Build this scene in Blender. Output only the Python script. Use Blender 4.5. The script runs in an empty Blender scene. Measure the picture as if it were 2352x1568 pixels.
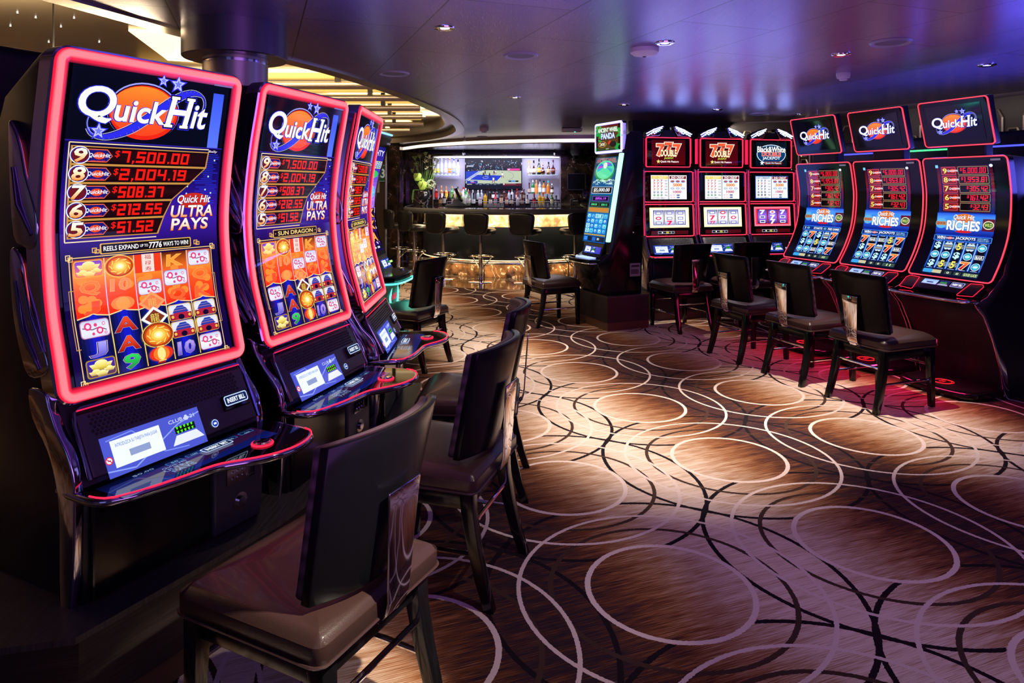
import bpy, bmesh, math, random
from mathutils import Vector, Matrix
random.seed(7)
SC = bpy.context.scene
COL = SC.collection
pi = math.pi

# ------------------------------------------------------------ camera, world, exposure, lights
cam_d = bpy.data.cameras.new('camera')
cam = bpy.data.objects.new('camera', cam_d)
COL.objects.link(cam)
cam.location = (0, 0, 1.5)
cam.rotation_euler = (pi/2, 0, 0)
cam_d.lens = 24
cam_d.sensor_width = 36
cam_d.shift_y = -0.1505
cam_d.clip_start = 0.05
SC.camera = cam
SC.view_settings.view_transform = 'Standard'
SC.view_settings.look = 'None'
SC.view_settings.exposure = 0.0
SC.view_settings.gamma = 1.0
SC.view_settings.use_curve_mapping = False
W = bpy.data.worlds.new('world')
SC.world = W
W.use_nodes = True
W.node_tree.nodes['Background'].inputs[0].default_value = (0.12, 0.09, 0.22, 1)
W.node_tree.nodes['Background'].inputs[1].default_value = 0.24

CEIL = 2.4
def light(name, kind, loc, power, color, target=None, **kw):
    d = bpy.data.lights.new(name, kind)
    d.energy = power
    d.color = color
    for k, v in kw.items(): setattr(d, k, v)
    o = bpy.data.objects.new(name, d)
    COL.objects.link(o)
    o.location = loc
    if target is not None:
        o.rotation_euler = (Vector(target) - Vector(loc)).to_track_quat('-Z', 'Y').to_euler()
    return o
WARM = (1.0, 0.76, 0.52)
NEUT = (1.0, 0.86, 0.70)
DOWNLIGHTS = [(-.376, 3.86, 45), (.953, 4.25, 430), (2.23, 4.63, 330), (3.49, 5.02, 110), (.03, 6.81, 190), (1.22, 7.43, 240),
              (2.37, 7.88, 200), (3.3, 8.45, 40), (.25, 5.75, 230), (-.75, 9.4, 110), (.6, 9.6, 70)]
for i, (x, y, p) in enumerate(DOWNLIGHTS):
    light('spot_beam', 'SPOT', (x, y, CEIL - .03), p, NEUT, (x, y, 0), spot_size=math.radians(58), spot_blend=.9, shadow_soft_size=.03)
# spots above and behind the camera that light the nearest chair and the floor at the bottom of the frame
light('spot_beam', 'SPOT', (1.0, 1.05, CEIL - .03), 620, NEUT, (-.40, 1.74, 0.35), spot_size=math.radians(19), spot_blend=.3, shadow_soft_size=.03)
light('spot_beam', 'SPOT', (.55, 2.0, CEIL - .03), 40, NEUT, (-.15, 2.55, .3), spot_size=math.radians(46), spot_blend=.5, shadow_soft_size=.03)
light('spot_beam', 'SPOT', (1.5, 1.7, CEIL - .03), 24, NEUT, (1.3, 2.5, 0), spot_size=math.radians(95), spot_blend=1.0, shadow_soft_size=.03)  # added warm fill for the near floor, not a ceiling fitting
# bar lights: niche strip, under the counter, at the foot, soffit cove
light('niche_light', 'AREA', (-.33, 14.30, 2.13), 52, (.76, .74, 1.0), (-.33, 14.5, 1.2), shape='RECTANGLE', size=2.5, size_y=.06)
for a in range(-60, 70, 24):
    an = math.radians(a)
    light('counter_light', 'AREA', (1.80*math.sin(an), 12.85 - 1.80*math.cos(an), 1.03), 5.5, (1, .80, .50),
          (1.66*math.sin(an), 12.85 - 1.66*math.cos(an), .80), shape='RECTANGLE', size=.75, size_y=.04)
    light('foot_light', 'AREA', (1.70*math.sin(an), 12.85 - 1.70*math.cos(an), .27), 5.0, (1, .70, .36),
          (1.62*math.sin(an), 12.85 - 1.62*math.cos(an), 0), shape='RECTANGLE', size=.7, size_y=.04)
light('bar_ceiling_light', 'AREA', (-.2, 12.9, 2.26), 16, (.75, .8, 1), (-.2, 12.9, 0), shape='RECTANGLE', size=2.4, size_y=.5)
light('vase_spot', 'SPOT', (-1.3, 12.3, 2.25), 60, (1, .95, .85), (-1.72, 13.0, 1.3), spot_size=math.radians(34), spot_blend=.5)
for p, e in (((-3.7, 3.3, 2.2), 28), ((-1.5, 8.5, 2.58), 30), ((-2.2, 6.2, 2.58), 40), ((-2.9, 4.0, 2.3), 45), ((-1.7, 11.0, 2.58), 22)):
    light('cove_light', 'AREA', p, e, (1, .78, .46), (p[0], p[1], 5), shape='RECTANGLE', size=1.6, size_y=.3)
light('ceiling_fill', 'AREA', (1.0, .6, 1.2), 44, (.58, .18, .95), (1.2, 2.2, 3), shape='RECTANGLE', size=3.0, size_y=1.6)  # added unseen fills below the ceiling, standing in for the machines' LED light
light('ceiling_fill', 'AREA', (2.2, 7.3, 1.5), 16, (.16, .24, 1.0), (2.0, 6.6, 3), shape='RECTANGLE', size=2.2, size_y=.8)
light('ceiling_fill', 'AREA', (.9, 5.8, 1.2), 15, (.36, .26, 1.0), (1.0, 6.0, 3), shape='RECTANGLE', size=2.4, size_y=2.0)
light('ceiling_fill', 'AREA', (3.9, 5.0, 1.6), 34, (.13, .12, 1.0), (3.0, 4.6, 3), shape='RECTANGLE', size=2.2, size_y=.5)
light('ceiling_fill', 'AREA', (-.3, 3.0, 1.2), 14, (.14, .20, 1.0), (-.2, 2.6, 3), shape='RECTANGLE', size=1.2, size_y=.3)
light('lattice_fill', 'AREA', (3.6, 9.2, 2.34), 3, (1, .8, .6), (3.8, 9.6, 2.0), shape='RECTANGLE', size=1.2, size_y=.05)  # added low fill so the wall lattice shows, no fitting there
light('lattice_fill', 'AREA', (4.3, 7.2, 2.34), 5, (1, .8, .6), (4.7, 7.4, 1.9), shape='RECTANGLE', size=3.2, size_y=.05)
# added unseen fills standing in for LED light of machines behind the camera and aisle
light('aisle_fill', 'AREA', (1.5, -1.2, 1.7), 5.5, (.62, .48, 1.0), (1.2, 3.0, 1.0), shape='RECTANGLE', size=2.6, size_y=1.0)
light('aisle_fill', 'AREA', (4.3, 2.2, 1.7), 6, (.40, .34, 1.0), (1.5, 3.5, 1.8), shape='RECTANGLE', size=1.8, size_y=1.0)
light('aisle_fill', 'AREA', (-1.6, -.3, 1.5), 2.5, (.35, .35, 1.0), (-1.3, 2, .9), shape='RECTANGLE', size=1.0, size_y=1.0)

# ------------------------------------------------------------ helpers
def lin(h):
    if isinstance(h, (tuple, list)): return tuple(h)[:3]
    h = h.lstrip('#')
    if len(h) == 3: h = ''.join(c*2 for c in h)
    r = []
    for i in (0, 2, 4):
        c = int(h[i:i+2], 16)/255
        r.append(c/12.92 if c <= .04045 else ((c + .055)/1.055)**2.4)
    return tuple(r)
def mul(c, k):
    c = lin(c)
    return (c[0]*k, c[1]*k, c[2]*k)

MATS = {}
def mat(name, col=(.5, .5, .5), rough=.5, metal=0., emit=None, es=1., coat=0., alpha=1., trans=0., aniso=0., spec=.5, ior=1.45):
    if name in MATS: return MATS[name]
    m = bpy.data.materials.new(name)
    m.use_nodes = True
    b = m.node_tree.nodes['Principled BSDF']
    c = lin(col)
    b.inputs['Base Color'].default_value = (*c, 1)
    b.inputs['Roughness'].default_value = rough
    b.inputs['Metallic'].default_value = metal
    b.inputs['Coat Weight'].default_value = coat
    b.inputs['Coat Roughness'].default_value = .05
    b.inputs['Transmission Weight'].default_value = trans
    b.inputs['Alpha'].default_value = alpha
    b.inputs['Specular IOR Level'].default_value = spec
    b.inputs['Anisotropic'].default_value = aniso
    b.inputs['IOR'].default_value = ior
    if emit is not None:
        e = lin(emit)
        b.inputs['Emission Color'].default_value = (*e, 1)
        b.inputs['Emission Strength'].default_value = es
    MATS[name] = m
    return m
class NT:
    """tiny node-graph helper"""
    def __init__(s, m):
        s.m = m; s.t = m.node_tree; s.n = s.t.nodes; s.b = s.n['Principled BSDF']
    def new(s, typ, **kw):
        o = s.n.new(typ)
        for k, v in kw.items(): setattr(o, k, v)
        return o
    def link(s, a, b): s.t.links.new(a, b)
    def put(s, sock, v):
        if hasattr(v, 'is_linked') or hasattr(v, 'links'): s.link(v, sock)
        else: sock.default_value = v
    def math(s, op, a, b=None, c=None, clamp=False):
        o = s.new('ShaderNodeMath', operation=op, use_clamp=clamp)
        s.put(o.inputs[0], a)
        if b is not None: s.put(o.inputs[1], b)
        if c is not None: s.put(o.inputs[2], c)
        return o.outputs[0]
    def mix(s, f, a, b):
        o = s.new('ShaderNodeMix', data_type='RGBA')
        s.put(o.inputs[0], f)
        s.put(o.inputs[6], a if not isinstance(a, (str, tuple)) else (*lin(a), 1))
        s.put(o.inputs[7], b if not isinstance(b, (str, tuple)) else (*lin(b), 1))
        return o.outputs[2]
    def ramp(s, f, stops):
        o = s.new('ShaderNodeValToRGB')
        while len(o.color_ramp.elements) < len(stops): o.color_ramp.elements.new(.5)
        for e, (p, c) in zip(o.color_ramp.elements, stops):
            e.position = p; e.color = (*lin(c), 1)
        s.put(o.inputs[0], f)
        return o.outputs[0]
    def bump(s, h, strength=.3, dist=.01):
        o = s.new('ShaderNodeBump')
        o.inputs['Strength'].default_value = strength
        o.inputs['Distance'].default_value = dist
        s.put(o.inputs['Height'], h)
        s.link(o.outputs[0], s.b.inputs['Normal'])
    def mapping(s, src, rot=(0, 0, 0), scale=(1, 1, 1), loc=(0, 0, 0)):
        o = s.new('ShaderNodeMapping')
        s.link(src, o.inputs[0])
        o.inputs['Rotation'].default_value = rot
        o.inputs['Scale'].default_value = scale
        o.inputs['Location'].default_value = loc
        return o.outputs[0]

class MB:
    """collects polygons, becomes one mesh object"""
    def __init__(s):
        s.v = []; s.f = []; s.c = []
    def add(s, verts, faces, col=None):
        o = len(s.v)
        s.v += [tuple(p) for p in verts]
        s.f += [tuple(i + o for i in f) for f in faces]
        s.c += [col]*len(faces)
        return s
    def box(s, c, d, rz=0, col=None, rot=None):
        x, y, z = d[0]/2, d[1]/2, d[2]/2
        P = [(-x, -y, -z), (x, -y, -z), (x, y, -z), (-x, y, -z), (-x, -y, z), (x, -y, z), (x, y, z), (-x, y, z)]
        M = rot if rot is not None else Matrix.Rotation(rz, 3, 'Z')
        P = [M @ Vector(p) + Vector(c) for p in P]
        return s.add(P, [(0, 3, 2, 1), (4, 5, 6, 7), (0, 1, 5, 4), (1, 2, 6, 5), (2, 3, 7, 6), (3, 0, 4, 7)], col)
    def prism(s, poly, a, b, ax='x', col=None):
        """poly of 2-D points extruded from a to b along ax; x: (y,z) y: (x,z) z: (x,y)"""
        def P(p, h):
            return (h, p[0], p[1]) if ax == 'x' else (p[0], h, p[1]) if ax == 'y' else (p[0], p[1], h)
        n = len(poly)
        vs = [P(p, a) for p in poly] + [P(p, b) for p in poly]
        fs = [tuple(range(n))[::-1], tuple(range(n, 2*n))] + [(i, (i+1) % n, n + (i+1) % n, n + i) for i in range(n)]
        return s.add(vs, fs, col)
    def tube(s, path, r, n=8, col=None, closed=False, caps=True, sq=None):
        path = [Vector(p) for p in path]
        m = len(path)
        rs = r if isinstance(r, (list, tuple)) else [r]*m
        up = Vector((0, 0, 1)); vs = []; prev = None
        for i, p in enumerate(path):
            a = path[i-1] if (i > 0 or closed) else p
            b = path[(i+1) % m] if (i < m-1 or closed) else p
            t = (b - a).normalized()
            if prev is None:
                x = t.cross(up)
                if x.length < 1e-3: x = t.cross(Vector((0, 1, 0)))
            else:
                x = prev - t*prev.dot(t)
            x.normalize(); prev = x
            y = t.cross(x)
            for k in range(n):
                an = 2*pi*k/n
                vs.append(p + (x*math.cos(an) + y*math.sin(an))*rs[i])
        fs = []
        for i in range(m if closed else m-1):
            j = (i+1) % m
            for k in range(n):
                l = (k+1) % n
                fs.append((i*n+k, i*n+l, j*n+l, j*n+k))
        if caps and not closed:
            fs.append(tuple(range(n))[::-1]); fs.append(tuple(range((m-1)*n, m*n)))
        return s.add(vs, fs, col)
    def lathe(s, prof, c=(0, 0, 0), n=24, col=None, cap=True):
        vs = []; m = len(prof)
        for r, z in prof:
            for k in range(n):
                a = 2*pi*k/n
                vs.append((c[0] + r*math.cos(a), c[1] + r*math.sin(a), c[2] + z))
        fs = [(i*n+k, i*n+(k+1) % n, (i+1)*n+(k+1) % n, (i+1)*n+k) for i in range(m-1) for k in range(n)]
        if cap:
            fs.append(tuple(range(n))[::-1]); fs.append(tuple(range((m-1)*n, m*n)))
        return s.add(vs, fs, col)
    def loft(s, rings, col=None, closed=True, cap=True):
        n = len(rings[0]); vs = [p for r in rings for p in r]; m = len(rings)
        fs = [(i*n+k, i*n+(k+1) % n, (i+1)*n+(k+1) % n, (i+1)*n+k) for i in range(m-1) for k in range(n if closed else n-1)]
        if cap:
            fs.append(tuple(range(n))[::-1]); fs.append(tuple(range((m-1)*n, m*n)))
        return s.add(vs, fs, col)
    def grid(s, fn, nu, nv, col=None):
        vs = [fn(i/nu, j/nv) for j in range(nv+1) for i in range(nu+1)]
        fs = [(j*(nu+1)+i, j*(nu+1)+i+1, (j+1)*(nu+1)+i+1, (j+1)*(nu+1)+i) for j in range(nv) for i in range(nu)]
        return s.add(vs, fs, col)
    def mesh(s, name, bevel=0, seg=2, smooth=None, subd=0, fix=True):
        me = bpy.data.meshes.new(name)
        me.from_pydata([tuple(v) for v in s.v], [], s.f)
        hascol = any(c is not None for c in s.c)
        if hascol:
            at = me.color_attributes.new('Col', 'FLOAT_COLOR', 'CORNER')
            data = []
            for f, c in zip(s.f, s.c):
                if c is None: c = (0, 0, 0)
                if isinstance(c, list):
                    for cc in c: data += [cc[0], cc[1], cc[2], 1]
                else:
                    data += [c[0], c[1], c[2], 1]*len(f)
            at.data.foreach_set('color', data)
        if fix or bevel or subd:
            bm = bmesh.new(); bm.from_mesh(me)
            if fix: bmesh.ops.recalc_face_normals(bm, faces=bm.faces)
            if bevel:
                ed = [e for e in bm.edges if len(e.link_faces) == 2 and e.calc_face_angle(0) > math.radians(35)]
                bmesh.ops.bevel(bm, geom=ed, offset=bevel, segments=seg, affect='EDGES', profile=.5, clamp_overlap=True)
            if subd:
                bmesh.ops.subdivide_edges(bm, edges=bm.edges, cuts=subd, use_grid_fill=True)
            bm.to_mesh(me); bm.free()
        if smooth is not None:
            for p in me.polygons: p.use_smooth = True
            me.set_sharp_from_angle(angle=math.radians(smooth))
        return me

def link(name, me, m, parent=None, loc=None, rz=None):
    o = bpy.data.objects.new(name, me)
    COL.objects.link(o)
    if m is not None and len(me.materials) == 0: me.materials.append(m)
    if parent is not None: o.parent = parent
    if loc is not None: o.location = loc
    if rz is not None: o.rotation_euler = (0, 0, rz)
    return o
def build(name, mb, m, parent=None, bevel=0, seg=2, smooth=40, loc=None, rz=None, fix=True):
    return link(name, mb.mesh(name, bevel, seg, smooth, fix=fix), m, parent, loc, rz)
def struct(name, mb, m, bevel=0, smooth=40, fix=True):
    o = build(name, mb, m, bevel=bevel, smooth=smooth, fix=fix)
    o['kind'] = 'structure'
    return o
def tag(o, label, cat, group=None, kind=None):
    o['label'] = label; o['category'] = cat
    if group: o['group'] = group
    if kind: o['kind'] = kind
    return o
def empty(name, loc, rz, label, cat, group=None):
    o = bpy.data.objects.new(name, None)
    COL.objects.link(o)
    o.empty_display_size = .1
    o.location = loc; o.rotation_euler = (0, 0, rz)
    return tag(o, label, cat, group)
def copy_tree(o, parent=None):
    c = o.copy(); COL.objects.link(c)
    if parent is not None: c.parent = parent
    for ch in [x for x in bpy.data.objects if x.parent == o and x != c]:
        copy_tree(ch, c)
    return c
CACHE = {}
def cached(key, fn):
    if key not in CACHE: CACHE[key] = fn()
    return CACHE[key]
def part(name, key, fn, m, parent):
    """a part whose mesh is shared by every thing of the same make"""
    return link(name, cached(key, fn), m, parent)

# ------------------------------------------------------------ lit artwork on screens
def attr_mat(name, strength=1., rough=.06, base=(.004, .004, .006), spec=.5):
    m = mat(name, base, rough, spec=spec)
    t = NT(m)
    a = t.new('ShaderNodeVertexColor'); a.layer_name = 'Col'
    t.link(a.outputs[0], t.b.inputs['Emission Color'])
    t.b.inputs['Emission Strength'].default_value = strength
    return m
GLY = {}
def glyphs(s, off, res=2):
    k = (s, off, res)
    if k in GLY: return GLY[k]
    cu = bpy.data.curves.new('lettering', 'FONT')
    cu.body = s; cu.size = 1; cu.resolution_u = res; cu.offset = off; cu.fill_mode = 'FRONT'
    ob = bpy.data.objects.new('lettering', cu)
    COL.objects.link(ob)
    dg = bpy.context.evaluated_depsgraph_get()
    me = ob.evaluated_get(dg).to_mesh()
    vs = [(v.co.x, v.co.y) for v in me.vertices]
    fs = [tuple(p.vertices) for p in me.polygons]
    ob.evaluated_get(dg).to_mesh_clear()
    bpy.data.objects.remove(ob); bpy.data.curves.remove(cu)
    GLY[k] = (vs, fs)
    return GLY[k]
class Canvas:
    """flat polygons (x right 0..1, y down 0..A) with colours, later wrapped on a screen surface"""
    def __init__(s, A, dt=.04):
        s.A = A; s.p = []; s.dt = dt; s.L = 0
    def poly(s, pts, col, L=None):
        if L is None: s.L += 1; L = s.L
        s.p.append((pts, col, L))
    def lay(s):
        s.L += 1; return s.L
    def rect(s, x0, y0, x1, y1, col, L=None):
        s.poly([(x0, y0), (x1, y0), (x1, y1), (x0, y1)], col, L)
    def rrect(s, x0, y0, x1, y1, r, col, L=None):
        P = []
        for cx, cy, a0 in ((x1-r, y0+r, -90), (x1-r, y1-r, 0), (x0+r, y1-r, 90), (x0+r, y0+r, 180)):
            for k in range(5):
                a = math.radians(a0 + 22.5*k)
                P.append((cx + r*math.cos(a), cy + r*math.sin(a)))
        s.poly(P, col, L)
    def frame(s, x0, y0, x1, y1, w, col, L=None):
        if L is None: L = s.lay()
        s.rect(x0, y0, x1, y0+w, col, L); s.rect(x0, y1-w, x1, y1, col, L)
        s.rect(x0, y0+w, x0+w, y1-w, col, L); s.rect(x1-w, y0+w, x1, y1-w, col, L)
    def ell(s, x, y, rx, ry, col, rot=0, L=None, n=24):
        c, d = math.cos(rot), math.sin(rot)
        s.poly([(x + rx*math.cos(a)*c - ry*math.sin(a)*d, y + rx*math.cos(a)*d + ry*math.sin(a)*c)
                for a in (2*pi*k/n for k in range(n))], col, L)
    def ring(s, x, y, rx, ry, w, col, rot=0, a0=0, a1=360, L=None, n=32, taper=0):
        if L is None: L = s.lay()
        c, d = math.cos(rot), math.sin(rot)
        def P(a, k):
            X, Y = (rx+k)*math.cos(a), (ry+k)*math.sin(a)
            return (x + X*c - Y*d, y + X*d + Y*c)
        for i in range(n):
            t0, t1 = i/n, (i+1)/n
            b0, b1 = math.radians(a0 + (a1-a0)*t0), math.radians(a0 + (a1-a0)*t1)
            w0 = w*(1 - taper + taper*math.sin(pi*t0)); w1 = w*(1 - taper + taper*math.sin(pi*t1))
            s.poly([P(b0, w0/2), P(b1, w1/2), P(b1, -w1/2), P(b0, -w0/2)], col, L)
    def line(s, x0, y0, x1, y1, w, col, L=None):
        if L is None: L = s.lay()
        dx, dy = x1-x0, y1-y0; l = math.hypot(dx, dy) or 1
        nx, ny = -dy/l*w/2, dx/l*w/2
        s.poly([(x0+nx, y0+ny), (x1+nx, y1+ny), (x1-nx, y1-ny), (x0-nx, y0-ny)], col, L)
    def path(s, pts, w, col, L=None):
        if L is None: L = s.lay()
        for a, b in zip(pts, pts[1:]): s.line(*a, *b, w, col, L)
    def star(s, x, y, r, col, L=None, rot=-pi/2):
        if L is None: L = s.lay()
        for k in range(5):
            a = rot + 2*pi*k/5
            s.poly([(x + r*math.cos(a), y + r*math.sin(a)), (x + .42*r*math.cos(a+pi/5), y + .42*r*math.sin(a+pi/5)), (x, y),
                    (x + .42*r*math.cos(a-pi/5), y + .42*r*math.sin(a-pi/5))], col, L)
    def text(s, st, x0, y0, x1, y1, col, shear=0., bold=.012, L=None, out=None, outw=.03):
        """fits the string in the box"""
        vs, fs = glyphs(st, 0)
        if not fs: return
        ax, bx = min(v[0] for v in vs), max(v[0] for v in vs)
        ay, by = min(v[1] for v in vs), max(v[1] for v in vs)
        if 'baseline' == st: pass
        kx, ky = (x1-x0)/(bx-ax), (y1-y0)/(by-ay)
        res = 5 if (x1-x0)*(y1-y0) > .012 else 2
        def put(off, c, LL):
            vs, fs = glyphs(st, round(off*.42, 4), res)
            hh = y1 - y0
            for f in fs:
                P = [(x0 + (vs[i][0]-ax)*kx + shear*hh*((vs[i][1]-ay)/(by-ay) - .5), y1 - (vs[i][1]-ay)*ky) for i in f]
                s.poly(P, c, LL)
        if out:
            for c, w in out:
                put(w, c, s.lay())
        if L is None: L = s.lay()
        put(bold, col, L)
    def tmesh(s, F, name, eps=.0005, maxL=None):
        """F(x, y, h) -> 3-D point, h = height above the glass"""
        mb = MB()
        # stack only what overlaps, so the picture stays within a few millimetres of the glass
        G = {}
        for pts, col, L in s.p:
            g = G.setdefault(L, [9e9, 9e9, -9e9, -9e9])
            for x, y in pts:
                g[0] = min(g[0], x); g[1] = min(g[1], y); g[2] = max(g[2], x); g[3] = max(g[3], y)
        lev = {}; done = []
        for L in sorted(G):
            a = G[L]; lv = 0
            for b, l in done:
                if l > lv and a[0] < b[2] and b[0] < a[2] and a[1] < b[3] and b[1] < a[3]: lv = l
            lev[L] = lv+1; done.append((a, lv+1))
        for pts, col, L in s.p:
            h = eps*lev[L]
            ys = [p[1] for p in pts]
            lo, hi = min(ys), max(ys)
            k0, k1 = math.floor(lo/s.dt), math.floor(hi/s.dt - 1e-9)
            pieces = [pts]
            if k1 > k0 and hi - lo > s.dt*.6:
                pieces = []
                rest = pts
                for k in range(k0+1, k1+1):
                    yc = k*s.dt
                    A, B = [], []
                    m = len(rest)
                    for i in range(m):
                        p, q = rest[i], rest[(i+1) % m]
                        if p[1] <= yc: A.append(p)
                        if p[1] >= yc: B.append(p)
                        if (p[1]-yc)*(q[1]-yc) < 0:
                            t = (yc-p[1])/(q[1]-p[1])
                            r = (p[0]+(q[0]-p[0])*t, yc)
                            A.append(r); B.append(r)
                    if len(A) > 2: pieces.append(A)
                    rest = B
                    if len(rest) < 3: break
                if len(rest) > 2: pieces.append(rest)
            for P in pieces:
                if callable(col): c = [col(*p) for p in P]
                else: c = lin(col)
                mb.add([F(p[0], p[1], h) for p in P], [tuple(range(len(P)))], c)
        return mb.mesh(name, smooth=None, fix=False)
def vg(y0, y1, *cols):
    """vertical gradient"""
    cs = [lin(c) for c in cols]
    def f(x, y):
        t = min(max((y-y0)/(y1-y0), 0), .9999)*(len(cs)-1)
        i = int(t); t -= i
        a, b = cs[i], cs[i+1]
        return tuple(a[k]*(1-t) + b[k]*t for k in range(3))
    return f
# ------------------------------------------------------------ materials
M_black = mat('black_lacquer', (.004, .004, .005), .16, spec=.5)
M_shell = mat('black_satin_lacquer', (.004, .004, .005), .22, spec=.22)
M_blackm = mat('black_plastic', (.006, .006, .008), .42)
M_grey = mat('charcoal_plastic', (.050, .052, .060), .42)
M_chrome = mat('chrome', (.80, .80, .84), .07, 1.)
M_dchrome = mat('dark_chrome', (.46, .45, .55), .09, 1.)
M_steel = mat('brushed_steel', (.60, .54, .50), .34, .85)
M_leather = mat('brown_leather', (.040, .020, .017), .34)
M_leather.node_tree.nodes['Principled BSDF'].inputs['Coat Weight'].default_value = .1
t = NT(M_leather)
vo = t.new('ShaderNodeTexVoronoi'); vo.inputs['Scale'].default_value = 260
tc = t.new('ShaderNodeTexCoord'); t.link(tc.outputs['Object'], vo.inputs['Vector'])
t.bump(vo.outputs['Distance'], .12, .002)
M_stripe = mat('striped_upholstery', (.05, .03, .045), .5)
t = NT(M_stripe)
tc = t.new('ShaderNodeTexCoord'); wv = t.new('ShaderNodeTexWave', wave_type='BANDS', bands_direction='Z')
t.link(tc.outputs['Object'], wv.inputs['Vector']); wv.inputs['Scale'].default_value = 6
t.link(t.mix(wv.outputs['Fac'], (.02, .012, .018), (.075, .045, .06)), t.b.inputs['Base Color'])
M_bleather = mat('black_leather', (.012, .012, .014), .34, coat=.15)
M_glass = mat('black_glass', (.003, .003, .005), .035, spec=.6)
M_red = mat('red_neon', (.3, .0, .01), .4, emit=(1.0, .012, .045), es=1.5)
M_redthin = mat('thin_red_led', (.3, 0, .01), .4, emit=(2.2, .03, .10), es=1.0)
M_disp = attr_mat('lit_display', 1.15)
M_tube = attr_mat('neon_tube', 1.0, rough=.4)
M_led_w = mat('white_led', (.8, .8, .9), .4, emit=(.45, .62, 1.4), es=11)
M_led_g = mat('green_led', (.2, .8, .4), .4, emit=(.50, 1.25, .60), es=1.4)
M_led_c = mat('cyan_led', (.2, .8, .7), .4, emit=(.12, 1.0, .75), es=1.6)
M_led_b = mat('blue_led', (.2, .2, .9), .4, emit=(.12, .14, 1.6), es=1.2)
M_led_v = mat('violet_white_led', (.6, .5, .9), .4, emit=(.62, .52, 1.5), es=2.0)
M_led_r = mat('red_led', (.6, .0, .1), .4, emit=(1.2, .02, .10), es=.9)
M_cream = mat('cream_light', (.9, .8, .6), .4, emit=(1.0, .86, .62), es=3.0)
M_creamsoft = mat('cream_lit_panel', (.9, .8, .6), .4, emit=(1.0, .80, .50), es=1.6)
M_yel = mat('amber_glow', (.8, .6, .2), .4, emit=(.85, .52, .10), es=.9)
M_lens = mat('downlight_lens', (1, 1, 1), .3, emit=(1, .97, .95), es=14)
M_white = mat('white_plastic', (.55, .54, .56), .45)
M_dgrey = mat('dark_grey_metal', (.05, .05, .06), .4, .6)
M_wood = mat('dark_veneer', (.05, .03, .022), .45)
t = NT(M_wood)
tc = t.new('ShaderNodeTexCoord'); mp = t.mapping(tc.outputs['Object'], scale=(1.5, 1.5, 60))
nz = t.new('ShaderNodeTexNoise'); nz.inputs['Scale'].default_value = 3; t.link(mp, nz.inputs['Vector'])
t.link(t.ramp(nz.outputs['Fac'], [(.3, (.010, .007, .007)), (.7, (.030, .020, .017))]), t.b.inputs['Base Color'])
M_ptop = mat('grey_wood_laminate', (.09, .08, .07), .45)
t = NT(M_ptop)
geo = t.new('ShaderNodeNewGeometry'); mp = t.mapping(geo.outputs['Position'], rot=(0, 0, -.5), scale=(60, 2.0, 2))
nz = t.new('ShaderNodeTexNoise'); nz.inputs['Scale'].default_value = 4; t.link(mp, nz.inputs['Vector'])
t.link(t.ramp(nz.outputs['Fac'], [(.3, (.025, .021, .020)), (.7, (.060, .052, .047))]), t.b.inputs['Base Color'])
M_base = mat('brown_baseboard', (.10, .045, .025), .35)
# carpet ------------------------------------------------------------
M_carpet = mat('ring_carpet', (.3, .2, .1), .95, spec=.1)
t = NT(M_carpet)
geo = t.new('ShaderNodeNewGeometry')
R0 = math.radians(20.4)
sub = t.new('ShaderNodeVectorMath', operation='SUBTRACT'); t.link(geo.outputs['Position'], sub.inputs[0]); sub.inputs[1].default_value = (.593, 2.556, 0)
# a little yarn-scale wobble on every edge
nw = t.new('ShaderNodeTexNoise'); nw.inputs['Scale'].default_value = 110; t.link(geo.outputs['Position'], nw.inputs['Vector'])
wob = t.new('ShaderNodeVectorMath', operation='SCALE'); t.link(nw.outputs['Color'], wob.inputs[0]); wob.inputs['Scale'].default_value = .007
add = t.new('ShaderNodeVectorMath', operation='ADD'); t.link(sub.outputs[0], add.inputs[0]); t.link(wob.outputs[0], add.inputs[1])
def dotp(v):
    o = t.new('ShaderNodeVectorMath', operation='DOT_PRODUCT'); t.link(add.outputs[0], o.inputs[0]); o.inputs[1].default_value = v
    return o.outputs['Value']
S_ = dotp((math.cos(R0), math.sin(R0), 0)); T_ = t.math('DIVIDE', dotp((-math.sin(R0), math.cos(R0), 0)), .94)
fa = t.math('FRACT', S_); fb = t.math('FRACT', T_)
dist = []
for i in (0, 1):
    for j in (0, 1):
        a = t.math('SUBTRACT', fa, float(i)); b = t.math('MULTIPLY', t.math('SUBTRACT', fb, float(j)), .94)
        d = t.math('SQRT', t.math('ADD', t.math('MULTIPLY', a, a), t.math('MULTIPLY', b, b)))
        dist.append((d, a, b))
def bands(r, w, gate=None):
    out = None
    for d, a, b in dist:
        m = t.math('LESS_THAN', t.math('ABSOLUTE', t.math('SUBTRACT', d, r)), w/2)
        if gate: m = t.math('MULTIPLY', m, gate(d, a, b))
        out = m if out is None else t.math('MAXIMUM', out, m)
    return out
near = None
for d, a, b in dist:
    near = d if near is None else t.math('MINIMUM', near, d)
outside = t.math('GREATER_THAN', near, .318)
ringw = t.math('LESS_THAN', t.math('ABSOLUTE', t.math('SUBTRACT', near, .305)), .0105)
brown = t.math('MULTIPLY', bands(.445, .019, lambda d, a, b: t.math('GREATER_THAN', t.math('ABSOLUTE', a), t.math('MULTIPLY', t.math('ABSOLUTE', b), .0))), outside)
white2 = t.math('MULTIPLY', bands(.565, .0165), outside)
dark = t.math('MULTIPLY', bands(.690, .020), outside)
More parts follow.
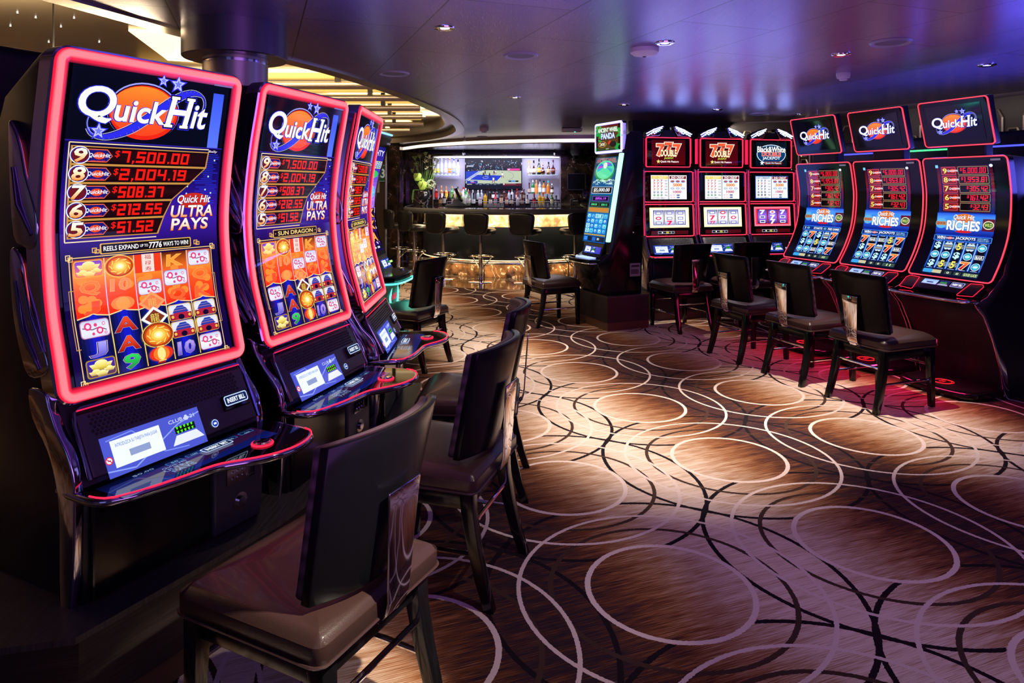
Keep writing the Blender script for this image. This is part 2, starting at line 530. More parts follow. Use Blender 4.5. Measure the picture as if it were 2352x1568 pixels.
# base: light and dark stripes every second column, broken up by long flecks along the weave
cosn = t.math('COSINE', t.math('MULTIPLY', t.math('SUBTRACT', S_, .5), pi))
def dotq(v):
    o = t.new('ShaderNodeVectorMath', operation='DOT_PRODUCT'); t.link(sub.outputs[0], o.inputs[0]); o.inputs[1].default_value = v
    return o.outputs['Value']
def stretched(a, b):
    o = t.new('ShaderNodeCombineXYZ'); t.link(t.math('MULTIPLY', dotq((math.cos(R0), math.sin(R0), 0)), a), o.inputs[0]); t.link(t.math('MULTIPLY', dotq((-math.sin(R0), math.cos(R0), 0)), b), o.inputs[1]); return o.outputs[0]
fl = stretched(9, 320)
n1 = t.new('ShaderNodeTexNoise'); n1.inputs['Scale'].default_value = 1.0; n1.inputs['Detail'].default_value = 3; t.link(fl, n1.inputs['Vector'])
fl2 = stretched(2.2, 30)
n2 = t.new('ShaderNodeTexNoise'); n2.inputs['Scale'].default_value = 1.0; n2.inputs['Detail'].default_value = 2; t.link(fl2, n2.inputs['Vector'])
base = t.math('ADD', t.math('MULTIPLY', cosn, .44), .455)
base = t.math('ADD', base, t.math('MULTIPLY', t.math('SUBTRACT', n1.outputs['Fac'], .5), 1.25))
base = t.math('ADD', base, t.math('MULTIPLY', t.math('SUBTRACT', n2.outputs['Fac'], .5), .55), clamp=True)
c0 = t.ramp(base, [(.02, (.028, .015, .022)), (.24, (.125, .040, .015)), (.42, (.27, .112, .048)), (.64, (.42, .27, .17)), (.95, (.70, .56, .47))])
c1 = t.mix(dark, c0, (.012, .008, .011))
c1 = t.mix(brown, c1, (.055, .030, .022))
c1 = t.mix(white2, c1, (.68, .55, .49))
c1 = t.mix(ringw, c1, (.70, .57, .51))
t.link(c1, t.b.inputs['Base Color'])
nb = t.new('ShaderNodeTexNoise'); nb.inputs['Scale'].default_value = 420; t.link(geo.outputs['Position'], nb.inputs['Vector'])
t.bump(nb.outputs['Fac'], .35, .004)
# marbles -----------------------------------------------------------
def marble(name, base, mid, vein, rough=.07, scale=2.4, vs=1.0):
    m = mat(name, base, rough, spec=.5); t = NT(m)
    geo = t.new('ShaderNodeNewGeometry')
    n = t.new('ShaderNodeTexNoise'); n.inputs['Scale'].default_value = scale; n.inputs['Detail'].default_value = 6; n.inputs['Distortion'].default_value = 1.2
    t.link(geo.outputs['Position'], n.inputs['Vector'])
    v = t.math('ABSOLUTE', t.math('SUBTRACT', n.outputs['Fac'], .5))
    vm = t.math('LESS_THAN', v, .006*vs)
    n2 = t.new('ShaderNodeTexNoise'); n2.inputs['Scale'].default_value = scale*2.3; n2.inputs['Detail'].default_value = 5
    t.link(geo.outputs['Position'], n2.inputs['Vector'])
    gate = t.math('GREATER_THAN', n2.outputs['Fac'], .5)
    c = t.ramp(n2.outputs['Fac'], [(.35, base), (.7, mid)])
    t.link(t.mix(t.math('MULTIPLY', vm, gate), c, vein), t.b.inputs['Base Color'])
    return m
M_marble = marble('dark_emperador_marble', (.006, .004, .004), (.055, .028, .016), (.34, .24, .17))
M_marblefl = marble('dark_marble_floor', (.015, .011, .010), (.06, .045, .038), (.35, .30, .26), rough=.08, scale=1.6)
M_onyx = marble('amber_onyx', (.20, .12, .055), (.75, .55, .30), (.85, .72, .5), rough=.25, scale=3.5, vs=3)
M_vase = marble('veined_black_ceramic', (.008, .008, .010), (.03, .03, .04), (.6, .6, .65), rough=.12, scale=7, vs=5)
# ceiling: brushed aluminium panels with dark joints
M_ceil = mat('brushed_ceiling_panels', (.25, .22, .30), .30, .5)
t = NT(M_ceil)
geo = t.new('ShaderNodeNewGeometry')
mp = t.mapping(geo.outputs['Position'], rot=(0, 0, -R0 - pi/2), loc=(.1, .22, 0))
br = t.new('ShaderNodeTexBrick'); t.link(mp, br.inputs['Vector'])
br.inputs['Scale'].default_value = 1.0; br.inputs['Brick Width'].default_value = 1.30; br.inputs['Row Height'].default_value = .64
br.inputs['Mortar Size'].default_value = .0035; br.inputs['Mortar Smooth'].default_value = 0
br.inputs['Color1'].default_value = (.200, .155, .285, 1); br.inputs['Color2'].default_value = (.230, .180, .315, 1); br.inputs['Mortar'].default_value = (.02, .02, .03, 1)  # violet of the coloured room light put into the panel colour
t.link(br.outputs['Color'], t.b.inputs['Base Color'])
mp2 = t.mapping(geo.outputs['Position'], rot=(0, 0, -R0), scale=(900, 12, 1))
nz = t.new('ShaderNodeTexNoise'); nz.inputs['Scale'].default_value = 1; t.link(mp2, nz.inputs['Vector'])
t.link(t.math('ADD', t.math('MULTIPLY', nz.outputs['Fac'], .10), .24), t.b.inputs['Roughness'])
mp3 = t.mapping(geo.outputs['Position'], scale=(1.1, .5, 1))
nz3 = t.new('ShaderNodeTexNoise'); nz3.inputs['Scale'].default_value = 1.3; t.link(mp3, nz3.inputs['Vector'])
t.bump(nz3.outputs['Fac'], .25, .05)
M_gold = mat('champagne_metal_ceiling', (.50, .40, .28), .32, .9)
M_rim = mat('champagne_rim', (.52, .44, .36), .30, .9)
M_star = mat('fibre_star', (1, 1, 1), .3, emit=(.9, .97, 1), es=9)
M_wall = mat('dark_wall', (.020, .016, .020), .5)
M_woodwall = mat('wenge_wall', (.045, .028, .020), .45)
t = NT(M_woodwall)
tc = t.new('ShaderNodeTexCoord'); mp = t.mapping(tc.outputs['Object'], scale=(60, 60, 1.5))
nz = t.new('ShaderNodeTexNoise'); nz.inputs['Scale'].default_value = 2; t.link(mp, nz.inputs['Vector'])
t.link(t.ramp(nz.outputs['Fac'], [(.3, (.022, .013, .010)), (.7, (.060, .036, .026))]), t.b.inputs['Base Color'])
M_niche = mat('lilac_white_panel', (.62, .60, .78), .4)
# ------------------------------------------------------------ the room
b = MB(); b.box((-.5, 7.0, -.05), (13, 16.4, .1)); struct('floor', b, M_carpet, smooth=None)
b = MB(); b.prism([(.3 + 2.9*math.cos(a), 12.88 + 2.9*math.sin(a)) for a in (math.radians(k) for k in range(180, 361, 5))], -.02, .004, 'z')
b.prism([(-2.6, 12.88), (3.2, 12.88), (3.2, 15.0), (-2.6, 15.0)], -.02, .0039, 'z')
struct('floor_marble', b, M_marblefl, smooth=None)
curve = [(-2.75, 1.2), (-2.42, 2.3), (-2.07, 3.32), (-1.87, 3.92), (-1.57, 4.72), (-1.30, 5.45), (-1.03, 6.56), (-.84, 7.75), (-.73, 8.8), (-.71, 9.8),
         (-.76, 10.8), (-.95, 11.7), (-1.25, 12.5), (-1.75, 13.3), (-2.5, 13.9), (-3.6, 14.2)]
def smoothcurve(c, n=4):
    out = []
    for i in range(len(c)-1):
        p0, p1, p2, p3 = c[max(i-1, 0)], c[i], c[i+1], c[min(i+2, len(c)-1)]
        for k in range(n):
            t_ = k/n
            out.append(tuple(.5*((2*p1[j]) + (-p0[j]+p2[j])*t_ + (2*p0[j]-5*p1[j]+4*p2[j]-p3[j])*t_**2 + (-p0[j]+3*p1[j]-3*p2[j]+p3[j])*t_**3) for j in (0, 1)))
    out.append(c[-1]); return out
def offs(c, d):
    out = []
    for i, p in enumerate(c):
        a, q = c[max(i-1, 0)], c[min(i+1, len(c)-1)]
        tx, ty = q[0]-a[0], q[1]-a[1]; l = math.hypot(tx, ty)
        out.append((p[0] - ty/l*d, p[1] + tx/l*d))
    return out
CU = smoothcurve(curve)
def lathec(cx, cy, a): return (cx, cy)
# main ceiling: strips from the recess edge out to the right wall
b = MB()
n = len(CU)
vs = [(x, y, CEIL) for x, y in CU] + [(6.2, y if y < 13.9 else 15.2, CEIL) for x, y in CU]
b.add(vs, [(i, i+1, n+i+1, n+i) for i in range(n-1)])
b.add([(-6, -1.2, CEIL), (6.2, -1.2, CEIL), (6.2, 1.2, CEIL), (-2.75, 1.2, CEIL), (-6, 1.2, CEIL)], [(0, 1, 2, 3, 4)])
b.add([(-3.6, 14.2, CEIL), (6.2, 15.2, CEIL), (-6, 15.2, CEIL), (-6, 14.2, CEIL)], [(0, 1, 2, 3)])
b.add([(-6, -1.2, 3.0), (6.2, -1.2, 3.0), (6.2, 15.2, 3.0), (-6, 15.2, 3.0)], [(0, 1, 2, 3)])
struct('ceiling', b, M_ceil, smooth=None)
IN = offs(CU, .13)
b = MB()
b.add([(x, y, CEIL-.012) for x, y in CU] + [(x, y, CEIL-.012) for x, y in IN] + [(x, y, CEIL) for x, y in CU],
      [(i, i+1, n+i+1, n+i) for i in range(n-1)] + [(i, i+1, 2*n+i+1, 2*n+i) for i in range(n-1)])
b.add([(x, y, CEIL-.012) for x, y in IN] + [(x, y, 2.72) for x, y in IN], [(i, i+1, n+i+1, n+i) for i in range(n-1)])
struct('trim_1', b, M_rim)
IN2 = offs(CU, .30)
b = MB()
b.add([(x, y, 2.50) for x, y in IN] + [(x, y, 2.50) for x, y in IN2] + [(x, y, 2.66) for x, y in IN2],
      [(i, i+1, n+i+1, n+i) for i in range(n//2, n-1)] + [(n+i, n+i+1, 2*n+i+1, 2*n+i) for i in range(n//2, n-1)])
struct('trim_2', b, M_rim)
b = MB(); b.box((-3.4, 7.5, 2.68), (5.6, 14.4, .04)); struct('ceiling_recess', b, M_gold, smooth=None)
# walls
b = MB(); b.box((-5.2, 6.5, 1.35), (.1, 17.4, 2.7)); struct('wall_left', b, M_rim, smooth=None)
# back wall with the niche opening
b = MB()
X0, X1, Z0, Z1, YB = -1.695, 1.043, .98, 2.17, 14.6
for x0, x1, z0, z1 in ((-2.42, X0, 0, 2.4), (X1, 3.4, 0, 2.4), (X0, X1, 0, Z0), (X0, X1, Z1, 2.4)):
    b.box(((x0+x1)/2, YB+.15, (z0+z1)/2), (x1-x0, .3, z1-z0))
struct('wall_back', b, M_marble, smooth=None)
b = MB()
b.box(((X0+X1)/2, YB+.32, 1.6), (X1-X0+.1, .04, 1.4))
struct('wall_niche', b, M_niche, smooth=None)
b = MB()
for x in (X0+.008, X1-.008): b.box((x, YB+.14, (Z0+Z1)/2), (.016, .30, Z1-Z0))
b.box(((X0+X1)/2, YB+.14, Z1-.008), (X1-X0, .30, .016))
struct('trim_3', b, M_steel, smooth=None)
b = MB(); b.box(((X0+X1)/2, YB+.02, Z1-.03), (X1-X0-.06, .015, .02)); struct('trim_4', b, mat('niche_strip', (1, 1, 1), emit=(.92, .90, 1), es=2.2), smooth=None)
b = MB(); b.box((-2.42, 14.2, 1.2), (.25, .5, 2.4)); b.box((-2.36, 13.94, 1.2), (.03, .02, 2.4)); struct('wall_pilaster', b, M_marble, smooth=None)
b = MB(); b.box((-3.75, 14.05, 1.2), (2.4, .3, 2.4)); struct('wall_back_left', b, M_woodwall, smooth=None)
b = MB(); b.tube([(-2.56, 13.87, 0), (-2.56, 13.87, 2.4)], .022, 10); struct('trim_5', b, M_steel)
# lowered soffit over the bar: lit fascia and spotted underside
SF = smoothcurve([(-2.30, 14.4), (-1.75, 13.45), (-1.1, 12.75), (-.45, 12.3), (.4, 12.0), (1.4, 11.85), (3.2, 11.8)], 4)
m = len(SF); b = MB()
b.add([(x, y, 2.285) for x, y in SF] + [(x, 14.62, 2.285) for x, y in SF], [(i, i+1, m+i+1, m+i) for i in range(m-1)])
struct('ceiling_soffit', b, mat('dark_blue_metal', (.10, .10, .16), .22, .8), smooth=None)
b = MB()
b.add([(x, y, 2.270) for x, y in SF] + [(x, y, 2.285) for x, y in SF], [(i, i+1, m+i+1, m+i) for i in range(m-1)])
struct('trim_6', b, M_dchrome)
b = MB()
b.add([(x, y, 2.285) for x, y in SF] + [(x, y, 2.345) for x, y in SF] + [(x, y, 2.352) for x, y in SF], [(i, i+1, m+i+1, m+i) for i in range(m-1)])
struct('trim_7', b, mat('cove_strip', (.9, .8, .6), .4, emit=(1.0, .86, .68), es=1.5))
b = MB()
b.add([(x, y, 2.352) for x, y in SF] + [(x, y, 2.4) for x, y in SF], [(i, i+1, m+i+1, m+i) for i in range(m-1)])
struct('trim_8', b, M_rim)
b = MB(); b.box((-.33, 14.52, 2.24), (2.9, .10, .05)); struct('trim_9', b, M_dgrey, smooth=None)
# walls behind the machines on the right
def wallseg(name, p, q, z0, z1, th, m_):
    b = MB(); dx, dy = q[0]-p[0], q[1]-p[1]; l = math.hypot(dx, dy); nx, ny = -dy/l*th, dx/l*th
    b.prism([p, q, (q[0]+nx, q[1]+ny), (p[0]+nx, p[1]+ny)], z0, z1, 'z')
    return struct(name, b, m_, smooth=None)
WB0, WB1, WB2 = (1.62, 9.15), (3.95, 9.72), (5.35, 5.6)
wallseg('wall_right_rear', WB0, WB1, 0, CEIL, .15, M_wall)
wallseg('wall_bar_side', (3.3, 9.7), (3.3, 14.9), 0, CEIL, .1, M_wall)
wallseg('wall_right', WB1, WB2, 0, CEIL, .15, M_wall)
wallseg('wall_right_near', WB2, (5.6, -1.0), 0, CEIL, .15, M_wall)
# chain-link of long bronze hexagons on those walls
M_hex = mat('bronze_lattice', (.42, .36, .28), .35, .7)
def lattice(p, q, name, s0=0):
    b = MB(); dx, dy = q[0]-p[0], q[1]-p[1]; l = math.hypot(dx, dy); ux, uy = dx/l, dy/l
    nx, ny = uy, -ux
    w, h = .22, .40
    k = 0; s = s0
    while s + w < l:
        for r in range(-1, 4):
            zc = 1.10 + r*h*1.0 + (h*.5 if k % 2 else 0)
            P = []
            for du, dz in ((-.32, .28), (-.16, .5), (.16, .5), (.32, .28), (.32, -.28), (.16, -.5), (-.16, -.5), (-.32, -.28)):
                z = zc + dz*h*.9
                P.append((p[0]+ux*(s+w/2+du*w*1.2)+nx*.012, p[1]+uy*(s+w/2+du*w*1.2)+ny*.012, z))
            if max(z for _, _, z in P) < CEIL-.01: b.tube(P, .012, 4, closed=True)
        s += w*.86; k += 1
    return struct(name, b, M_hex, smooth=None)
lattice((3.0, 9.487), WB1, 'trim_10')
lattice(WB1, WB2, 'trim_11')

# ------------------------------------------------------------ column
e = empty('column', (-1.55, 3.83, 0), 0, 'round brushed steel column with a wide collar under the ceiling', 'column')
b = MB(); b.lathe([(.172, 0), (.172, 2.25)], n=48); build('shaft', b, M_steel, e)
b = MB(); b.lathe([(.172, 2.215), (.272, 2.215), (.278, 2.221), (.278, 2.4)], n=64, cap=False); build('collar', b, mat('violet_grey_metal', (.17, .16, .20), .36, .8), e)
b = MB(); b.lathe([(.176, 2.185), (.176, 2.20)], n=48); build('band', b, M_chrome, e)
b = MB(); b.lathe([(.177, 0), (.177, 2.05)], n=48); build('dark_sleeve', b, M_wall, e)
# column of brushed metal further off to the left, behind the first machine
e = empty('column', (-3.95, 5.0, 0), 0, 'wide shiny metal drum beneath the starry ceiling at the far left', 'column')
b = MB(); b.lathe([(.50, 0), (.50, 2.37), (.46, 2.38)], n=48); build('shaft', b, M_rim, e)

# ------------------------------------------------------------ fibre stars, beams and light panels in the recess
rs = random.Random(3)
stars = [(82, 41), (170, 42), (228, 97), (38, 116), (352, 96), (96, 140), (12, 178), (680, 165), (671, 181), (855, 232), (40, 30), (140, 62), (112, 97), (24, 60)]
nm = ['right of the two topmost', 'in the upper left near the ceiling edge', 'brightest one above the red machine frame', 'near the left edge above the metal column',
      'faint one beside the cream light', 'just left of the first machine top', 'lowest one at the far left', 'upper one beside the column', 'lower one beside the column', 'beside the light beams',
      'in the top left corner', 'left of the brightest one', 'lower of the upper left cluster', 'at the very left edge']
for (px, py), s_ in zip(stars, nm):
    y = 1.155*1568/(430-py); x = (px-1176)*y/1568
    b = MB(); b.lathe([(.001, -.0015), (.006, 0), (.001, .0015)], n=8)
    tag(build('ceiling_star', b, M_star, loc=(x, y, 2.655)), 'white star light in the recess, ' + s_, 'light', 'star lights in the recessed ceiling')
ends = [(6.45, -1.10), (7.35, -.98), (8.3, -1.02), (9.3, -1.12), (10.4, -1.25), (11.5, -1.62), (12.5, -2.2)]
ords = ['nearest', 'second nearest', 'third nearest', 'middle', 'third farthest', 'second farthest', 'farthest']
for (y, x1), w_ in zip(ends, ords):
    x1 -= .10
    e = empty('ceiling_beam', (x1-1.2, y, 2.46), 0, 'round silver beam crossing the recessed ceiling with amber light above, %s of the row' % w_, 'ceiling beam', 'silver beams in the recessed ceiling')
    b = MB(); b.tube([(-1.3, 0, 0), (1.2, 0, 0)], .035, 14); build('tube', b, M_steel, e)
    b = MB(); b.box((0, .07, .10), (2.3, .10, .05)); build('amber_strip', b, M_yel, e)
    b = MB()
    for x in (-.5, .75): b.box((x, .02, .11), (.05, .05, .17))
    build('hanger', b, M_dgrey, e)
    b = MB(); b.box((0, .42, .185), (2.3, .44, .012)); build('light_panel', b, M_creamsoft, e)
# cream light strips along the near part of the recess
for k, (x, y, w, d, a, lb) in enumerate([(-2.78, 5.6, .34, 1.2, .25, 'soft cream light panel in the recess left of the steel column'),
                                        (-3.9, 4.3, .25, .8, .2, 'small cream light panel above the far left machines')]):
    b = MB(); b.box((0, 0, 0), (w, d, .02))
    tag(build('light_panel', b, M_creamsoft, loc=(x, y, 2.648), rz=a), lb, 'light')

# ------------------------------------------------------------ things on the main ceiling
def cpos(px, py, z=CEIL):
    y = (z-1.5)*1568/(430-py); return ((px-1176)*y/1568, y)
dn = [((1022, 64), 'nearest to the column, alone at the top of the picture'), ((1527, 98), 'beside the white dome'), ((1932, 125), 'above the white smoke detector'), ((2267, 149), 'farthest right'),
      ((1183, 223), 'above the bar television'), ((1433, 240), 'above the leaning single machine'), ((1648, 251), 'above the middle three-reel machine'), ((1838, 262), 'just left of the first framed topper')]
dl0 = None
for (px, py), s_ in dn:
    x, y = cpos(px, py)
    lb = 'small round recessed ceiling downlight, ' + s_
    if dl0 is None:
        dl0 = empty('downlight', (x, y, CEIL), 0, lb, 'ceiling light', 'ceiling downlights')
        b = MB(); b.lathe([(.028, -.004), (.048, -.010), (.060, -.006), (.062, 0), (.03, .0)], n=28, cap=False); build('trim_ring', b, M_chrome, dl0)
        b = MB(); b.lathe([(.001, -.003), (.026, -.003), (.028, 0)], n=20); build('lens', b, M_lens, dl0)
    else:
        o = copy_tree(dl0); o.location = (x, y, CEIL); o['label'] = lb
sp0 = None
for (px, py), s_ in [((905, 168), 'nearest the curved edge of the recess'), ((1196, 127), 'between the two nearest downlights'), ((2046, 97), 'in the upper right'), ((1745, 261), 'above the rear machines'), ((1108, 313), 'closest to the bar')]:
    x, y = cpos(px, py); lb = 'flat round ceiling speaker grille, ' + s_
    if sp0 is None:
        sp0 = empty('ceiling_speaker', (x, y, CEIL), 0, lb, 'speaker', 'round ceiling speakers')
        b = MB(); b.lathe([(.088, -.003), (.112, -.012), (.122, 0)], n=40, cap=False); build('rim', b, mat('grey_lilac_paint', (.28, .26, .32), .45), sp0)
        b = MB(); b.lathe([(.001, -.004), (.09, -.004), (.09, 0)], n=40); build('grille', b, mat('grille_grey', (.14, .13, .16), .5, .5), sp0)
    else:
        o = copy_tree(sp0); o.location = (x, y, CEIL); o['label'] = lb
        if s_.startswith('closest'): o.scale = (.8, .8, .8)
x, y = cpos(1480, 112)
e = empty('security_dome', (x, y, CEIL), 0, 'white shallow dome fixed to the ceiling beside a downlight', 'security camera')
b = MB(); b.lathe([(.001, -.052), (.035, -.050), (.07, -.042), (.090, -.026), (.094, 0)], n=40); build('shell', b, M_white, e)
b = MB(); b.lathe([(.001, -.056), (.010, -.055), (.014, -.050)], n=14); build('lens', b, M_blackm, e)
def detector(px, py, lb, sc=1):
    x, y = cpos(px, py)
    e = empty('smoke_detector', (x, y, CEIL), 0, lb, 'smoke detector', 'smoke detectors')
    b = MB(); b.lathe([(.052*sc, -.022*sc), (.052*sc, 0)], n=32); build('base', b, M_white, e)
    b = MB(); b.lathe([(.001, -.058*sc), (.024*sc, -.058*sc), (.030*sc, -.052*sc), (.030*sc, -.044*sc), (.046*sc, -.040*sc), (.050*sc, -.022*sc)], n=32); build('head', b, M_white, e)
detector(1937, 168, 'white round smoke detector on the ceiling above the right machines')
detector(1112, 293, 'white round smoke detector on the ceiling in front of the bar', 1.3)
x, y = cpos(1313, 294)
e = empty('access_point', (x, y, CEIL), 0, 'white flat box mounted on the ceiling right of the bar television', 'wireless box')
b = MB(); b.box((0, 0, -.03), (.30, .22, .05)); build('housing', b, M_white, e, bevel=.015)
b = MB(); b.lathe([(.012, -.062), (.012, -.05)], c=(.05, 0, 0), n=12); build('indicator', b, M_led_c, e)
for px, py, lb in ((1067, 316, 'small brass sprinkler head on the ceiling in front of the bar'), (1878, 252, 'small sprinkler head on the ceiling above the first framed topper')):
    x, y = cpos(px, py)
    e = empty('sprinkler', (x, y, CEIL), 0, lb, 'sprinkler', 'ceiling sprinklers')
    b = MB(); b.tube([(0, 0, 0), (0, 0, -.05)], .012, 10); build('body', b, M_steel, e)
    b = MB(); b.lathe([(.032, -.056), (.032, -.052)], n=14); build('deflector', b, M_steel, e)
x, y = cpos(57, 182, 2.55)
e = empty('security_dome', (-2.62, 3.9, 2.12), 0, 'violet-lit white dome on a short stem left of the first machine', 'security camera')
b = MB(); b.lathe([(.02, -.05), (.05, -.03), (.085, 0), (.085, .012), (.02, .04)], n=32); build('shell', b, M_white, e)
b = MB(); b.tube([(0, 0, .03), (0, 0, .54)], .005, 6); build('stem', b, M_blackm, e)
# ------------------------------------------------------------ screen artwork
def art_logo(cv, cx, cy, w, hi=True):
    X = lambda a: cx + a*w
    Y = lambda b: cy + b*w
    B, O = '#2a2be0', '#ff5a1e'
    if hi:
        cv.ell(X(-.016), Y(0), .275*w, .205*w, '#9a9cf5', n=36)
        cv.ell(X(-.016), Y(.006), .270*w, .200*w, '#04041c', n=36)
    cv.ell(X(-.016), Y(.004), .262*w, .190*w, '#e8250e', n=36)
    cv.ell(X(-.022), Y(-.006), .250*w, .172*w, vg(Y(-.18), Y(.17), '#ff8a2a', '#fb5a22', '#f0421c'), n=36)
    rot = -.42
    if hi:
        pass
    sp = smoothcurve([(-.41, .14), (-.37, .185), (-.26, .185), (-.10, .12), (.06, .0), (.20, -.11), (.33, -.175), (.43, -.165), (.465, -.11), (.455, -.04)], 4)
    nw_ = len(sp)
    for wd, c in (((.016, '#c9ccff'), (.009, '#05052a'), (.0, '#2b2be6')) if hi else ((.0, '#3434f0'),)):
        L = cv.lay()
        for i in range(nw_-1):
            def wq(i):
                f = i/(nw_-1); return (.008 + .050*max(0, math.sin(pi*min(max((f-.12)/.66, 0), 1)))**.8)/2 + wd/2
            (xa, ya), (xb, yb) = sp[i], sp[i+1]
            dx, dy = xb-xa, yb-ya; l = math.hypot(dx, dy); nx, ny = -dy/l, dx/l
            a_, b_ = wq(i), wq(i+1)
            cv.poly([(X(xa+nx*a_), Y(ya+ny*a_)), (X(xb+nx*b_), Y(yb+ny*b_)), (X(xb-nx*b_), Y(yb-ny*b_)), (X(xa-nx*a_), Y(ya-ny*a_))], c, L)
    if hi:
        cv.ring(X(-.33), Y(.10), .085*w, .085*w, .008*w, '#7a80ff', a0=95, a1=235, n=12)
    for sx, sy, r in ((.095, -.235, .040), (.215, -.225, .058), (-.335, .155, .052)):
        if hi: cv.star(X(sx), Y(sy), r*w*1.35, '#3a3cff')
        cv.star(X(sx), Y(sy), r*w, '#c4c8ff' if hi else '#5a6cff')
        if hi: cv.star(X(sx), Y(sy), r*w*.6, '#6f78f0')
    o = [('#2b2be0', .095), ('#04041a', .062)] if hi else [('#101040', .06)]
    Lb = cv.lay()
    parts = (('Q', -.485, -.135, -.245, .095, .22), ('uick', -.235, -.075, .135, .075, .22), ('H', .165, -.125, .335, .080, .30), ('it', .368, -.085, .485, .080, .28))
    for st, x0, y0, x1, y1, sh in parts:
        for c, wd in o:
            cv.text(st, X(x0), Y(y0), X(x1), Y(y1), c, shear=sh*.6, bold=wd)
    sf_ = [(.134, .080, .202), (.262, .080, .332), (.172, -.125, .240), (.300, -.125, .370)]
    for c, k in (((('#2b2be0', .013), ('#04041a', .008)) if hi else (('#101040', .012),)) + (('#fdfffa', 0),)):
        L = cv.lay()
        for xa, yy, xb in sf_:
            cv.rect(X(xa-k), Y(yy-.010-k), X(xb+k), Y(yy+.010+k), c, L)
    for st, x0, y0, x1, y1, sh in parts:
        cv.text(st, X(x0), Y(y0), X(x1), Y(y1), '#fdfffa', shear=sh*.6, bold=.05 if hi else .02)
def art_minilogo(cv, x0, y0, x1, y1):
    w, h = x1-x0, y1-y0; cx, cy = (x0+x1)/2, (y0+y1)/2
    cv.ell(cx, cy, w*.28, h*.42, '#ef4a16', n=16)
    cv.text('QuickHit', x0, cy-h*.26, x1, cy+h*.26, '#ffffff', shear=.25, bold=.03, out=[('#1414a0', .08)])
def art_amount(cv, st, x0, y0, x1, y1, col='#f01a0c'):
    H_ = y1-y0
    cv.text('$', x0, y0, x0+H_*.42, y0+H_*.62, col, shear=.15, bold=.02)
    xs = x0+H_*.55; un = sum(.42 if ch in '.,' else .55 if ch == '1' else 1 for ch in st); cw = (x1-xs)/un; L = cv.lay(); w = cw*.82; s_ = min(w*.27, H_*.19)
    SEG = {'0': 'abcdef', '1': 'bc', '2': 'abged', '3': 'abgcd', '4': 'fgbc', '5': 'afgcd', '6': 'afgedc', '7': 'abc', '8': 'abcdefg', '9': 'abcdfg'}
    def sr(xa, ya, xb, yb):
        k = .12; P = [(xa, ya), (xb, ya), (xb, yb), (xa, yb)]
        cv.poly([(px+k*((y0+y1)/2-py), py) for px, py in P], col, L)
    x = xs
    for ch in st:
        if ch in '.,':
            sr(x+cw*.08, y1-s_, x+cw*.08+s_, y1)
            if ch == ',': sr(x+cw*.08, y1, x+cw*.08+s_*.6, y1+s_*.6)
            x += cw*.42; continue
        ym = (y0+y1)/2
        if ch == '1':
            sr(x+w*.18, y0, x+w*.18+s_*1.15, y1); sr(x, y0, x+w*.2, y0+s_*.8); x += cw*.55; continue
        for q in SEG[ch]:
            {'a': lambda: sr(x, y0, x+w, y0+s_), 'g': lambda: sr(x, ym-s_/2, x+w, ym+s_/2), 'd': lambda: sr(x, y1-s_, x+w, y1),
             'f': lambda: sr(x, y0, x+s_*1.15, ym), 'e': lambda: sr(x, ym, x+s_*1.15, y1), 'b': lambda: sr(x+w-s_*1.15, y0, x+w, ym), 'c': lambda: sr(x+w-s_*1.15, ym, x+w, y1)}[q]()
        x += cw
GOLD = '#e8b04a'
def sym_card(cv, x, y, w, h):
    cv.rrect(x-w/2, y-h/2, x+w/2, y+h/2, w*.12, '#b06a8a'); cv.rrect(x-w*.47, y-h*.46, x+w*.47, y+h*.46, w*.11, vg(y-h/2, y+h/2, '#b9c6ff', '#f2f4ff', '#d5d2ff'))
    cv.path([(x-w*.42, y-h*.1), (x-w*.1, y+h*.05), (x+w*.15, y-h*.05), (x+w*.38, y+h*.16)], w*.03, '#5a3a4a')
    L = cv.lay()
    for dx, dy, r in ((-.24, -.16, .13), (.15, .13, .12), (.3, -.22, .06), (-.08, .28, .05), (.34, .3, .05), (.02, -.2, .06)):
        cv.ell(x+dx*w, y+dy*h, r*w, r*w, '#e0407c', L=L, n=10)
    L = cv.lay()
    for dx, dy, r in ((-.24, -.16, .07), (.15, .13, .065), (.3, -.22, .04), (.34, .3, .03)):
        cv.ell(x+dx*w, y+dy*h, r*w, r*w, '#ffe0ee', L=L, n=8)
def sym_ingot(cv, x, y, w, h, veil=False):
    a, b, c = ('#f0a038', '#ffcf6a', '#fff0a8') if veil else ('#a88420', '#e6cf4c', '#fff9b8')
    cv.rrect(x-w/2, y-h/2, x+w/2, y+h/2, w*.1, a)
    cv.rrect(x-w*.46, y-h*.44, x+w*.46, y+h*.44, w*.08, vg(y-h/2, y+h/2, '#2a20c0', '#5a3020') if not veil else vg(y-h/2, y+h/2, '#5a38d0', '#ff7a30'))
    for dx, dy, s in ((0, -.12, 1.), (-.2, .22, .6), (.26, .14, .5), (0, .3, .55)):
        X, Y = x+dx*w, y+dy*h
        cv.poly([(X-.40*w*s, Y-.12*h*s), (X+.40*w*s, Y-.12*h*s), (X+.26*w*s, Y+.24*h*s), (X-.26*w*s, Y+.24*h*s)], vg(Y-.15*h*s, Y+.25*h*s, c, b, a))
        cv.ell(X, Y-.12*h*s, .22*w*s, .20*h*s, vg(Y-.3*h*s, Y, c, b), n=14)
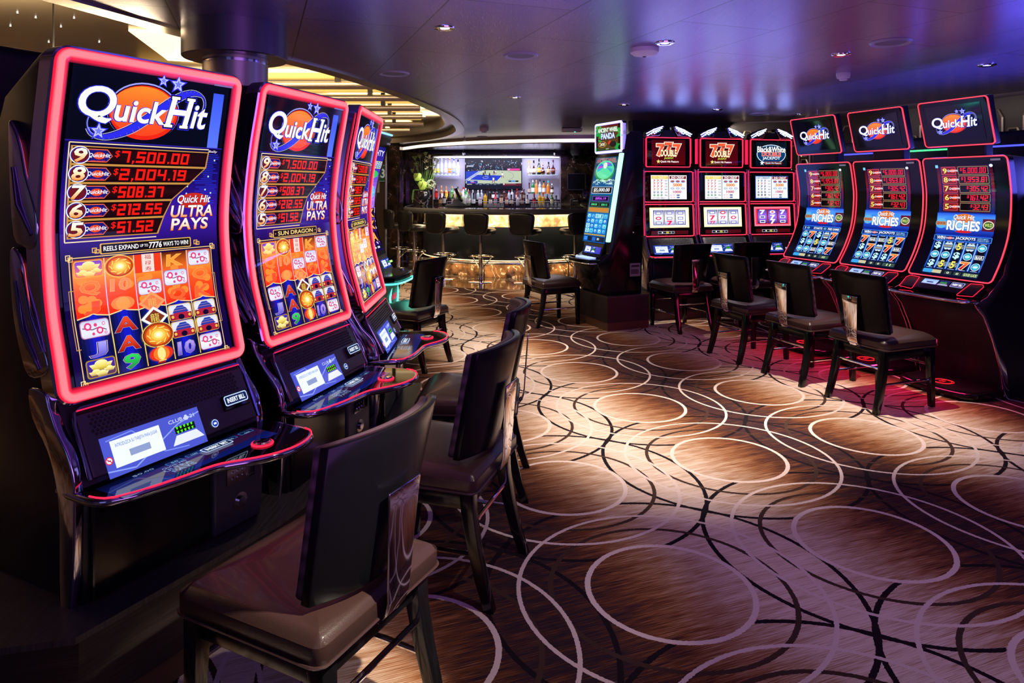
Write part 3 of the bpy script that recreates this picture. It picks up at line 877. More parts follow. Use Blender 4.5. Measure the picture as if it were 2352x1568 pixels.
def sym_coin(cv, x, y, r, veil=False):
    for k, c in ((1.12, '#e8c060'), (1.05, '#3a1004'), (1.0, '#b83a10'), (.86, '#e07018'), (.68, '#f6a030'), (.5, '#ffc850'), (.32, '#ffe890'), (.17, '#fffbe0')):
        if veil and k == 1.05: c = '#ff8a30'
        cv.ell(x, y, r*k, r*k*.70, c, n=26)
    L = cv.lay()
    for k in range(9):
        a = 2*pi*k/9
        cv.line(x+r*.6*math.cos(a), y+r*.42*math.sin(a), x+r*.8*math.cos(a+.5), y+r*.56*math.sin(a+.5), r*.06, '#ffdf7a', L)
def sym_letter(cv, st, x, y, w, h, c, rim='#e8c9d8', dark=True):
    cv.text(st, x-w*.5, y-h*.5, x+w*.5, y+h*.5, c, shear=.1, bold=.06, out=[(rim, .115), ('#0a0630', .09)] if dark else [(rim, .09)])
def sym_lantern(cv, x, y, w, h, veil=False):
    if veil:
        cv.ell(x, y, w*.5, h*.36, '#ff8448', n=18); cv.ell(x, y, w*.3, h*.33, '#ff9a50', n=18); return
    cv.rect(x-w*.16, y+h*.28, x+w*.16, y+h*.52, '#b02010')
    cv.ell(x, y, w*.55, h*.42, '#5a2a70', n=22); cv.ell(x, y, w*.5, h*.38, '#e03018', n=22)
    cv.ell(x, y, w*.34, h*.37, '#ff7a28', n=20); cv.ell(x, y, w*.17, h*.34, '#ffe08a', n=18)
    cv.rect(x-w*.16, y-h*.42, x+w*.16, y-h*.36, '#ffd060'); cv.rect(x-w*.16, y+h*.34, x+w*.16, y+h*.40, '#ffd060')
def sym_gate(cv, x, y, w, h):
    cv.rrect(x-w/2, y-h/2, x+w/2, y+h/2, w*.1, '#d8a848'); cv.rrect(x-w*.46, y-h*.46, x+w*.46, y+h*.46, w*.1, vg(y-h/2, y+h/2, '#cfd4ff', '#eef0ff', '#c0a0c0'))
    cv.rect(x-w*.46, y+h*.08, x+w*.46, y+h*.46, '#8a1830')
    cv.rect(x-w*.30, y-h*.12, x+w*.30, y+h*.44, '#b02038')
    L = cv.lay()
    for k, (a, b) in enumerate(((.36, -.02), (.30, -.18), (.20, -.32))):
        cv.poly([(x-w*(a-.08), y+h*(b-.08)), (x+w*(a-.08), y+h*(b-.08)), (x+w*a, y+h*(b+.05)), (x-w*a, y+h*(b+.05))], '#2b3aa0', L)
    cv.ell(x, y+h*.30, w*.13, h*.17, '#12082a', n=14)
    L = cv.lay()
    for dx in (-.36, .36): cv.ell(x+dx*w, y+h*.25, w*.06, w*.06, '#ffb84a', L=L, n=8)
def sym_diamond(cv, x, y, w, veil=False):
    c1, c2, c3 = ('#ff9a60', '#f07a48', '#e0b060') if veil else ('#f0f0ff', '#7a3018', '#e8d060')
    for k, c in ((.55, c1), (.40, c2)):
        cv.poly([(x, y-w*k*.72), (x+w*k, y), (x, y+w*k*.72), (x-w*k, y)], c)
    cv.text('龍', x-w*.18, y-w*.15, x+w*.18, y+w*.15, c3, bold=0)

def art_quickhit_portrait(sun):
    A = 1.70; cv = Canvas(A, .045)
    cv.rect(0, 0, 1, A, '#03020c')
    cv.rect(0, 0, 1, .40, '#050818'); cv.rect(.02, .03, .98, .385, '#040714')
    cv.rect(.885, .05, .965, .40, vg(.05, .40, '#3a55e8', '#4a68ff', '#5a74ff'))
    cv.rect(0, .395, 1, .402, '#2a1c9a')
    cv.rect(0, .402, 1, 1.70, vg(.402, 1.05, '#0a0638', '#1a0c70', '#3a18a0', '#120640'))
    art_logo(cv, .445, .215, .82)
    L = cv.lay()
    r_ = random.Random(5)
    for k in range(26):
        y = .44 + k*.013; cv.line(.80+r_.random()*.1, y, .94+r_.random()*.05, y, .004, '#2734d8', L)
    for k in range(12):
        cv.ell(.72+r_.random()*.24, .47+r_.random()*.23, .006, .006, '#c8e0ff', n=8)
    # jackpot table
    rights = (.90, .78, .66, .61, .575); y0 = .425; dh = .101
    out = [(.035, y0-.012)] + [(rights[0]+.02, y0-.012), (rights[0]+.01, y0+.10), (rights[1], y0+.20), (rights[2]+.01, y0+.27), (rights[3]+.01, y0+.34), (rights[4]+.01, y0+.52), (.035, y0+.52)]
    L = cv.lay()
    for k in range(5):
        a, b = y0+dh*k, y0+dh*(k+1)
        xr0 = (.905, .895, .785, .665, .615)[k]; xr1 = (.895, .785, .665, .615, .575)[k]
        cv.poly([(.035, a), (xr0, a), (xr1, b), (.035, b)], '#c08a40', L)
    L = cv.lay()
    for k in range(5):
        a, b = y0+dh*k+.006, y0+dh*(k+1)-.006
        xr0 = (.895, .88, .77, .655, .605)[k]; xr1 = (.885, .78, .66, .608, .565)[k]
        cv.poly([(.045, a), (xr0, a), (xr1, b), (.045, b)], vg(a, b, '#120406', '#2a0a08', '#0c0204'), L)
    cv.path([(.90, y0-.016), (.024, y0-.016), (.024, y0+.522), (.56, y0+.522)], .006, '#f0d8b0')
    for k, (n_, amt, w_) in enumerate((('9', '7,500.00', .49), ('8', '2,004.19', .48), ('7', '508.37', .33), ('6', '212.55', .325), ('5', '51.52', .27))):
        yc = y0 + dh*(k+.5)
        cv.poly([(.10, yc-.036), (.235, yc-.036), (.268, yc), (.235, yc+.036), (.10, yc+.036)], '#e0603a')
        cv.poly([(.10, yc-.031), (.233, yc-.031), (.262, yc), (.233, yc+.031), (.10, yc+.031)], '#1a1470')
        art_minilogo(cv, .128, yc-.024, .252, yc+.024)
        cv.ell(.083, yc, .055, .048, '#f4f4ff'); cv.ell(.083, yc, .050, .043, '#2026a8'); cv.ell(.083, yc, .046, .039, '#6a1420')
        cv.text(n_, .050, yc-.036, .116, yc+.036, vg(yc-.036, yc+.036, '#ffffff', '#ffe0b0', '#ff8a20'), shear=.2, bold=.06, out=[('#3a0a08', .12)])
        cv.text('WITH MAX BET', .145, yc+.026, .225, yc+.034, '#ff4020', bold=0)
        art_amount(cv, amt, .28, yc-.033, .28+w_, yc+.033)
    # Quick Hit Ultra Pays
    cv.ell(.82, .735, .11, .05, '#c02818', n=24)
    cv.text('Quick Hit', .70, .70, .94, .755, '#ffffff', shear=.25, bold=.03, out=[('#1414a0', .10), ('#000010', .07)])
    cv.text('ULTRA', .66, .765, .965, .835, vg(.765, .835, '#ffffff', '#fff0d8', '#ff8a30'), shear=.15, bold=.05, out=[('#7a2008', .11)])
    cv.text('PAYS', .665, .845, .925, .915, vg(.845, .915, '#ffffff', '#fff0d8', '#ff8a30'), shear=.15, bold=.05, out=[('#7a2008', .11)])
    cv.text('Bally', .90, .412, .965, .430, '#e8d8e8', shear=.2, bold=.02)
    # banner
    cv.rrect(.215, .965, .80, 1.025, .008, '#e8b850'); cv.rrect(.222, .970, .793, 1.020, .006, '#140a10')
    if sun: cv.text('· SUN DRAGON ·', .24, .98, .78, 1.01, '#f8dc80', shear=.05, bold=.03)
    else:
        cv.text('REELS EXPAND', .235, .982, .445, 1.008, '#ffffff', bold=.03)
        cv.text('UP TO', .455, .986, .505, 1.002, '#ffffff', bold=.02)
        cv.text('7776', .512, .978, .595, 1.012, '#ffffff', shear=.1, bold=.05)
        cv.text('WAYS TO WIN!', .605, .982, .78, 1.008, '#ffffff', bold=.03)
    for x in (.17, .82):
        cv.frame(x, .985, x+.028, 1.013, .005, GOLD); cv.frame(x+.014, .995, x+.042, 1.018, .005, GOLD)
    # reels
    x0, x1, ya, yb = .055, .935, 1.045, 1.675
    cv.frame(x0-.014, ya-.014, x1+.014, yb+.014, .005, '#f0c878')
    cv.frame(x0-.026, ya+.16, x1+.026, yb-.16, .004, '#c08a58')
    cw = (x1-x0)/5; rh = (yb-ya)/6; ym = ya + rh*2.92
    cv.rect(x0, ya, x1, yb, '#02021a')
    L = cv.lay(); L2 = cv.lay()
    for k in range(5):
        cx = x0+cw*(k+.5)
        for q in range(8):
            f = 1-abs(q-3.5)/3.8
            xa = x0+cw*k+cw*.02+q*cw*.12
            cv.rect(xa, ym-.03, xa+cw*.12, yb, (.002+.004*f, .003+.008*f, .05+.65*f*f), L)
        cols = ['#ff7a28', '#ffa03a', '#ff6a22', '#ff4a18', '#f03010']
        cv.poly([(cx-cw/2, ya), (cx+cw/2, ya), (cx+cw/2, ym+.008), (cx, ym-.012), (cx-cw/2, ym+.008)],
                vg(ya, ym, *(['#b04818', '#ff9a30', '#ff5a20', '#ff4018', '#f02810'] if k != 3 else ['#4a1404', '#d86018', '#ff6a28', '#ff4818', '#f02810'])), L2)
    L = cv.lay()
    for k in range(5):
        cx = x0+cw*(k+.5)
        for q in range(7):
            X, Y = cx+(r_.random()-.5)*cw*.6, ya+.03+r_.random()*(ym-ya-.06)
            cv.ell(X, Y, cw*.16, rh*.22, '#ff8a34', n=12, L=L)
    L = cv.lay()
    for k in range(5):
        cx = x0+cw*(k+.5)
        cv.path([(cx-cw/2, ym+.008), (cx-cw*.12, ym-.004), (cx, ym-.012), (cx+cw*.12, ym-.004), (cx+cw/2, ym+.008)], .006, '#ffd890', L)
    C = lambda c, r: (x0+cw*(c+.5), ya+rh*(r+.5))
    w_, h_ = cw*.92, rh*.9
    for k in range(1, 5):
        cv.rect(x0+cw*k-.003, ya, x0+cw*k+.003, yb, vg(ya, yb, '#f8c8a0', '#c8b0f0', '#f0d870', '#e8c040'))
    sym_ingot(cv, *C(0, 0), w_, h_, True); sym_coin(cv, *C(1, .02), cw*.46, True)
    cv.rect(x0+cw*2.02, ya, x0+cw*2.98, ya+rh*1.02, '#e83a18'); cv.rect(x0+cw*2.28, ya, x0+cw*2.72, ya+rh*1.0, '#ffd8d0')
    for q, ch in enumerate('福禄寿'):
        cv.text(ch, x0+cw*2.38, ya+rh*(.04+.33*q), x0+cw*2.62, ya+rh*(.30+.33*q), '#a02828', bold=0)
    sym_letter(cv, 'K', *C(3, 0), cw*.55, rh*.62, '#ff9a38', '#ffd070', False); sym_card(cv, *C(4, 0), w_, h_)
    v = '#ff7a34'; vr = '#ffb060'
    sym_letter(cv, 'Q', *C(0, 1), cw*.6, rh*.7, v, vr, False); sym_letter(cv, '10', *C(1, 1), cw*.66, rh*.6, '#ff8a50', '#ffb898', False)
    sym_card(cv, *C(2, 1.35), w_*.95, h_*.9); sym_card(cv, *C(3, 1), w_, h_); sym_letter(cv, 'Q', *C(4, 1), cw*.6, rh*.7, v, vr, False)
    sym_letter(cv, 'J', *C(0, 2), cw*.4, rh*.6, '#f8502a', '#ff7a48', False); sym_lantern(cv, *C(1, 2), cw*.8, rh, True)
    sym_diamond(cv, *C(2, 2.2), cw*.9, True); sym_letter(cv, 'Q', *C(3, 2), cw*.6, rh*.7, '#fa6030', '#ff8048', False); sym_letter(cv, 'K', *C(4, 2), cw*.55, rh*.62, '#fa6030', '#ff8048', False)
    sym_card(cv, *C(0, 3.05), w_, h_); sym_letter(cv, 'A', *C(1, 3.1), cw*.66, rh*.68, vg(C(1, 3)[1]-.04, C(1, 3)[1]+.05, '#ff5028', '#a01008'))
    sym_diamond(cv, *C(2, 3.05), cw*.92); sym_gate(cv, *C(3, 3.0), w_, h_); sym_gate(cv, *C(4, 3.0), w_, h_)
    sym_letter(cv, 'J', *C(0, 4.1), cw*.42, rh*.68, vg(C(0, 4)[1]-.04, C(0, 4)[1]+.05, '#b0a8ff', '#5a50c8')); sym_letter(cv, 'A', *C(1, 4.1), cw*.66, rh*.68, vg(C(1, 4)[1]-.04, C(1, 4)[1]+.05, '#ff5028', '#a01008'))
    sym_gate(cv, *C(3, 3.95), w_, h_); sym_gate(cv, *C(4, 3.95), w_, h_)
    sym_coin(cv, *C(2, 3.98), cw*.52)
    sym_ingot(cv, *C(0, 5.0), w_, h_); sym_letter(cv, '9', *C(1, 5.05), cw*.5, rh*.68, vg(C(1, 5)[1]-.04, C(1, 5)[1]+.05, '#30e060', '#0a7830'))
    sym_lantern(cv, *C(2, 5.0), cw*.86, rh); sym_letter(cv, '10', *C(3, 5), cw*.62, rh*.66, vg(C(3, 5)[1]-.04, C(3, 5)[1]+.05, '#b8a0ff', '#4a38c0')); sym_card(cv, *C(4, 4.95), w_, h_)
    for x, y in ((x0-.03, ya-.03), (x1+.004, ya-.03), (x0-.03, yb-.004), (x1+.004, yb-.004)):
        cv.frame(x, y, x+.026, y+.030, .004, '#ffe0a0'); cv.frame(x+.010, y+.010, x+.036, y+.038, .004, '#f0b860')
    return cv

def art_riches(v):
    A = 1.88; cv = Canvas(A, .05)
    cv.rect(0, 0, 1, A, '#02040f')
    cv.rect(.02, .02, .98, 1.84, vg(0, 1.84, '#2a0410', '#7a1420', '#0a1a60', '#1038c0', '#0a2a90', '#04103a'))
    cv.rect(.07, .03, .93, .80, '#0a1450'); cv.rect(.10, .03, .90, .80, '#400a14')
    cv.rect(.0, .0, .05, .05, '#7ad0ff'); cv.ell(.96, .03, .03, .025, '#dfe8f0')
    for k, (n_, a) in enumerate((('9', '6,000.00'), ('8', '1,953.81'), ('7', '305.42'), ('6', '161.42'), ('5', '32.43'))):
        y = .035 + k*.152
        cv.rrect(.10, y, .36, y+.135, .01, '#c84a60'); cv.rect(.11, y+.01, .35, y+.125, '#7a1018')
        cv.text(n_, .13, y+.025, .20, y+.11, '#ffe070', bold=.05, out=[('#3a0a08', .1)])
        art_minilogo(cv, .21, y+.03, .40, y+.105)
        cv.rrect(.40, y, .91, y+.135, .01, '#9a8a60'); cv.rect(.408, y+.009, .902, y+.126, '#080204')
        w_ = {8: .44, 6: .36, 5: .30}[len(a)]
        art_amount(cv, a, .88-w_, y+.022, .885, y+.112, '#f02038')
    cv.rect(0, .82, 1, 1.18, vg(.82, 1.18, '#1a50d8', '#58a8ff', '#2050d8', '#0a1a80'))
    cv.ell(.48, .99, .40, .14, '#3a8af8'); cv.ell(.48, .99, .26, .09, '#88c8ff')
    cv.ell(.49, .90, .16, .075, '#e07018'); cv.text('Quick Hit', .30, .845, .66, .935, '#ffffff', shear=.25, bold=.03, out=[('#102a90', .09)])
    cv.text('RICHES', .20, .95, .76, 1.10, '#f8faff', bold=.09, out=[('#0a2080', .17)])
    cv.ell(.50, 1.125, .14, .02, '#d02020')
    cv.ell(.09, 1.0, .10, .085, '#5ab0e0'); cv.rect(.0, .97, .18, 1.03, '#c87838'); cv.text('QUICK', .01, .98, .17, 1.02, '#1a2a60', bold=.03)
    cv.rect(.80, .90, 1, 1.10, '#5a1430'); cv.ell(.90, 1.0, .09, .07, '#e8d8c0'); cv.ell(.90, 1.0, .075, .055, '#20502a'); cv.text('WILD', .84, .975, .96, 1.025, '#c8e070', bold=.06)
    cv.rect(.0, 1.20, 1, 1.285, '#4a9af0'); cv.rect(.01, 1.207, .99, 1.278, '#0c2a78')
    if v == 0:
        cv.text('3', .05, 1.222, .08, 1.262, '#fff', bold=.03); cv.ell(.15, 1.242, .04, .022, '#6aa0c0'); cv.text('STARTS', .30, 1.222, .53, 1.262, '#ffffff', bold=.05); cv.ell(.60, 1.242, .04, .022, '#6aa0c0'); cv.text('FREE GAMES', .68, 1.222, .97, 1.262, '#ffffff', bold=.04)
    else:
        cv.text('WIN', .06, 1.215, .20, 1.268, '#ffffff', bold=.05); art_minilogo(cv, .21, 1.215, .37, 1.268); cv.text('JACKPOTS', .39, 1.215, .73, 1.268, '#ffffff', bold=.05)
        cv.text('WITH MAX', .76, 1.218, .94, 1.238, '#a8d8ff', bold=.02); cv.text('CREDITS BET', .76, 1.246, .96, 1.266, '#a8d8ff', bold=.02)
    x0, x1, ya, yb = .02, .98, 1.30, 1.74; cw = (x1-x0)/5; rh = (yb-ya)/3
    cv.rect(x0, ya, x1, yb, '#bcd8ff'); cv.rect(x0+.006, ya+.006, x1-.006, yb-.006, '#02040a')
    L = cv.lay(); L2 = cv.lay()
    for k in range(6):
        x = x0+cw*k
        cv.rect(max(x-cw*.22, x0), ya, min(x+cw*.22, x1), yb, '#06184a', L)
        cv.rect(max(x-cw*.10, x0), ya, min(x+cw*.10, x1), yb, '#1a58d0', L2)
    L = cv.lay()
    for k in range(1, 5): cv.rect(x0+cw*k-.006, ya, x0+cw*k+.006, yb, '#a8d8ff', L)
    grids = (['o7$W7', '$o5oB', 'ooBo7'], ['7BB57', '$7W7B', 'oo$$7'], ['$W5Wo', 'oo$oB', '$557o'])[v]
    for r, row in enumerate(grids):
        for c, ch in enumerate(row):
            x, y = x0+cw*(c+.5), ya+rh*(r+.5)
            if ch == 'o':
                cv.ell(x, y, cw*.38, rh*.40, '#d8f0ff', n=20); cv.ell(x, y, cw*.33, rh*.35, '#2a98b8', n=20); cv.ell(x, y, cw*.22, rh*.22, '#7ad8e8', n=14)
                cv.rect(x-cw*.22, y-rh*.05, x+cw*.22, y+rh*.06, '#f0ffff')
            elif ch == '$':
                cv.text('$', x-cw*.25, y-rh*.36, x+cw*.25, y+rh*.36, '#c8f0f8', bold=.08, out=[('#1a6890', .14)])
            elif ch == '7':
                cv.text('7', x-cw*.32, y-rh*.38, x+cw*.32, y+rh*.38, vg(y-rh*.38, y+rh*.38, '#ff8a30', '#e81818', '#a80808'), bold=.09, out=[('#fff0d0', .18)])
            elif ch == 'B':
                cv.rect(x-cw*.38, y-rh*.22, x+cw*.38, y+rh*.22, '#e8f0e8'); cv.rect(x-cw*.34, y-rh*.17, x+cw*.34, y+rh*.17, '#0a1a1a'); cv.text('BAR', x-cw*.28, y-rh*.12, x+cw*.28, y+rh*.12, '#ffffff', bold=.06)
            elif ch == '5':
                cv.rect(x-cw*.4, y-rh*.22, x+cw*.4, y+rh*.22, '#a8b8b0'); cv.rect(x-cw*.36, y-rh*.17, x+cw*.36, y+rh*.17, '#1a2828')
                cv.text('BAR', x-cw*.33, y-rh*.12, x+cw*.33, y+rh*.12, '#c8c8c0', bold=.05); cv.text('5', x-cw*.17, y-rh*.36, x+cw*.17, y+rh*.34, '#f8e860', bold=.07, out=[('#1a1808', .13)])
            else:
                cv.ell(x-cw*.15, y, cw*.24, rh*.42, '#c8dce8', n=14); cv.ell(x+cw*.15, y, cw*.24, rh*.42, '#c8dce8', n=14); cv.rect(x-cw*.45, y-rh*.16, x+cw*.45, y+rh*.2, '#2a5a90')
                cv.text('QUICKHIT', x-cw*.4, y-rh*.08, x+cw*.4, y+rh*.12, '#e8c860', bold=.04)
    cv.rect(0, 1.755, 1, 1.83, '#0a1420'); cv.rrect(.03, 1.763, .20, 1.823, .02, '#3aa0e8'); cv.rect(.20, 1.768, .36, 1.82, '#c8c09a')
    for x, s_ in ((.42, '0'), (.58, '60' if v else '20')): cv.rect(x, 1.772, x+.12, 1.82, '#304038'); cv.text(s_, x+.04, 1.78, x+.08, 1.812, '#f0ffe0', bold=.03)
    cv.rect(.73, 1.768, .98, 1.824, '#3a5048'); cv.text('GOOD LUCK!' if v == 2 else ('11' if v == 1 else '1010'), .75 if v == 2 else .82, 1.777, .97 if v == 2 else .90, 1.815, '#e8ffb0', shear=.1, bold=.04)
    return cv

def art_topper_qh():
    cv = Canvas(.62, .2); cv.rect(0, 0, 1, .62, '#020306')
    art_logo(cv, .5, .32, .84, True); return cv
def art_club(lang, c='#16308c'):
    if lang: c = '#4a55c8'
    A = .36; cv = Canvas(A, 1)
    cv.rect(0, 0, 1, A, vg(0, A, c, '#7a84f0' if lang else '#5a6ee8', c))
    L = cv.lay()
    cv.path([(0, .30), (.25, .34), (.5, .22), (.75, .10), (1, .05)], .012, '#8aa0ff', L); cv.path([(.05, .04), (.3, .02), (.55, .30), (.8, .33)], .010, '#7a90f8', L)
    cv.rect(.08, .05, .56, .29, '#e8f0ff'); cv.text('INTRODUZCA SU TARJETA PARA JUGAR' if lang else 'INSERT CARD TO PLAY', .12, .085, .53, .125, '#3a68c8', bold=.01)
    cv.rect(.23, .17, .43, .23, '#8a9ac8')
    cv.text('CLUB♣21', .66, .04, .94, .09, '#c8d0ff', bold=.02)
    cv.rect(.70, .125, .92, .19, '#0a1408')
    L = cv.lay()
    for q in range(5):
        for yy in (.138, .177): cv.poly([(.715+q*.04, yy-.012), (.74+q*.04, yy-.012), (.732+q*.04, yy+.012), (.722+q*.04, yy+.012)], '#58f020', L)
    cv.poly([(.70, .205), (.92, .205), (.985, .29), (.64, .29)], '#dfe4f4')
    if lang:
        cv.ell(.035, .21, .035, .035, '#e02030', n=16); cv.ell(.035, .21, .026, .026, '#f0e8f8', n=16); cv.line(.015, .19, .055, .23, .008, '#e02030'); cv.rect(.02, .207, .05, .213, '#303040')
    return cv
def art_label(st, c='#e8f2ff', bg='#0a1c3c', A=.36):
    cv = Canvas(A, 1); cv.rrect(0, 0, 1, A, .08, '#bcd4ff'); cv.rrect(.035, .035, .965, A-.035, .06, bg); cv.text(st, .12, A*.28, .88, A*.72, c, bold=.08); return cv
def art_deck():
    cv = Canvas(.30, 1); cv.rect(0, 0, 1, .30, vg(0, .3, '#020826', '#061452', '#0a1c70')); cv.poly([(.14, .10), (1, .02), (1, .17), (.30, .26)], '#30103a')
    cv.text('ULTRA', .30, .14, .46, .18, '#7a9ac8', bold=.04); cv.text('PAYS', .32, .19, .46, .23, '#7a9ac8', bold=.04); cv.text('Quick Hit', .31, .10, .46, .13, '#9ab0d8', shear=.2)
    cv.text('$0.00', .18, .03, .30, .06, '#88a8d8')
    for q, s_ in enumerate(('50', '100', '150', '300', '500')):
        x = .36+q*.128; cv.rrect(x, .05-.004*q, x+.10, .10-.004*q, .008, '#3a78c0'); cv.rrect(x+.005, .055-.004*q, x+.095, .095-.004*q, .006, '#081a40'); cv.text(s_, x+.03, .063, x+.07, .085, '#9ac8e8')
    return cv
def art_deck_bright():
    cv = art_deck(); return cv
def art_double(v):
    A = .68; cv = Canvas(A, 1)
    if v == 0:
        cv.rect(0, 0, 1, A, vg(0, A, '#3a0208', '#a00c10', '#c81414', '#500408'))
        L = cv.lay()
        for k in range(14): cv.line(0, .05*k, 1, .05*k, .006, '#6a0408', L)
        for x in (.26, .5, .74): cv.text('7', x-.10, .12-.04*(x == .5), x+.10, .42-.04*(x == .5), '#ff5a38', bold=.1, out=[('#fff0d8', .2)])
        cv.rect(.26, .27, .74, .46, '#5a0804'); cv.text('DOUBLE', .27, .27, .73, .44, '#fff4c8', bold=.08, out=[('#c83a08', .16)]); cv.text('JACKPOT', .37, .47, .64, .53, '#d8e858', bold=.05, out=[('#1a3008', .12)])
        cv.text('Blazing', .34, .12, .60, .20, '#3a0808', shear=.2, bold=.05)
        cv.text('Quick Hit Feature', .26, .56, .80, .62, '#ffffff', shear=.1, bold=.04, out=[('#b02010', .1)]); cv.star(.20, .585, .06, '#ffe888')
    else:
        cv.rect(0, 0, 1, A, '#04101e'); cv.ell(.5, .35, .47, .28, '#d8ecff'); cv.ell(.5, .35, .45, .26, '#0a3a6a')
        cv.rect(.04, .14, .96, .30, '#0a2a50')
        cv.text('Black&White', .05, .13, .95, .29, '#ffffff', bold=.06, out=[('#001018', .14)]); cv.text('DOUBLE', .2, .29, .8, .40, '#e02828', bold=.09, out=[('#ffffff', .15)]); cv.text('JACKPOT', .22, .42, .78, .52, '#e8f4ff', bold=.06, out=[('#0a2a50', .12)])
        cv.rrect(.28, .56, .84, .64, .03, '#d83028'); cv.rrect(.29, .567, .83, .633, .03, '#10141c'); cv.text('Quick Hit Feature', .31, .575, .81, .625, '#ffffff', shear=.1, bold=.03); cv.star(.20, .60, .07, '#e8f0ff')
    return cv
def art_paytable(v):
    A = .62; cv = Canvas(A, .05)
    cv.rect(0, 0, 1, A, '#f4f4fa' if not v else '#1a4a9a')
    if v: cv.rect(.02, .02, .98, .60, '#f0f4fc')
    cv.rect(.485, 0, .50, A, '#304060')
    cv.rect(.02, .02, .475, .095, '#e8c838' if not v else '#dce8f8'); cv.text('1ST CREDIT', .06, .033, .44, .082, '#f8f8e0' if not v else '#1a3a70', bold=.03)
    cv.rect(.52, .02, .98, .095, '#7a0c14'); cv.text('2ND CREDIT', .56, .03, .94, .085, '#ffffff', bold=.05)
    L = cv.lay()
    for r in range(6):
        for c in range(3):
            col = ('#c03040', '#d03848', '#c04030', '#d86848', '#7a90b0', '#58a070')[r] if not v else ('#2050a0', '#c02030', '#101820', '#406080', '#607080', '#384858')[r]
            cv.text('7' if r < 4 else '8', .07+c*.10, .115+r*.075, .12+c*.10, .165+r*.075, col, bold=.08, L=L)
        cv.text(('5000', '200', '100', '40', '20', '5')[r], .38, .125+r*.075, .46, .16+r*.075, '#404858', L=L)
    cv.text('ANY THREE SYMBOLS', .04, .57, .40, .60, '#303848')
    for x in (.60, .75, .90):
        cv.ell(x, .16, .06, .032, '#3878c8', n=12); cv.ell(x, .155, .04, .02, '#d05040', n=10); cv.ell(x, .34, .05, .024, '#3878c8', n=12); cv.ell(x, .34, .035, .016, '#d8e0f0', n=10)
    cv.text('5000', .62, .215, .86, .285, '#ff8a18', bold=.06, out=[('#a03008', .1)]); cv.text('1000', .62, .40, .84, .46, '#c82858', bold=.06)
    for r in range(2): cv.text(('ANY TWO', 'ANY ONE')[r], .53, .50+r*.06, .68, .53+r*.06, '#c04058'); cv.ell(.76, .515+r*.06, .05, .02, '#506898', n=12)
    return cv
def art_reels(v, sy):
    A = .47; cv = Canvas(A, .05)
    if v: cv.rect(0, 0, 1, A, '#ff6a80'); cv.rect(.04, .04, .96, .43, '#f02848')
    else: cv.rect(0, 0, 1, A, '#ffe9a8'); cv.rect(.035, .035, .965, .435, '#fffdf0')
    for k in range(3):
        x = .10+.28*k; cv.rect(x-.015, .06, x+.255, .41, '#18182a')
        cv.rect(x, .07, x+.24, .40, vg(.07, .40, '#7070a0', '#e8e8ff', '#9090c0') if not v else vg(.07, .40, '#4a2a80', '#8a60d8', '#3a2070'))
        for q, s_ in enumerate(sy[k]):
            yc = (.13, .25, .36)[q]
            if s_ == '7': cv.text('7', x+.06, yc-.05, x+.18, yc+.05, '#e02040' if not v else '#ffffff', bold=.09)
            elif s_ == 'o': cv.ell(x+.12, yc, .075, .04, '#c03048' if not v else '#f0f0ff', n=14); cv.ell(x+.12, yc, .04, .02, '#f0e8f8' if not v else '#d03050', n=12)
            elif s_ == '-': cv.rect(x+.05, yc-.03, x+.19, yc+.03, '#2a3478' if not v else '#fff'); cv.rect(x+.065, yc-.018, x+.175, yc+.018, '#f0f4ff' if not v else '#2a3478')
            elif s_ == '%': cv.text('77', x+.05, yc-.03, x+.19, yc+.03, '#d02050', bold=.09)
    return cv
def art_strip():
    cv = Canvas(.09, 1); cv.rect(0, 0, 1, .09, '#4a0610'); cv.rect(.18, .015, .62, .075, '#b8c8d8'); cv.rect(.19, .022, .61, .068, '#10141c'); cv.text('1', .28, .03, .31, .06, '#fff'); cv.rect(.40, .02, .47, .07, '#d8d040'); cv.text('$1', .41, .028, .46, .062, '#202010', bold=.04); cv.text('2', .52, .03, .55, .06, '#fff')
    return cv
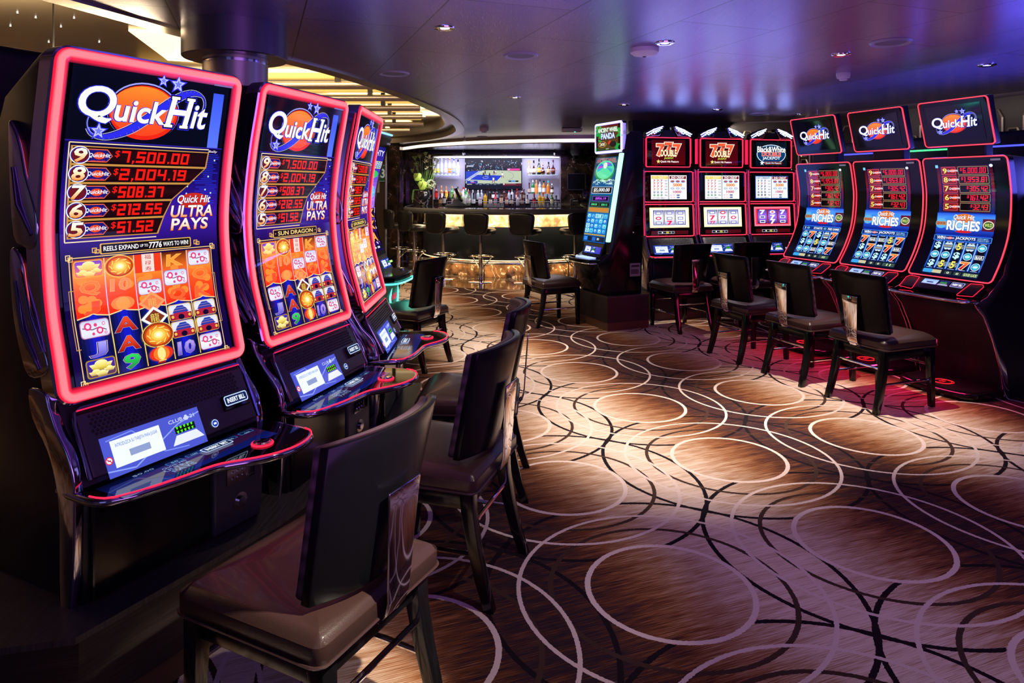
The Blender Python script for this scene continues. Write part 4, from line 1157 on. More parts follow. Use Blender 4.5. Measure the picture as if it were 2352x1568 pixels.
def art_panda():
    A = 2.0; cv = Canvas(A, 1)
    cv.rect(0, 0, 1, A, vg(0, A, '#0a3a5a', '#1a8aa0', '#1060a0', '#1a78d0', '#0a58a8'))
    cv.text('ANCIENT WHEEL', .06, .03, .94, .13, '#b03848', bold=.07, out=[('#48c0c0', .13)])
    cv.ell(.5, .34, .44, .25, '#188a50', n=30); cv.ell(.5, .30, .40, .22, '#50d8a0', n=30)
    L = cv.lay()
    for k in range(9):
        a, b = math.radians(200+k*-25.), math.radians(200+(k+1)*-25.)
        cv.poly([(.5, .22), (.5+.36*math.cos(a), .30-.19*math.sin(a)), (.5+.36*math.cos(b), .30-.19*math.sin(b))], ('#30a8c8', '#b048d8', '#2a70d0', '#48d0a0')[k % 4], L)
    cv.ell(.5, .20, .09, .075, '#d8e8d0', n=16); cv.text('WIN', .40, .42, .60, .47, '#58e8b8', bold=.05)
    L = cv.lay(); rr = random.Random(4)
    for k in range(30): cv.ring(.05+rr.random()*.9, .55+rr.random()*.12, .05, .03, .012, '#c8f0e8', a0=180, a1=360, L=L, n=8)
    cv.rect(.04, .70, .96, .86, '#c8d0d8'); cv.rect(.055, .712, .945, .848, '#06080c'); cv.text('$5,000.00', .14, .735, .86, .825, '#f4f8ff', shear=.1, bold=.05)
    cv.rect(.04, .90, .96, 1.20, '#1a4a48')
    cv.rect(.14, .92, .88, 1.04, '#7048d0'); cv.rect(.16, .932, .86, 1.028, '#120828'); cv.text('$806.19', .28, .95, .76, 1.01, '#c858f0', shear=.1, bold=.05)
    for x, s_ in ((.05, '$58.58'), (.52, '$30.12')): cv.rect(x, 1.08, x+.42, 1.16, '#06140c'); cv.text(s_, x+.08, 1.097, x+.34, 1.145, '#58f0a0', shear=.1, bold=.04)
    cv.rect(.03, 1.19, .97, 1.30, '#a8883a'); cv.text('PANDA FEATURE', .10, 1.21, .90, 1.27, '#e86838', bold=.04)
    x0, ya, cw, rh = .03, 1.33, .188, .115
    L = cv.lay(); L2 = cv.lay(); L3 = cv.lay()
    for c in range(5):
        for r in range(4):
            x, y = x0+cw*c, ya+rh*r
            cv.rrect(x+.008, y+.006, x+cw-.008, y+rh-.006, .02, ('#38b0e8', '#1a70d8', '#40c8e8', '#2088e0')[(c*3+r) % 4], L)
            cv.ell(x+cw/2, y+rh/2, cw*.27, rh*.3, ('#d0f4ff', '#78c8f8', '#b0e8f0')[(c+r*2) % 3], L=L2, n=12)
            cv.ell(x+cw/2+.01, y+rh/2+.01, cw*.14, rh*.13, '#1a50a8', L=L3, n=8)
    for (c, r, s_) in ((2, 0, '10'), (3, 0, 'J'), (0, 2, 'Q'), (0, 3, 'Q')):
        x, y = x0+cw*c, ya+rh*r; cv.rect(x+.01, y+.008, x+cw-.01, y+rh-.008, '#a8e8f0'); cv.text(s_, x+.05, y+.02, x+cw-.05, y+rh-.02, '#1a78b0', bold=.06)
    cv.rect(.02, 1.81, .98, 1.84, '#b89a38'); cv.rect(.02, 1.86, .98, 1.98, '#0a2858')
    for q in range(5): cv.rect(.04+q*.19, 1.875, .20+q*.19, 1.965, ('#3088f0', '#101c30', '#1c64c0', '#101c30', '#101c30')[q])
    cv.text('50', .64, 1.89, .74, 1.94, '#f0f8ff', bold=.04)
    return cv
def art_panda_top():
    A = 1.12; cv = Canvas(A, 1)
    cv.rect(0, 0, 1, A, vg(0, A, '#5a0a10', '#c81a20', '#7a1a18', '#184a20'))
    rr = random.Random(2); L = cv.lay()
    for k in range(26):
        x = rr.choice((.02, .98)) + (rr.random()-.5)*.25; y = rr.random()*A
        cv.ell(x, y, .05, .12, '#1a9a40', rot=rr.random()*3, L=L, n=8)
    cv.text('ANCIENT WHEEL', .02, .12, .98, .30, '#e8f0e8', bold=.08, out=[('#1a8858', .2)])
    cv.text('PANDA', .18, .36, .84, .60, '#d8ecff', bold=.08, out=[('#2050b0', .17)])
    cv.ell(.24, .84, .20, .14, '#c8883a', n=18); cv.ell(.24, .84, .17, .115, '#20283a', n=18); cv.text('200', .12, .78, .36, .90, '#f8e8b8', bold=.06)
    cv.ell(.76, .86, .16, .13, '#10141a', n=16); cv.ell(.58, .78, .05, .10, '#d83028', rot=.6, n=10); cv.text('IGT', .42, 1.04, .56, 1.08, '#fff')
    return cv
def art_violet():
    A = 1.75; cv = Canvas(A, .06); cv.rect(0, 0, 1, A, vg(0, A, '#0a1470', '#4a30c8', '#b070f0', '#3a1888', '#1a0a50'))
    rr = random.Random(8)
    cv.text('MIGHTY', .1, .06, .96, .15, '#e8e0ff', bold=.05); cv.rect(.2, .24, .98, .36, '#e8e060'); cv.text('88888', .25, .25, .95, .35, '#3a80e0', bold=.06); cv.ell(.6, .46, .35, .07, '#28c060'); cv.ell(.55, .76, .4, .14, '#38c8f0'); cv.ell(.55, .76, .25, .09, '#e8f0c0')
    L = cv.lay()
    for k in range(60): cv.ell(rr.random(), .9+rr.random()*.8, .05, .02, ('#c088f8', '#5a38b8', '#e8c8ff')[k % 3], rot=rr.random()*3, L=L, n=8)
    for q, s_ in enumerate('KKA'):
        cv.rect(.62, 1.03+q*.2, .98, 1.20+q*.2, '#180830'); cv.text(s_, .68, 1.05+q*.2, .92, 1.18+q*.2, '#f8a848', bold=.08, out=[('#5a1808', .16)])
    cv.rect(.1, 1.66, .98, 1.72, '#101018')
    for q in range(4): cv.rect(.15+q*.2, 1.675, .28+q*.2, 1.705, '#c8d8f8')
    return cv
def art_tv():
    A = .585; cv = Canvas(A, 1); cv.rect(0, 0, 1, A, '#050a1c')
    cv.rect(0, .05, 1, .26, '#0c0c18'); rr = random.Random(11); L = cv.lay()
    for k in range(260):
        x = rr.random(); y = .06+rr.random()*.19
        cv.ell(x, y, .004+rr.random()*.005, .005+rr.random()*.007, rr.choice(('#2a6aa8', '#58a8d8', '#20385a', '#8a4868', '#c8d8e8', '#1c2c48', '#3a3a4a')), L=L, n=6)
    cv.poly([(.22, .245), (.42, .235), (1, .25), (1, .48), (0, .48), (0, .43)], '#b8c4a8')
    cv.poly([(0, .26), (.30, .245), (.02, .43), (0, .43)], '#1a3fc0')
    cv.poly([(.19, .32), (.66, .335), (.57, .43), (.08, .41)], '#1838c8')
    L = cv.lay()
    for k in range(10): cv.line(.28-.026*k, .258+.017*k, .22-.026*k, .262+.017*k, .008, '#dfe8ff', L)
    cv.path([(.32, .25), (.02, .44)], .005, '#e8f0ff'); cv.ring(.36, .37, .05, .02, .004, '#dfe8ff'); cv.ring(.70, .34, .16, .085, .004, '#3a4ab0', a0=-70, a1=80)
    cv.path([(.66, .335), (.57, .43)], .005, '#ffffff')
    cv.rect(.745, .205, .975, .24, '#e83898'); cv.rect(.76, .213, .79, .232, '#fff')
    cv.rect(.02, .15, .14, .17, '#c8d0f0'); cv.frame(.24, .11, .29, .155, .004, '#58a8e8'); cv.line(.29, .16, .27, .19, .006, '#e03030')
    for x, y, c, d in ((.32, .33, '#10142a', 1), (.35, .29, '#181830', .9), (.43, .335, '#10142a', 1), (.51, .29, '#202440', .9), (.535, .275, '#f0e0e8', .8), (.66, .33, '#f4f0f4', 1.1), (.50, .42, '#f4f0fa', 1.2)):
        cv.ell(x, y-.045*d, .008*d, .010*d, '#5a3020', n=8); cv.rect(x-.012*d, y-.037*d, x+.012*d, y+.0*d, c); cv.line(x-.008*d, y, x-.018*d, y+.045*d, .009*d, c if c[1] == '1' else '#8a3a30'); cv.line(x+.006*d, y, x+.022*d, y+.042*d, .009*d, c if c[1] == '1' else '#8a3a30')
    cv.rect(.02, .43, .215, .48, '#1a3aa8'); cv.text('NBA', .09, .437, .15, .455, '#fff'); cv.rect(.09, .462, .18, .472, '#c83888')
    cv.rect(0, .48, 1, .525, '#0a1028'); cv.text('ESPN', .03, .488, .11, .502, '#fff', shear=.2, bold=.04)
    L = cv.lay()
    for k in range(7): cv.rect(.18+k*.065, .487+.008*(k % 2), .225+k*.065, .493+.008*(k % 2), '#a8c8e8', L)
    cv.rect(.665, .478, 1, .525, '#5a1020'); cv.rect(.675, .483, .70, .503, '#fff'); cv.rect(.715, .487, .90, .492, '#d0a8b0')
    for x, c in ((.77, '#20407a'), (.835, '#3888d8'), (.895, '#101418')): cv.rect(x, .425, x+.055, .455, c); cv.rect(x, .462, x+.055, .470, '#e0e8f0')
    return cv
# ------------------------------------------------------------ machines; local frame: u to the viewer's right, o out towards the player, z up
def P3(u, o, z): return (u, -o, z)
def interp(prof, z):
    """smooth offset from a list of (z, o), z descending"""
    n = len(prof)
    if z >= prof[0][0]:
        a, b = prof[0], prof[1]
        return a[1] + (b[1]-a[1])/(b[0]-a[0])*(z-a[0])
    if z <= prof[-1][0]:
        a, b = prof[-2], prof[-1]
        return b[1] + (b[1]-a[1])/(b[0]-a[0])*(z-b[0])
    for i in range(n-1):
        if prof[i][0] >= z >= prof[i+1][0]:
            a = prof[i-1] if i else prof[i]; b = prof[i]; c = prof[i+1]; d = prof[i+2] if i+2 < n else c
            t_ = (b[0]-z)/(b[0]-c[0])
            m0 = (c[1]-a[1])*((b[0]-c[0])/((a[0]-c[0]) or 1)); m1 = (d[1]-b[1])*((b[0]-c[0])/((b[0]-d[0]) or 1))
            t2, t3 = t_*t_, t_**3
            return (2*t3-3*t2+1)*b[1] + (t3-2*t2+t_)*m0 + (-2*t3+3*t2)*c[1] + (t3-t2)*m1
def rr_path(x0, y0, x1, y1, r, n=6, step=.04):
    P = []
    for cx, cy, a0 in ((x1-r, y1-r, 0), (x0+r, y1-r, 90), (x0+r, y0+r, 180), (x1-r, y0+r, 270)):
        Q = [(cx + r*math.cos(math.radians(a0+90*k/n)), cy + r*math.sin(math.radians(a0+90*k/n))) for k in range(n+1)]
        if P:
            a, b = P[-1], Q[0]; l = math.hypot(b[0]-a[0], b[1]-a[1]); m = int(l/step)
            P += [(a[0]+(b[0]-a[0])*k/(m+1), a[1]+(b[1]-a[1])*k/(m+1)) for k in range(1, m+1)]
        P += Q
    a, b = P[-1], P[0]; l = math.hypot(b[0]-a[0], b[1]-a[1]); m = int(l/step)
    P += [(a[0]+(b[0]-a[0])*k/(m+1), a[1]+(b[1]-a[1])*k/(m+1)) for k in range(1, m+1)]
    return P
def frame_strip(prof, u0, u1, z0, z1, r, bands, name, col=True, smooth=60):
    """bands: (inset, height, colour)"""
    mb = MB()
    paths = [rr_path(u0+i, z0+i, u1-i, z1-i, max(r-i, .004), 7) for i, _, _ in bands]
    # same point count: build from outermost parametrisation
    base = rr_path(u0, z0, u1, z1, r, 7)
    cu, cz = (u0+u1)/2, (z0+z1)/2
    rings = []
    for i, h, c in bands:
        R = []
        for (x, y) in base:
            # move inwards along the outline normal (rounded rectangle)
            nx = 0; ny = 0
            if x > u1-r-1e-9: nx = (x-(u1-r))/r
            elif x < u0+r+1e-9: nx = (x-(u0+r))/r
            if y > z1-r-1e-9: ny = (y-(z1-r))/r
            elif y < z0+r+1e-9: ny = (y-(z0+r))/r
            if nx and ny: l = math.hypot(nx, ny); nx /= l; ny /= l
            else:
                nx = 0 if abs(nx) < .999 else math.copysign(1, nx); ny = 0 if abs(ny) < .999 else math.copysign(1, ny)
            X, Z = x-nx*i, y-ny*i
            R.append(P3(X, interp(prof, Z)+h, Z))
        rings.append(R)
    n = len(base)
    for a in range(len(bands)-1):
        o = len(mb.v)
        vs = rings[a]+rings[a+1]
        fs = [(k, (k+1) % n, n+(k+1) % n, n+k) for k in range(n)]
        if col:
            for f in fs:
                mb.add([vs[i] for i in f], [(0, 1, 2, 3)], [bands[a][2], bands[a][2], bands[a+1][2], bands[a+1][2]])
        else: mb.add(vs, fs)
    return mb.mesh(name, smooth=None if col else smooth, fix=False)
def surf(prof, u0, u1, z0, z1, h, name, nz=24, r=.0):
    mb = MB()
    pa = rr_path(u0, z0, u1, z1, max(r, .003), 5)
    # rows
    zs = [z1 - (z1-z0)*k/nz for k in range(nz+1)]
    vs = []
    for z in zs:
        d = max(0, r-(z1-z), r-(z-z0)); ins = r-math.sqrt(max(r*r-d*d, 0)) if r else 0
        for u in (u0+ins, (u0+u1)/2, u1-ins): vs.append(P3(u, interp(prof, z)+h, z))
    fs = [(3*k+i, 3*k+i+1, 3*k+3+i+1, 3*k+3+i) for k in range(nz) for i in (0, 1)]
    mb.add(vs, fs)
    return mb.mesh(name, smooth=60, fix=False)
def screen(cv, prof, u0, u1, ztop, h, name, eps=.00035):
    Wd = u1-u0
    return cv.tmesh(lambda x, y, q: P3(u0+x*Wd, interp(prof, ztop-y*Wd)+h+q, ztop-y*Wd), name, eps)
def panelF(o0, z0, o1, z1, u0, u1):
    """flat slanted panel from (o0,z0) top to (o1,z1) bottom; returns map (x,y,h) with x,y in units of width"""
    Wd = u1-u0; l = math.hypot(o1-o0, z1-z0); to, tz = (o1-o0)/l, (z1-z0)/l; no, nz = -tz, to
    if no < 0 and abs(no) > abs(nz): no, nz = -no, -nz
    if nz < 0: no, nz = -no, -nz
    def F(x, y, h): return P3(u0+x*Wd, o0+to*y*Wd+no*h, z0+tz*y*Wd+nz*h)
    return F, l/Wd
def slab(F, x0, y0, x1, y1, h0, h1, name, bev=.004):
    mb = MB()
    vs = [F(x, y, h) for h in (h0, h1) for x, y in ((x0, y0), (x1, y0), (x1, y1), (x0, y1))]
    mb.add(vs, [(0, 3, 2, 1), (4, 5, 6, 7), (0, 1, 5, 4), (1, 2, 6, 5), (2, 3, 7, 6), (3, 0, 4, 7)])
    return mb.mesh(name, bevel=bev, smooth=40)
def canvas_on(cv, F, x0, y0, w, h, name, eps=.0003):
    """canvas placed at x0,y0 with width w (units of panel)"""
    return cv.tmesh(lambda x, y, q: F(x0+x*w, y0+y*w, h+q), name, eps)
def two_side(fn):
    """mirror builder"""
    return fn
DEEP, PINK, MIDR = (.95, .0, .03), (2.1, .26, .30), (1.25, .02, .07)

# ---- profiles
PM = [(1.91, 0), (1.80, -.020), (1.67, -.045), (1.52, -.066), (1.38, -.076), (1.25, -.068), (1.12, -.048), (1.0, -.016), (.871, .018)]
PR = [(1.73, 0), (1.575, -.030), (1.42, -.046), (1.18, -.021), (.99, .056), (.823, .163)]
def side_prism(poly, u0, u1, bev=.0, smooth=40):
    mb = MB()
    mb.prism([(-o, z) for o, z in poly], u0, u1, 'x')
    return mb.mesh('side', bevel=bev, smooth=smooth)

SPANEL = None
def console(t, key, o0, z0, o1, z1, hw, lang, grille='dots', lit=True):
    """sloped panel with speaker grille, card display and bill slot"""
    F, A = panelF(o0, z0, o1, z1, -hw, hw)
    part('console_panel', key+'cp', lambda: slab(F, 0, 0, 1, A, -.03, 0, 'console_panel', .008), M_grey, t)
    def gr():
        mb = MB()
        if grille == 'dots':
            rows, cols = 6, 38
            for r in range(rows):
                for c in range(cols):
                    x = .06+.88*(c+(.5 if r % 2 else 0))/cols; y = A*(.07+.30*r/(rows-1)); q = .0085
                    mb.add([F(x-q, y, 0), F(x, y-q, 0), F(x+q, y, 0), F(x, y+q, 0), F(x-q*.5, y-q*.5, .0035), F(x+q*.5, y-q*.5, .0035), F(x+q*.5, y+q*.5, .0035), F(x-q*.5, y+q*.5, .0035)],
                           [(4, 5, 6, 7), (0, 4, 7), (0, 1, 5, 4)[:4], (1, 2, 5), (2, 6, 5), (2, 3, 6), (3, 7, 6), (3, 0, 7)])
        else:
            for r in range(8):
                y = A*(.05+.33*r/7)
                mb.add([F(.06, y, .0), F(.94, y, .0), F(.94, y+A*.025, .006), F(.06, y+A*.025, .006)], [(0, 1, 2, 3)])
        return mb.mesh('speaker_grille', smooth=60)
    g = part('speaker_grille', key+'sg', gr, M_blackm, t)
    part('card_display', key+'cd'+str(lang), lambda: canvas_on(art_club(lang), F, .07, A*.46, .56*1.0, .002, 'card_display'), M_disp, t)
    part('bill_slot', key+'bs', lambda: slab(F, .79, A*.44, .975, A*.72, -.002, .010, 'bill_slot', .004), M_black, t)
    part('slot_sign', key+'ss', lambda: canvas_on(art_label('INSERT BILL'), F, .80, A*.455, .165, .0105, 'slot_sign'), M_disp, t)
    def pl():
        cv = Canvas(1, 9); cv.ell(.5, .5, .5, .5, '#b8d0ff'); cv.ell(.5, .5, .4, .4, '#1a3aa0'); cv.rect(.3, .38, .7, .62, '#e8f0ff'); return canvas_on(cv, F, .685, A*.78, .045, .002, 'headphone_jack')
    part('card_mark', key+'hp', pl, M_disp, t)
    return F, A

def edge_tube(pts, z, r, name, m_key=None, n=8):
    mb = MB(); mb.tube([P3(u, o, z) for o, u in pts], r, n); return mb.mesh(name, smooth=60)
DECKM = [(.01, -.330), (.12, -.338), (.200, -.325), (.235, -.27), (.255, -.20), (.268, -.13), (.285, -.03), (.315, .02), (.352, .07), (.382, .13), (.395, .20), (.385, .265), (.355, .315), (.30, .342), (.12, .345), (.06, .342)]
def crom(p, n=3):
    q = smoothcurve(p, n); return q

def machine_portrait(name, c, ang, label, sun):
    """tall curved-screen cabinet with wide red neon frame"""
    rz = ang + pi/2
    t = empty(name, (c[0], c[1], 0), rz, label, 'slot machine', 'red-framed portrait slot machines at the left')
    k = 'M'
    poly = [(-.05, 1.905)] + [(interp(PM, z)-.035, z) for z in (1.85, 1.7, 1.55, 1.4, 1.25, 1.1, .95)] + [(-.02, .86), (.085, .655), (.10, .60), (.105, .312), (-.37, .312), (-.37, 1.60), (-.29, 1.78), (-.10, 1.90)]
    part('cabinet', k+'cab', lambda: side_prism(poly, -.322, .322, .006), M_blackm, t)
    part('neon_frame', k+'neon', lambda: frame_strip(PM, -.338, .338, .868, 1.912, .045, [(0, -.002, DEEP), (.004, .008, MIDR), (.010, .013, PINK), (.024, .013, PINK), (.031, .008, MIDR), (.044, .001, (.10, 0, .004))], 'neon_frame'), M_tube, t)
    part('frame_shell', k+'shell', lambda: frame_strip(PM, -.343, .343, .863, 1.917, .05, [(0, -.06, None), (0.0, -.004, None), (.006, .001, None)], 'frame_shell', col=False), M_dchrome, t)
    part('screen_glass', k+'glass', lambda: surf(PM, -.315, .315, .890, 1.890, -.001, 'screen_glass', 30, .03), M_glass, t)
    part('display', k+('sun' if sun else 'exp'), lambda: screen(art_quickhit_portrait(sun), PM, -.283, .283, 1.868, .001, 'display'), M_disp, t)
    def tg():
        cv = Canvas(.2, 1); cv.rect(0, 0, 1, .2, '#2a2c34'); cv.text('NG032 NG.SL.00032', .05, .05, .95, .15, '#0a0a10'); return screen(cv, PM, .215, .30, 1.884, .003, 'asset_tag')
    part('asset_tag', k+'tag', tg, mat('asset_tag_m', (.35, .35, .4), .5, emit=(.10, .10, .12)), t)
    F, A = console(t, k, .032, .836, .118, .668, .300, True, 'dots')
    def rim():
        mb = MB(); mb.tube([F(-.012, A*1.0, -.004), F(-.012, .05, -.004), F(.0, -.012, -.004), F(.03, -.03, -.004), F(.97, -.03, -.004), F(1, -.012, -.004), F(1.012, .05, -.004), F(1.012, A, -.004)], .006, 6); return mb.mesh('console_rim', smooth=60)
    part('console_rim', k+'crim', rim, M_dchrome, t)
    def rl():
        mb = MB(); mb.tube([F(.01, -.018, .002), F(.99, -.018, .002)], .0022, 6); return mb.mesh('console_light', smooth=60)
    part('console_light', k+'crl', rl, M_led_r, t)
    D = crom(DECKM)
    part('button_deck', k+'deck', lambda: (lambda mb: (mb.prism([(u, -o) for o, u in D], .618, .640, 'z'), mb.mesh('button_deck', smooth=40))[1])(MB()), M_glass, t)
    De = [p for p in D]
    part('deck_edge', k+'dedge', lambda: edge_tube(De, .628, .013, 'deck_edge', n=10), M_dchrome, t)
    part('deck_light', k+'dlight', lambda: edge_tube([(o+.006, u) for o, u in De[4:-6]], .6415, .0024, 'deck_light', n=6), M_redthin, t)
    dF = lambda x, y, h: P3(-.30+x*.56, .125+y*.56*.80, .6405+h)
    part('deck_display', k+'dd', lambda: art_deck().tmesh(lambda x, y, q: dF(x, y, q), 'deck_display', .0002), attr_mat('dim_display', .8), t)
    def bet():
        return art_label('INSERT BET').tmesh(lambda x, y, q: P3(.02+x*.11, .155+y*.11, .645+q), 'bet_button', .0003)
    part('bet_button', k+'bb', bet, M_disp, t)
    b = part('spin_button', k+'sb', lambda: (lambda mb: (mb.lathe([(.030, 0), (.030, .008), (.022, .011), (.001, .012)], c=P3(.165, .285, .640), n=28), mb.mesh('spin_button'))[1])(MB()), M_dchrome, t)
    part('spin_light', k+'sl', lambda: (lambda mb: (mb.tube([P3(.165+.034*math.cos(a), .285+.034*math.sin(a), .643) for a in (2*pi*q/28 for q in range(28))], .0028, 6, closed=True), mb.mesh('spin_light', smooth=60))[1])(MB()), M_redthin, b)
    # lower doors
    part('lower_door', k+'ld', lambda: (lambda mb: (mb.box(P3(-.105, .112, .465), (.40, .02, .29)), mb.mesh('lower_door', bevel=.006))[1])(MB()), M_black, t)
    d2 = part('cash_door', k+'cdoor', lambda: (lambda mb: (mb.box(P3(.205, .115, .465), (.205, .03, .30)), mb.mesh('cash_door', bevel=.008))[1])(MB()), M_grey, t)
    def conn():
        mb = MB(); mb.box(P3(.21, .134, .50), (.12, .006, .055))
        for q in range(3):
            for r in range(2): mb.tube([P3(.175+q*.022, .136, .51-.02*r), P3(.175+q*.022, .140, .51-.02*r)], .006, 8)
        for q in range(5): mb.box(P3(.236+q*.007, .139, .50), (.003, .004, .04))
        return mb.mesh('socket_plate', smooth=40)
    part('socket_plate', k+'conn', conn, M_dchrome, d2)
    part('lock', k+'lock', lambda: (lambda mb: (mb.tube([P3(.21, .130, .40), P3(.21, .142, .40)], .016, 18), mb.tube([P3(.21, .130, .40), P3(.21, .133, .40)], .030, 18), mb.mesh('lock'))[2])(MB()), M_dchrome, d2)
    W1 = [(-.226, 1.693), (-.203, 1.690), (-.164, 1.63), (-.135, 1.539), (-.086, 1.436), (-.078, 1.360), (-.097, 1.315), (-.153, 1.325), (-.200, 1.356), (-.222, 1.539)]
    W2 = [(-.217, 1.313), (-.160, 1.290), (-.130, 1.178), (-.075, 1.080), (-.026, .997), (-.032, .956), (-.119, .941), (-.170, 1.02), (-.207, 1.147)]
    LG = [(-.121, .905), (-.10, .82), (-.03, .74), (.010, .658), (.030, .551), (.036, .312), (.088, .312), (.104, .60), (.080, .727), (.02, .80), (-.02, .865), (-.043, .907)]
    for s in (-1, 1):
        for q, (nm_, w_) in enumerate((('upper_wing', W1), ('middle_wing', W2), ('side_leg', LG))):
            def mk(w_=w_, s=s):
                mb = MB(); mb.prism([(-o, z) for o, z in smoothloop(w_)], s*.316, s*.346, 'x')
                return mb.mesh('wing', bevel=.007, seg=3, smooth=60)
            part(nm_, k+nm_+str(s), mk, M_dchrome, t)
        def rib(s=s):
            mb = MB()
            for a_, b_, c_ in (((-.195, 1.56), (-.165, 1.45), (-.10, 1.36)), ((-.185, 1.22), (-.14, 1.08), (-.06, .97)), ((-.16, 1.26), (-.10, 1.12), (-.05, 1.02))):
                mb.tube([(s*.347, -a_[0], a_[1]), (s*.352, -b_[0], b_[1]), (s*.347, -c_[0], c_[1])], .006, 6)
            return mb.mesh('wing_ribs', smooth=60)
        part('wing_rib', k+'rib'+str(s), rib, M_dchrome, t)
    return t
def smoothloop(p, n=3):
    m = len(p); out = []
    for i in range(m):
        p0, p1, p2, p3 = p[i-1], p[i], p[(i+1) % m], p[(i+2) % m]
        for k in range(n):
            t_ = k/n
            out.append(tuple(.5*((2*p1[j]) + (-p0[j]+p2[j])*t_ + (2*p0[j]-5*p1[j]+4*p2[j]-p3[j])*t_**2 + (-p0[j]+3*p1[j]-3*p2[j]+p3[j])*t_**3) for j in (0, 1)))
    return out

def machine_riches(name, c, ang, label, v, sc=1.):
    rz = ang + pi/2
    t = empty(name, (c[0], c[1], 0), rz, label, 'slot machine', 'curved slot machines with separate toppers at the right')
    k = 'R'
    poly = [(-.045, 1.728)] + [(interp(PR, z)-.035, z) for z in (1.6, 1.45, 1.3, 1.15, 1.0, .88)] + [(.12, .80), (.25, .70), (.25, .64), (.14, .45), (.05, .25), (.02, .02), (-.42, .0), (-.42, 1.1), (-.30, 1.60), (-.20, 1.72)]
    part('cabinet', k+'cab', lambda: side_prism(poly, -.318, .318, .005), M_blackm, t)
    part('screen_bezel', k+'bez', lambda: surf(PR, -.328, .328, .826, 1.727, .0, 'screen_bezel', 30, .03), M_black, t)
    part('red_outline', k+'neon', lambda: frame_strip(PR, -.3305, .3305, .822, 1.731, .035, [(0, -.008, MIDR), (.001, .004, (1.9, .10, .16)), (.006, .004, (1.9, .10, .16)), (.010, .0, DEEP)], 'red_outline'), M_tube, t)
    part('frame_shell', k+'shell', lambda: frame_strip(PR, -.3305, .3305, .821, 1.732, .036, [(0, -.06, None), (0, -.007, None)], 'frame_shell', col=False), M_black, t)
    part('display', k+'disp%d' % v, lambda: screen(art_riches(v), PR, -.225, .225, 1.672, .0012, 'display', .0004), M_disp, t)
    def tg():
        mb = MB(); mb.box(P3(.25, .004, 1.70), (.07, .002, .014)); return mb.mesh('asset_tag')
    part('asset_tag', k+'tag', tg, mat('asset_tag_m', (.35, .35, .4)), t)
    # topper
    PT = [(2.151, .120), (1.812, .031)]
    part('topper_box', k+'tb', lambda: side_prism([(.118, 2.155), (.029, 1.808), (-.03, 1.82), (.05, 2.165)], -.270, .270, .008), M_blackm, t)
    tp = part('topper_face', k+'tf', lambda: surf(PT, -.270, .270, 1.812, 2.151, .002, 'topper_face', 4, .03), M_black, t)
    part('topper_outline', k+'to', lambda: frame_strip(PT, -.274, .274, 1.808, 2.155, .028, [(0, -.006, MIDR), (.001, .006, (1.9, .10, .16)), (.006, .006, (1.9, .10, .16)), (.009, .002, DEEP)], 'topper_outline'), M_tube, t)
    part('topper_display', k+'td', lambda: screen(art_topper_qh(), PT, -.215, .215, 2.115, .004, 'topper_display', .0004), M_disp, t)
    part('neck', k+'nk', lambda: (lambda mb: (mb.box(P3(0, -.08, 1.80), (.30, .10, .22)), mb.mesh('neck', bevel=.02))[1])(MB()), M_blackm, t)
    # console
    F, A = panelF(.178, .812, .275, .745, -.30, .30)
    part('console_panel', k+'cp', lambda: slab(F, 0, 0, 1, A, -.03, 0, 'console_panel', .004), M_blackm, t)
    part('card_display', k+'cd', lambda: canvas_on(Canvas_half_card(), F, .24, .012, .36, .002, 'card_display'), M_disp, t)
    part('slot_sign', k+'ss', lambda: canvas_on(art_label('INSERT BILL', '#ffffff', '#1a1a70', .55), F, .62, .02, .16, .002, 'slot_sign'), mat_violet(), t)
    for s in (-1, 1):
        def pad(s=s):
            mb = MB(); a, b = (.835, .985) if s > 0 else (.015, .165)
            pts = [(a, .01), (b-.01, .0), (b+.02, .04), (b, A+.03), (a-.03*s, A+.05), (a-.04*s, A+.03)] if s > 0 else [(a+.01, .0), (b, .01), (b+.04, A+.03), (b+.03, A+.05), (a, A+.03), (a-.02, .04)]
            mb.tube([F(x, y, .004) for x, y in pts], .0022, 6, closed=True); return mb.mesh('pad_outline', smooth=60)
        part('pad_outline', k+'pad%d' % s, pad, M_redthin, t)
    DK = [(.20, -.318), (.33, -.318), (.385, -.30), (.41, -.22), (.415, 0), (.41, .22), (.385, .30), (.33, .318), (.20, .318)]
    D = crom(DK)
    part('button_deck', k+'deck', lambda: (lambda mb: (mb.prism([(u, -o) for o, u in D], .690, .722, 'z'), mb.mesh('button_deck', bevel=.006))[1])(MB()), M_glass, t)
    part('deck_edge', k+'dedge', lambda: edge_tube(D, .706, .011, 'deck_edge'), M_chrome, t)
    # chrome side trims
    SD = [(-.062, 1.150), (-.035, 1.115), (.036, .88), (.20, .735), (.318, .69), (.30, .66), (.235, .60), (.150, .437), (.062, .216), (.018, 0), (-.030, 0), (.005, .216), (.10, .444), (.17, .56), (.215, .655), (.13, .715), (-.015, .86), (-.070, 1.10)]
    for s in (-1, 1):
        def mk(s=s):
            mb = MB(); mb.prism([(-o, z) for o, z in SD], s*.3185, s*.3305, 'x'); return mb.mesh('side_trim', bevel=.003, smooth=40)
        part('side_trim', k+'st%d' % s, mk, M_chrome, t)
        def flank(s=s):
            mb = MB(); mb.prism([(-o, z) for o, z in [(-.06, 1.12), (-.02, .86), (.13, .70), (.13, .45), (.04, .2), (.0, .01), (-.45, .01), (-.45, 1.15), (-.30, 1.55)]], s*.318, s*.322, 'x'); return mb.mesh('flank')
        part('side_panel', k+'fl%d' % s, flank, M_blackm, t)
    # foot plate with ribs and ring emblem
    FP = [(.0, -.31), (.20, -.31), (.32, -.26), (.365, -.14), (.375, 0), (.365, .14), (.32, .26), (.20, .31), (.0, .31)]
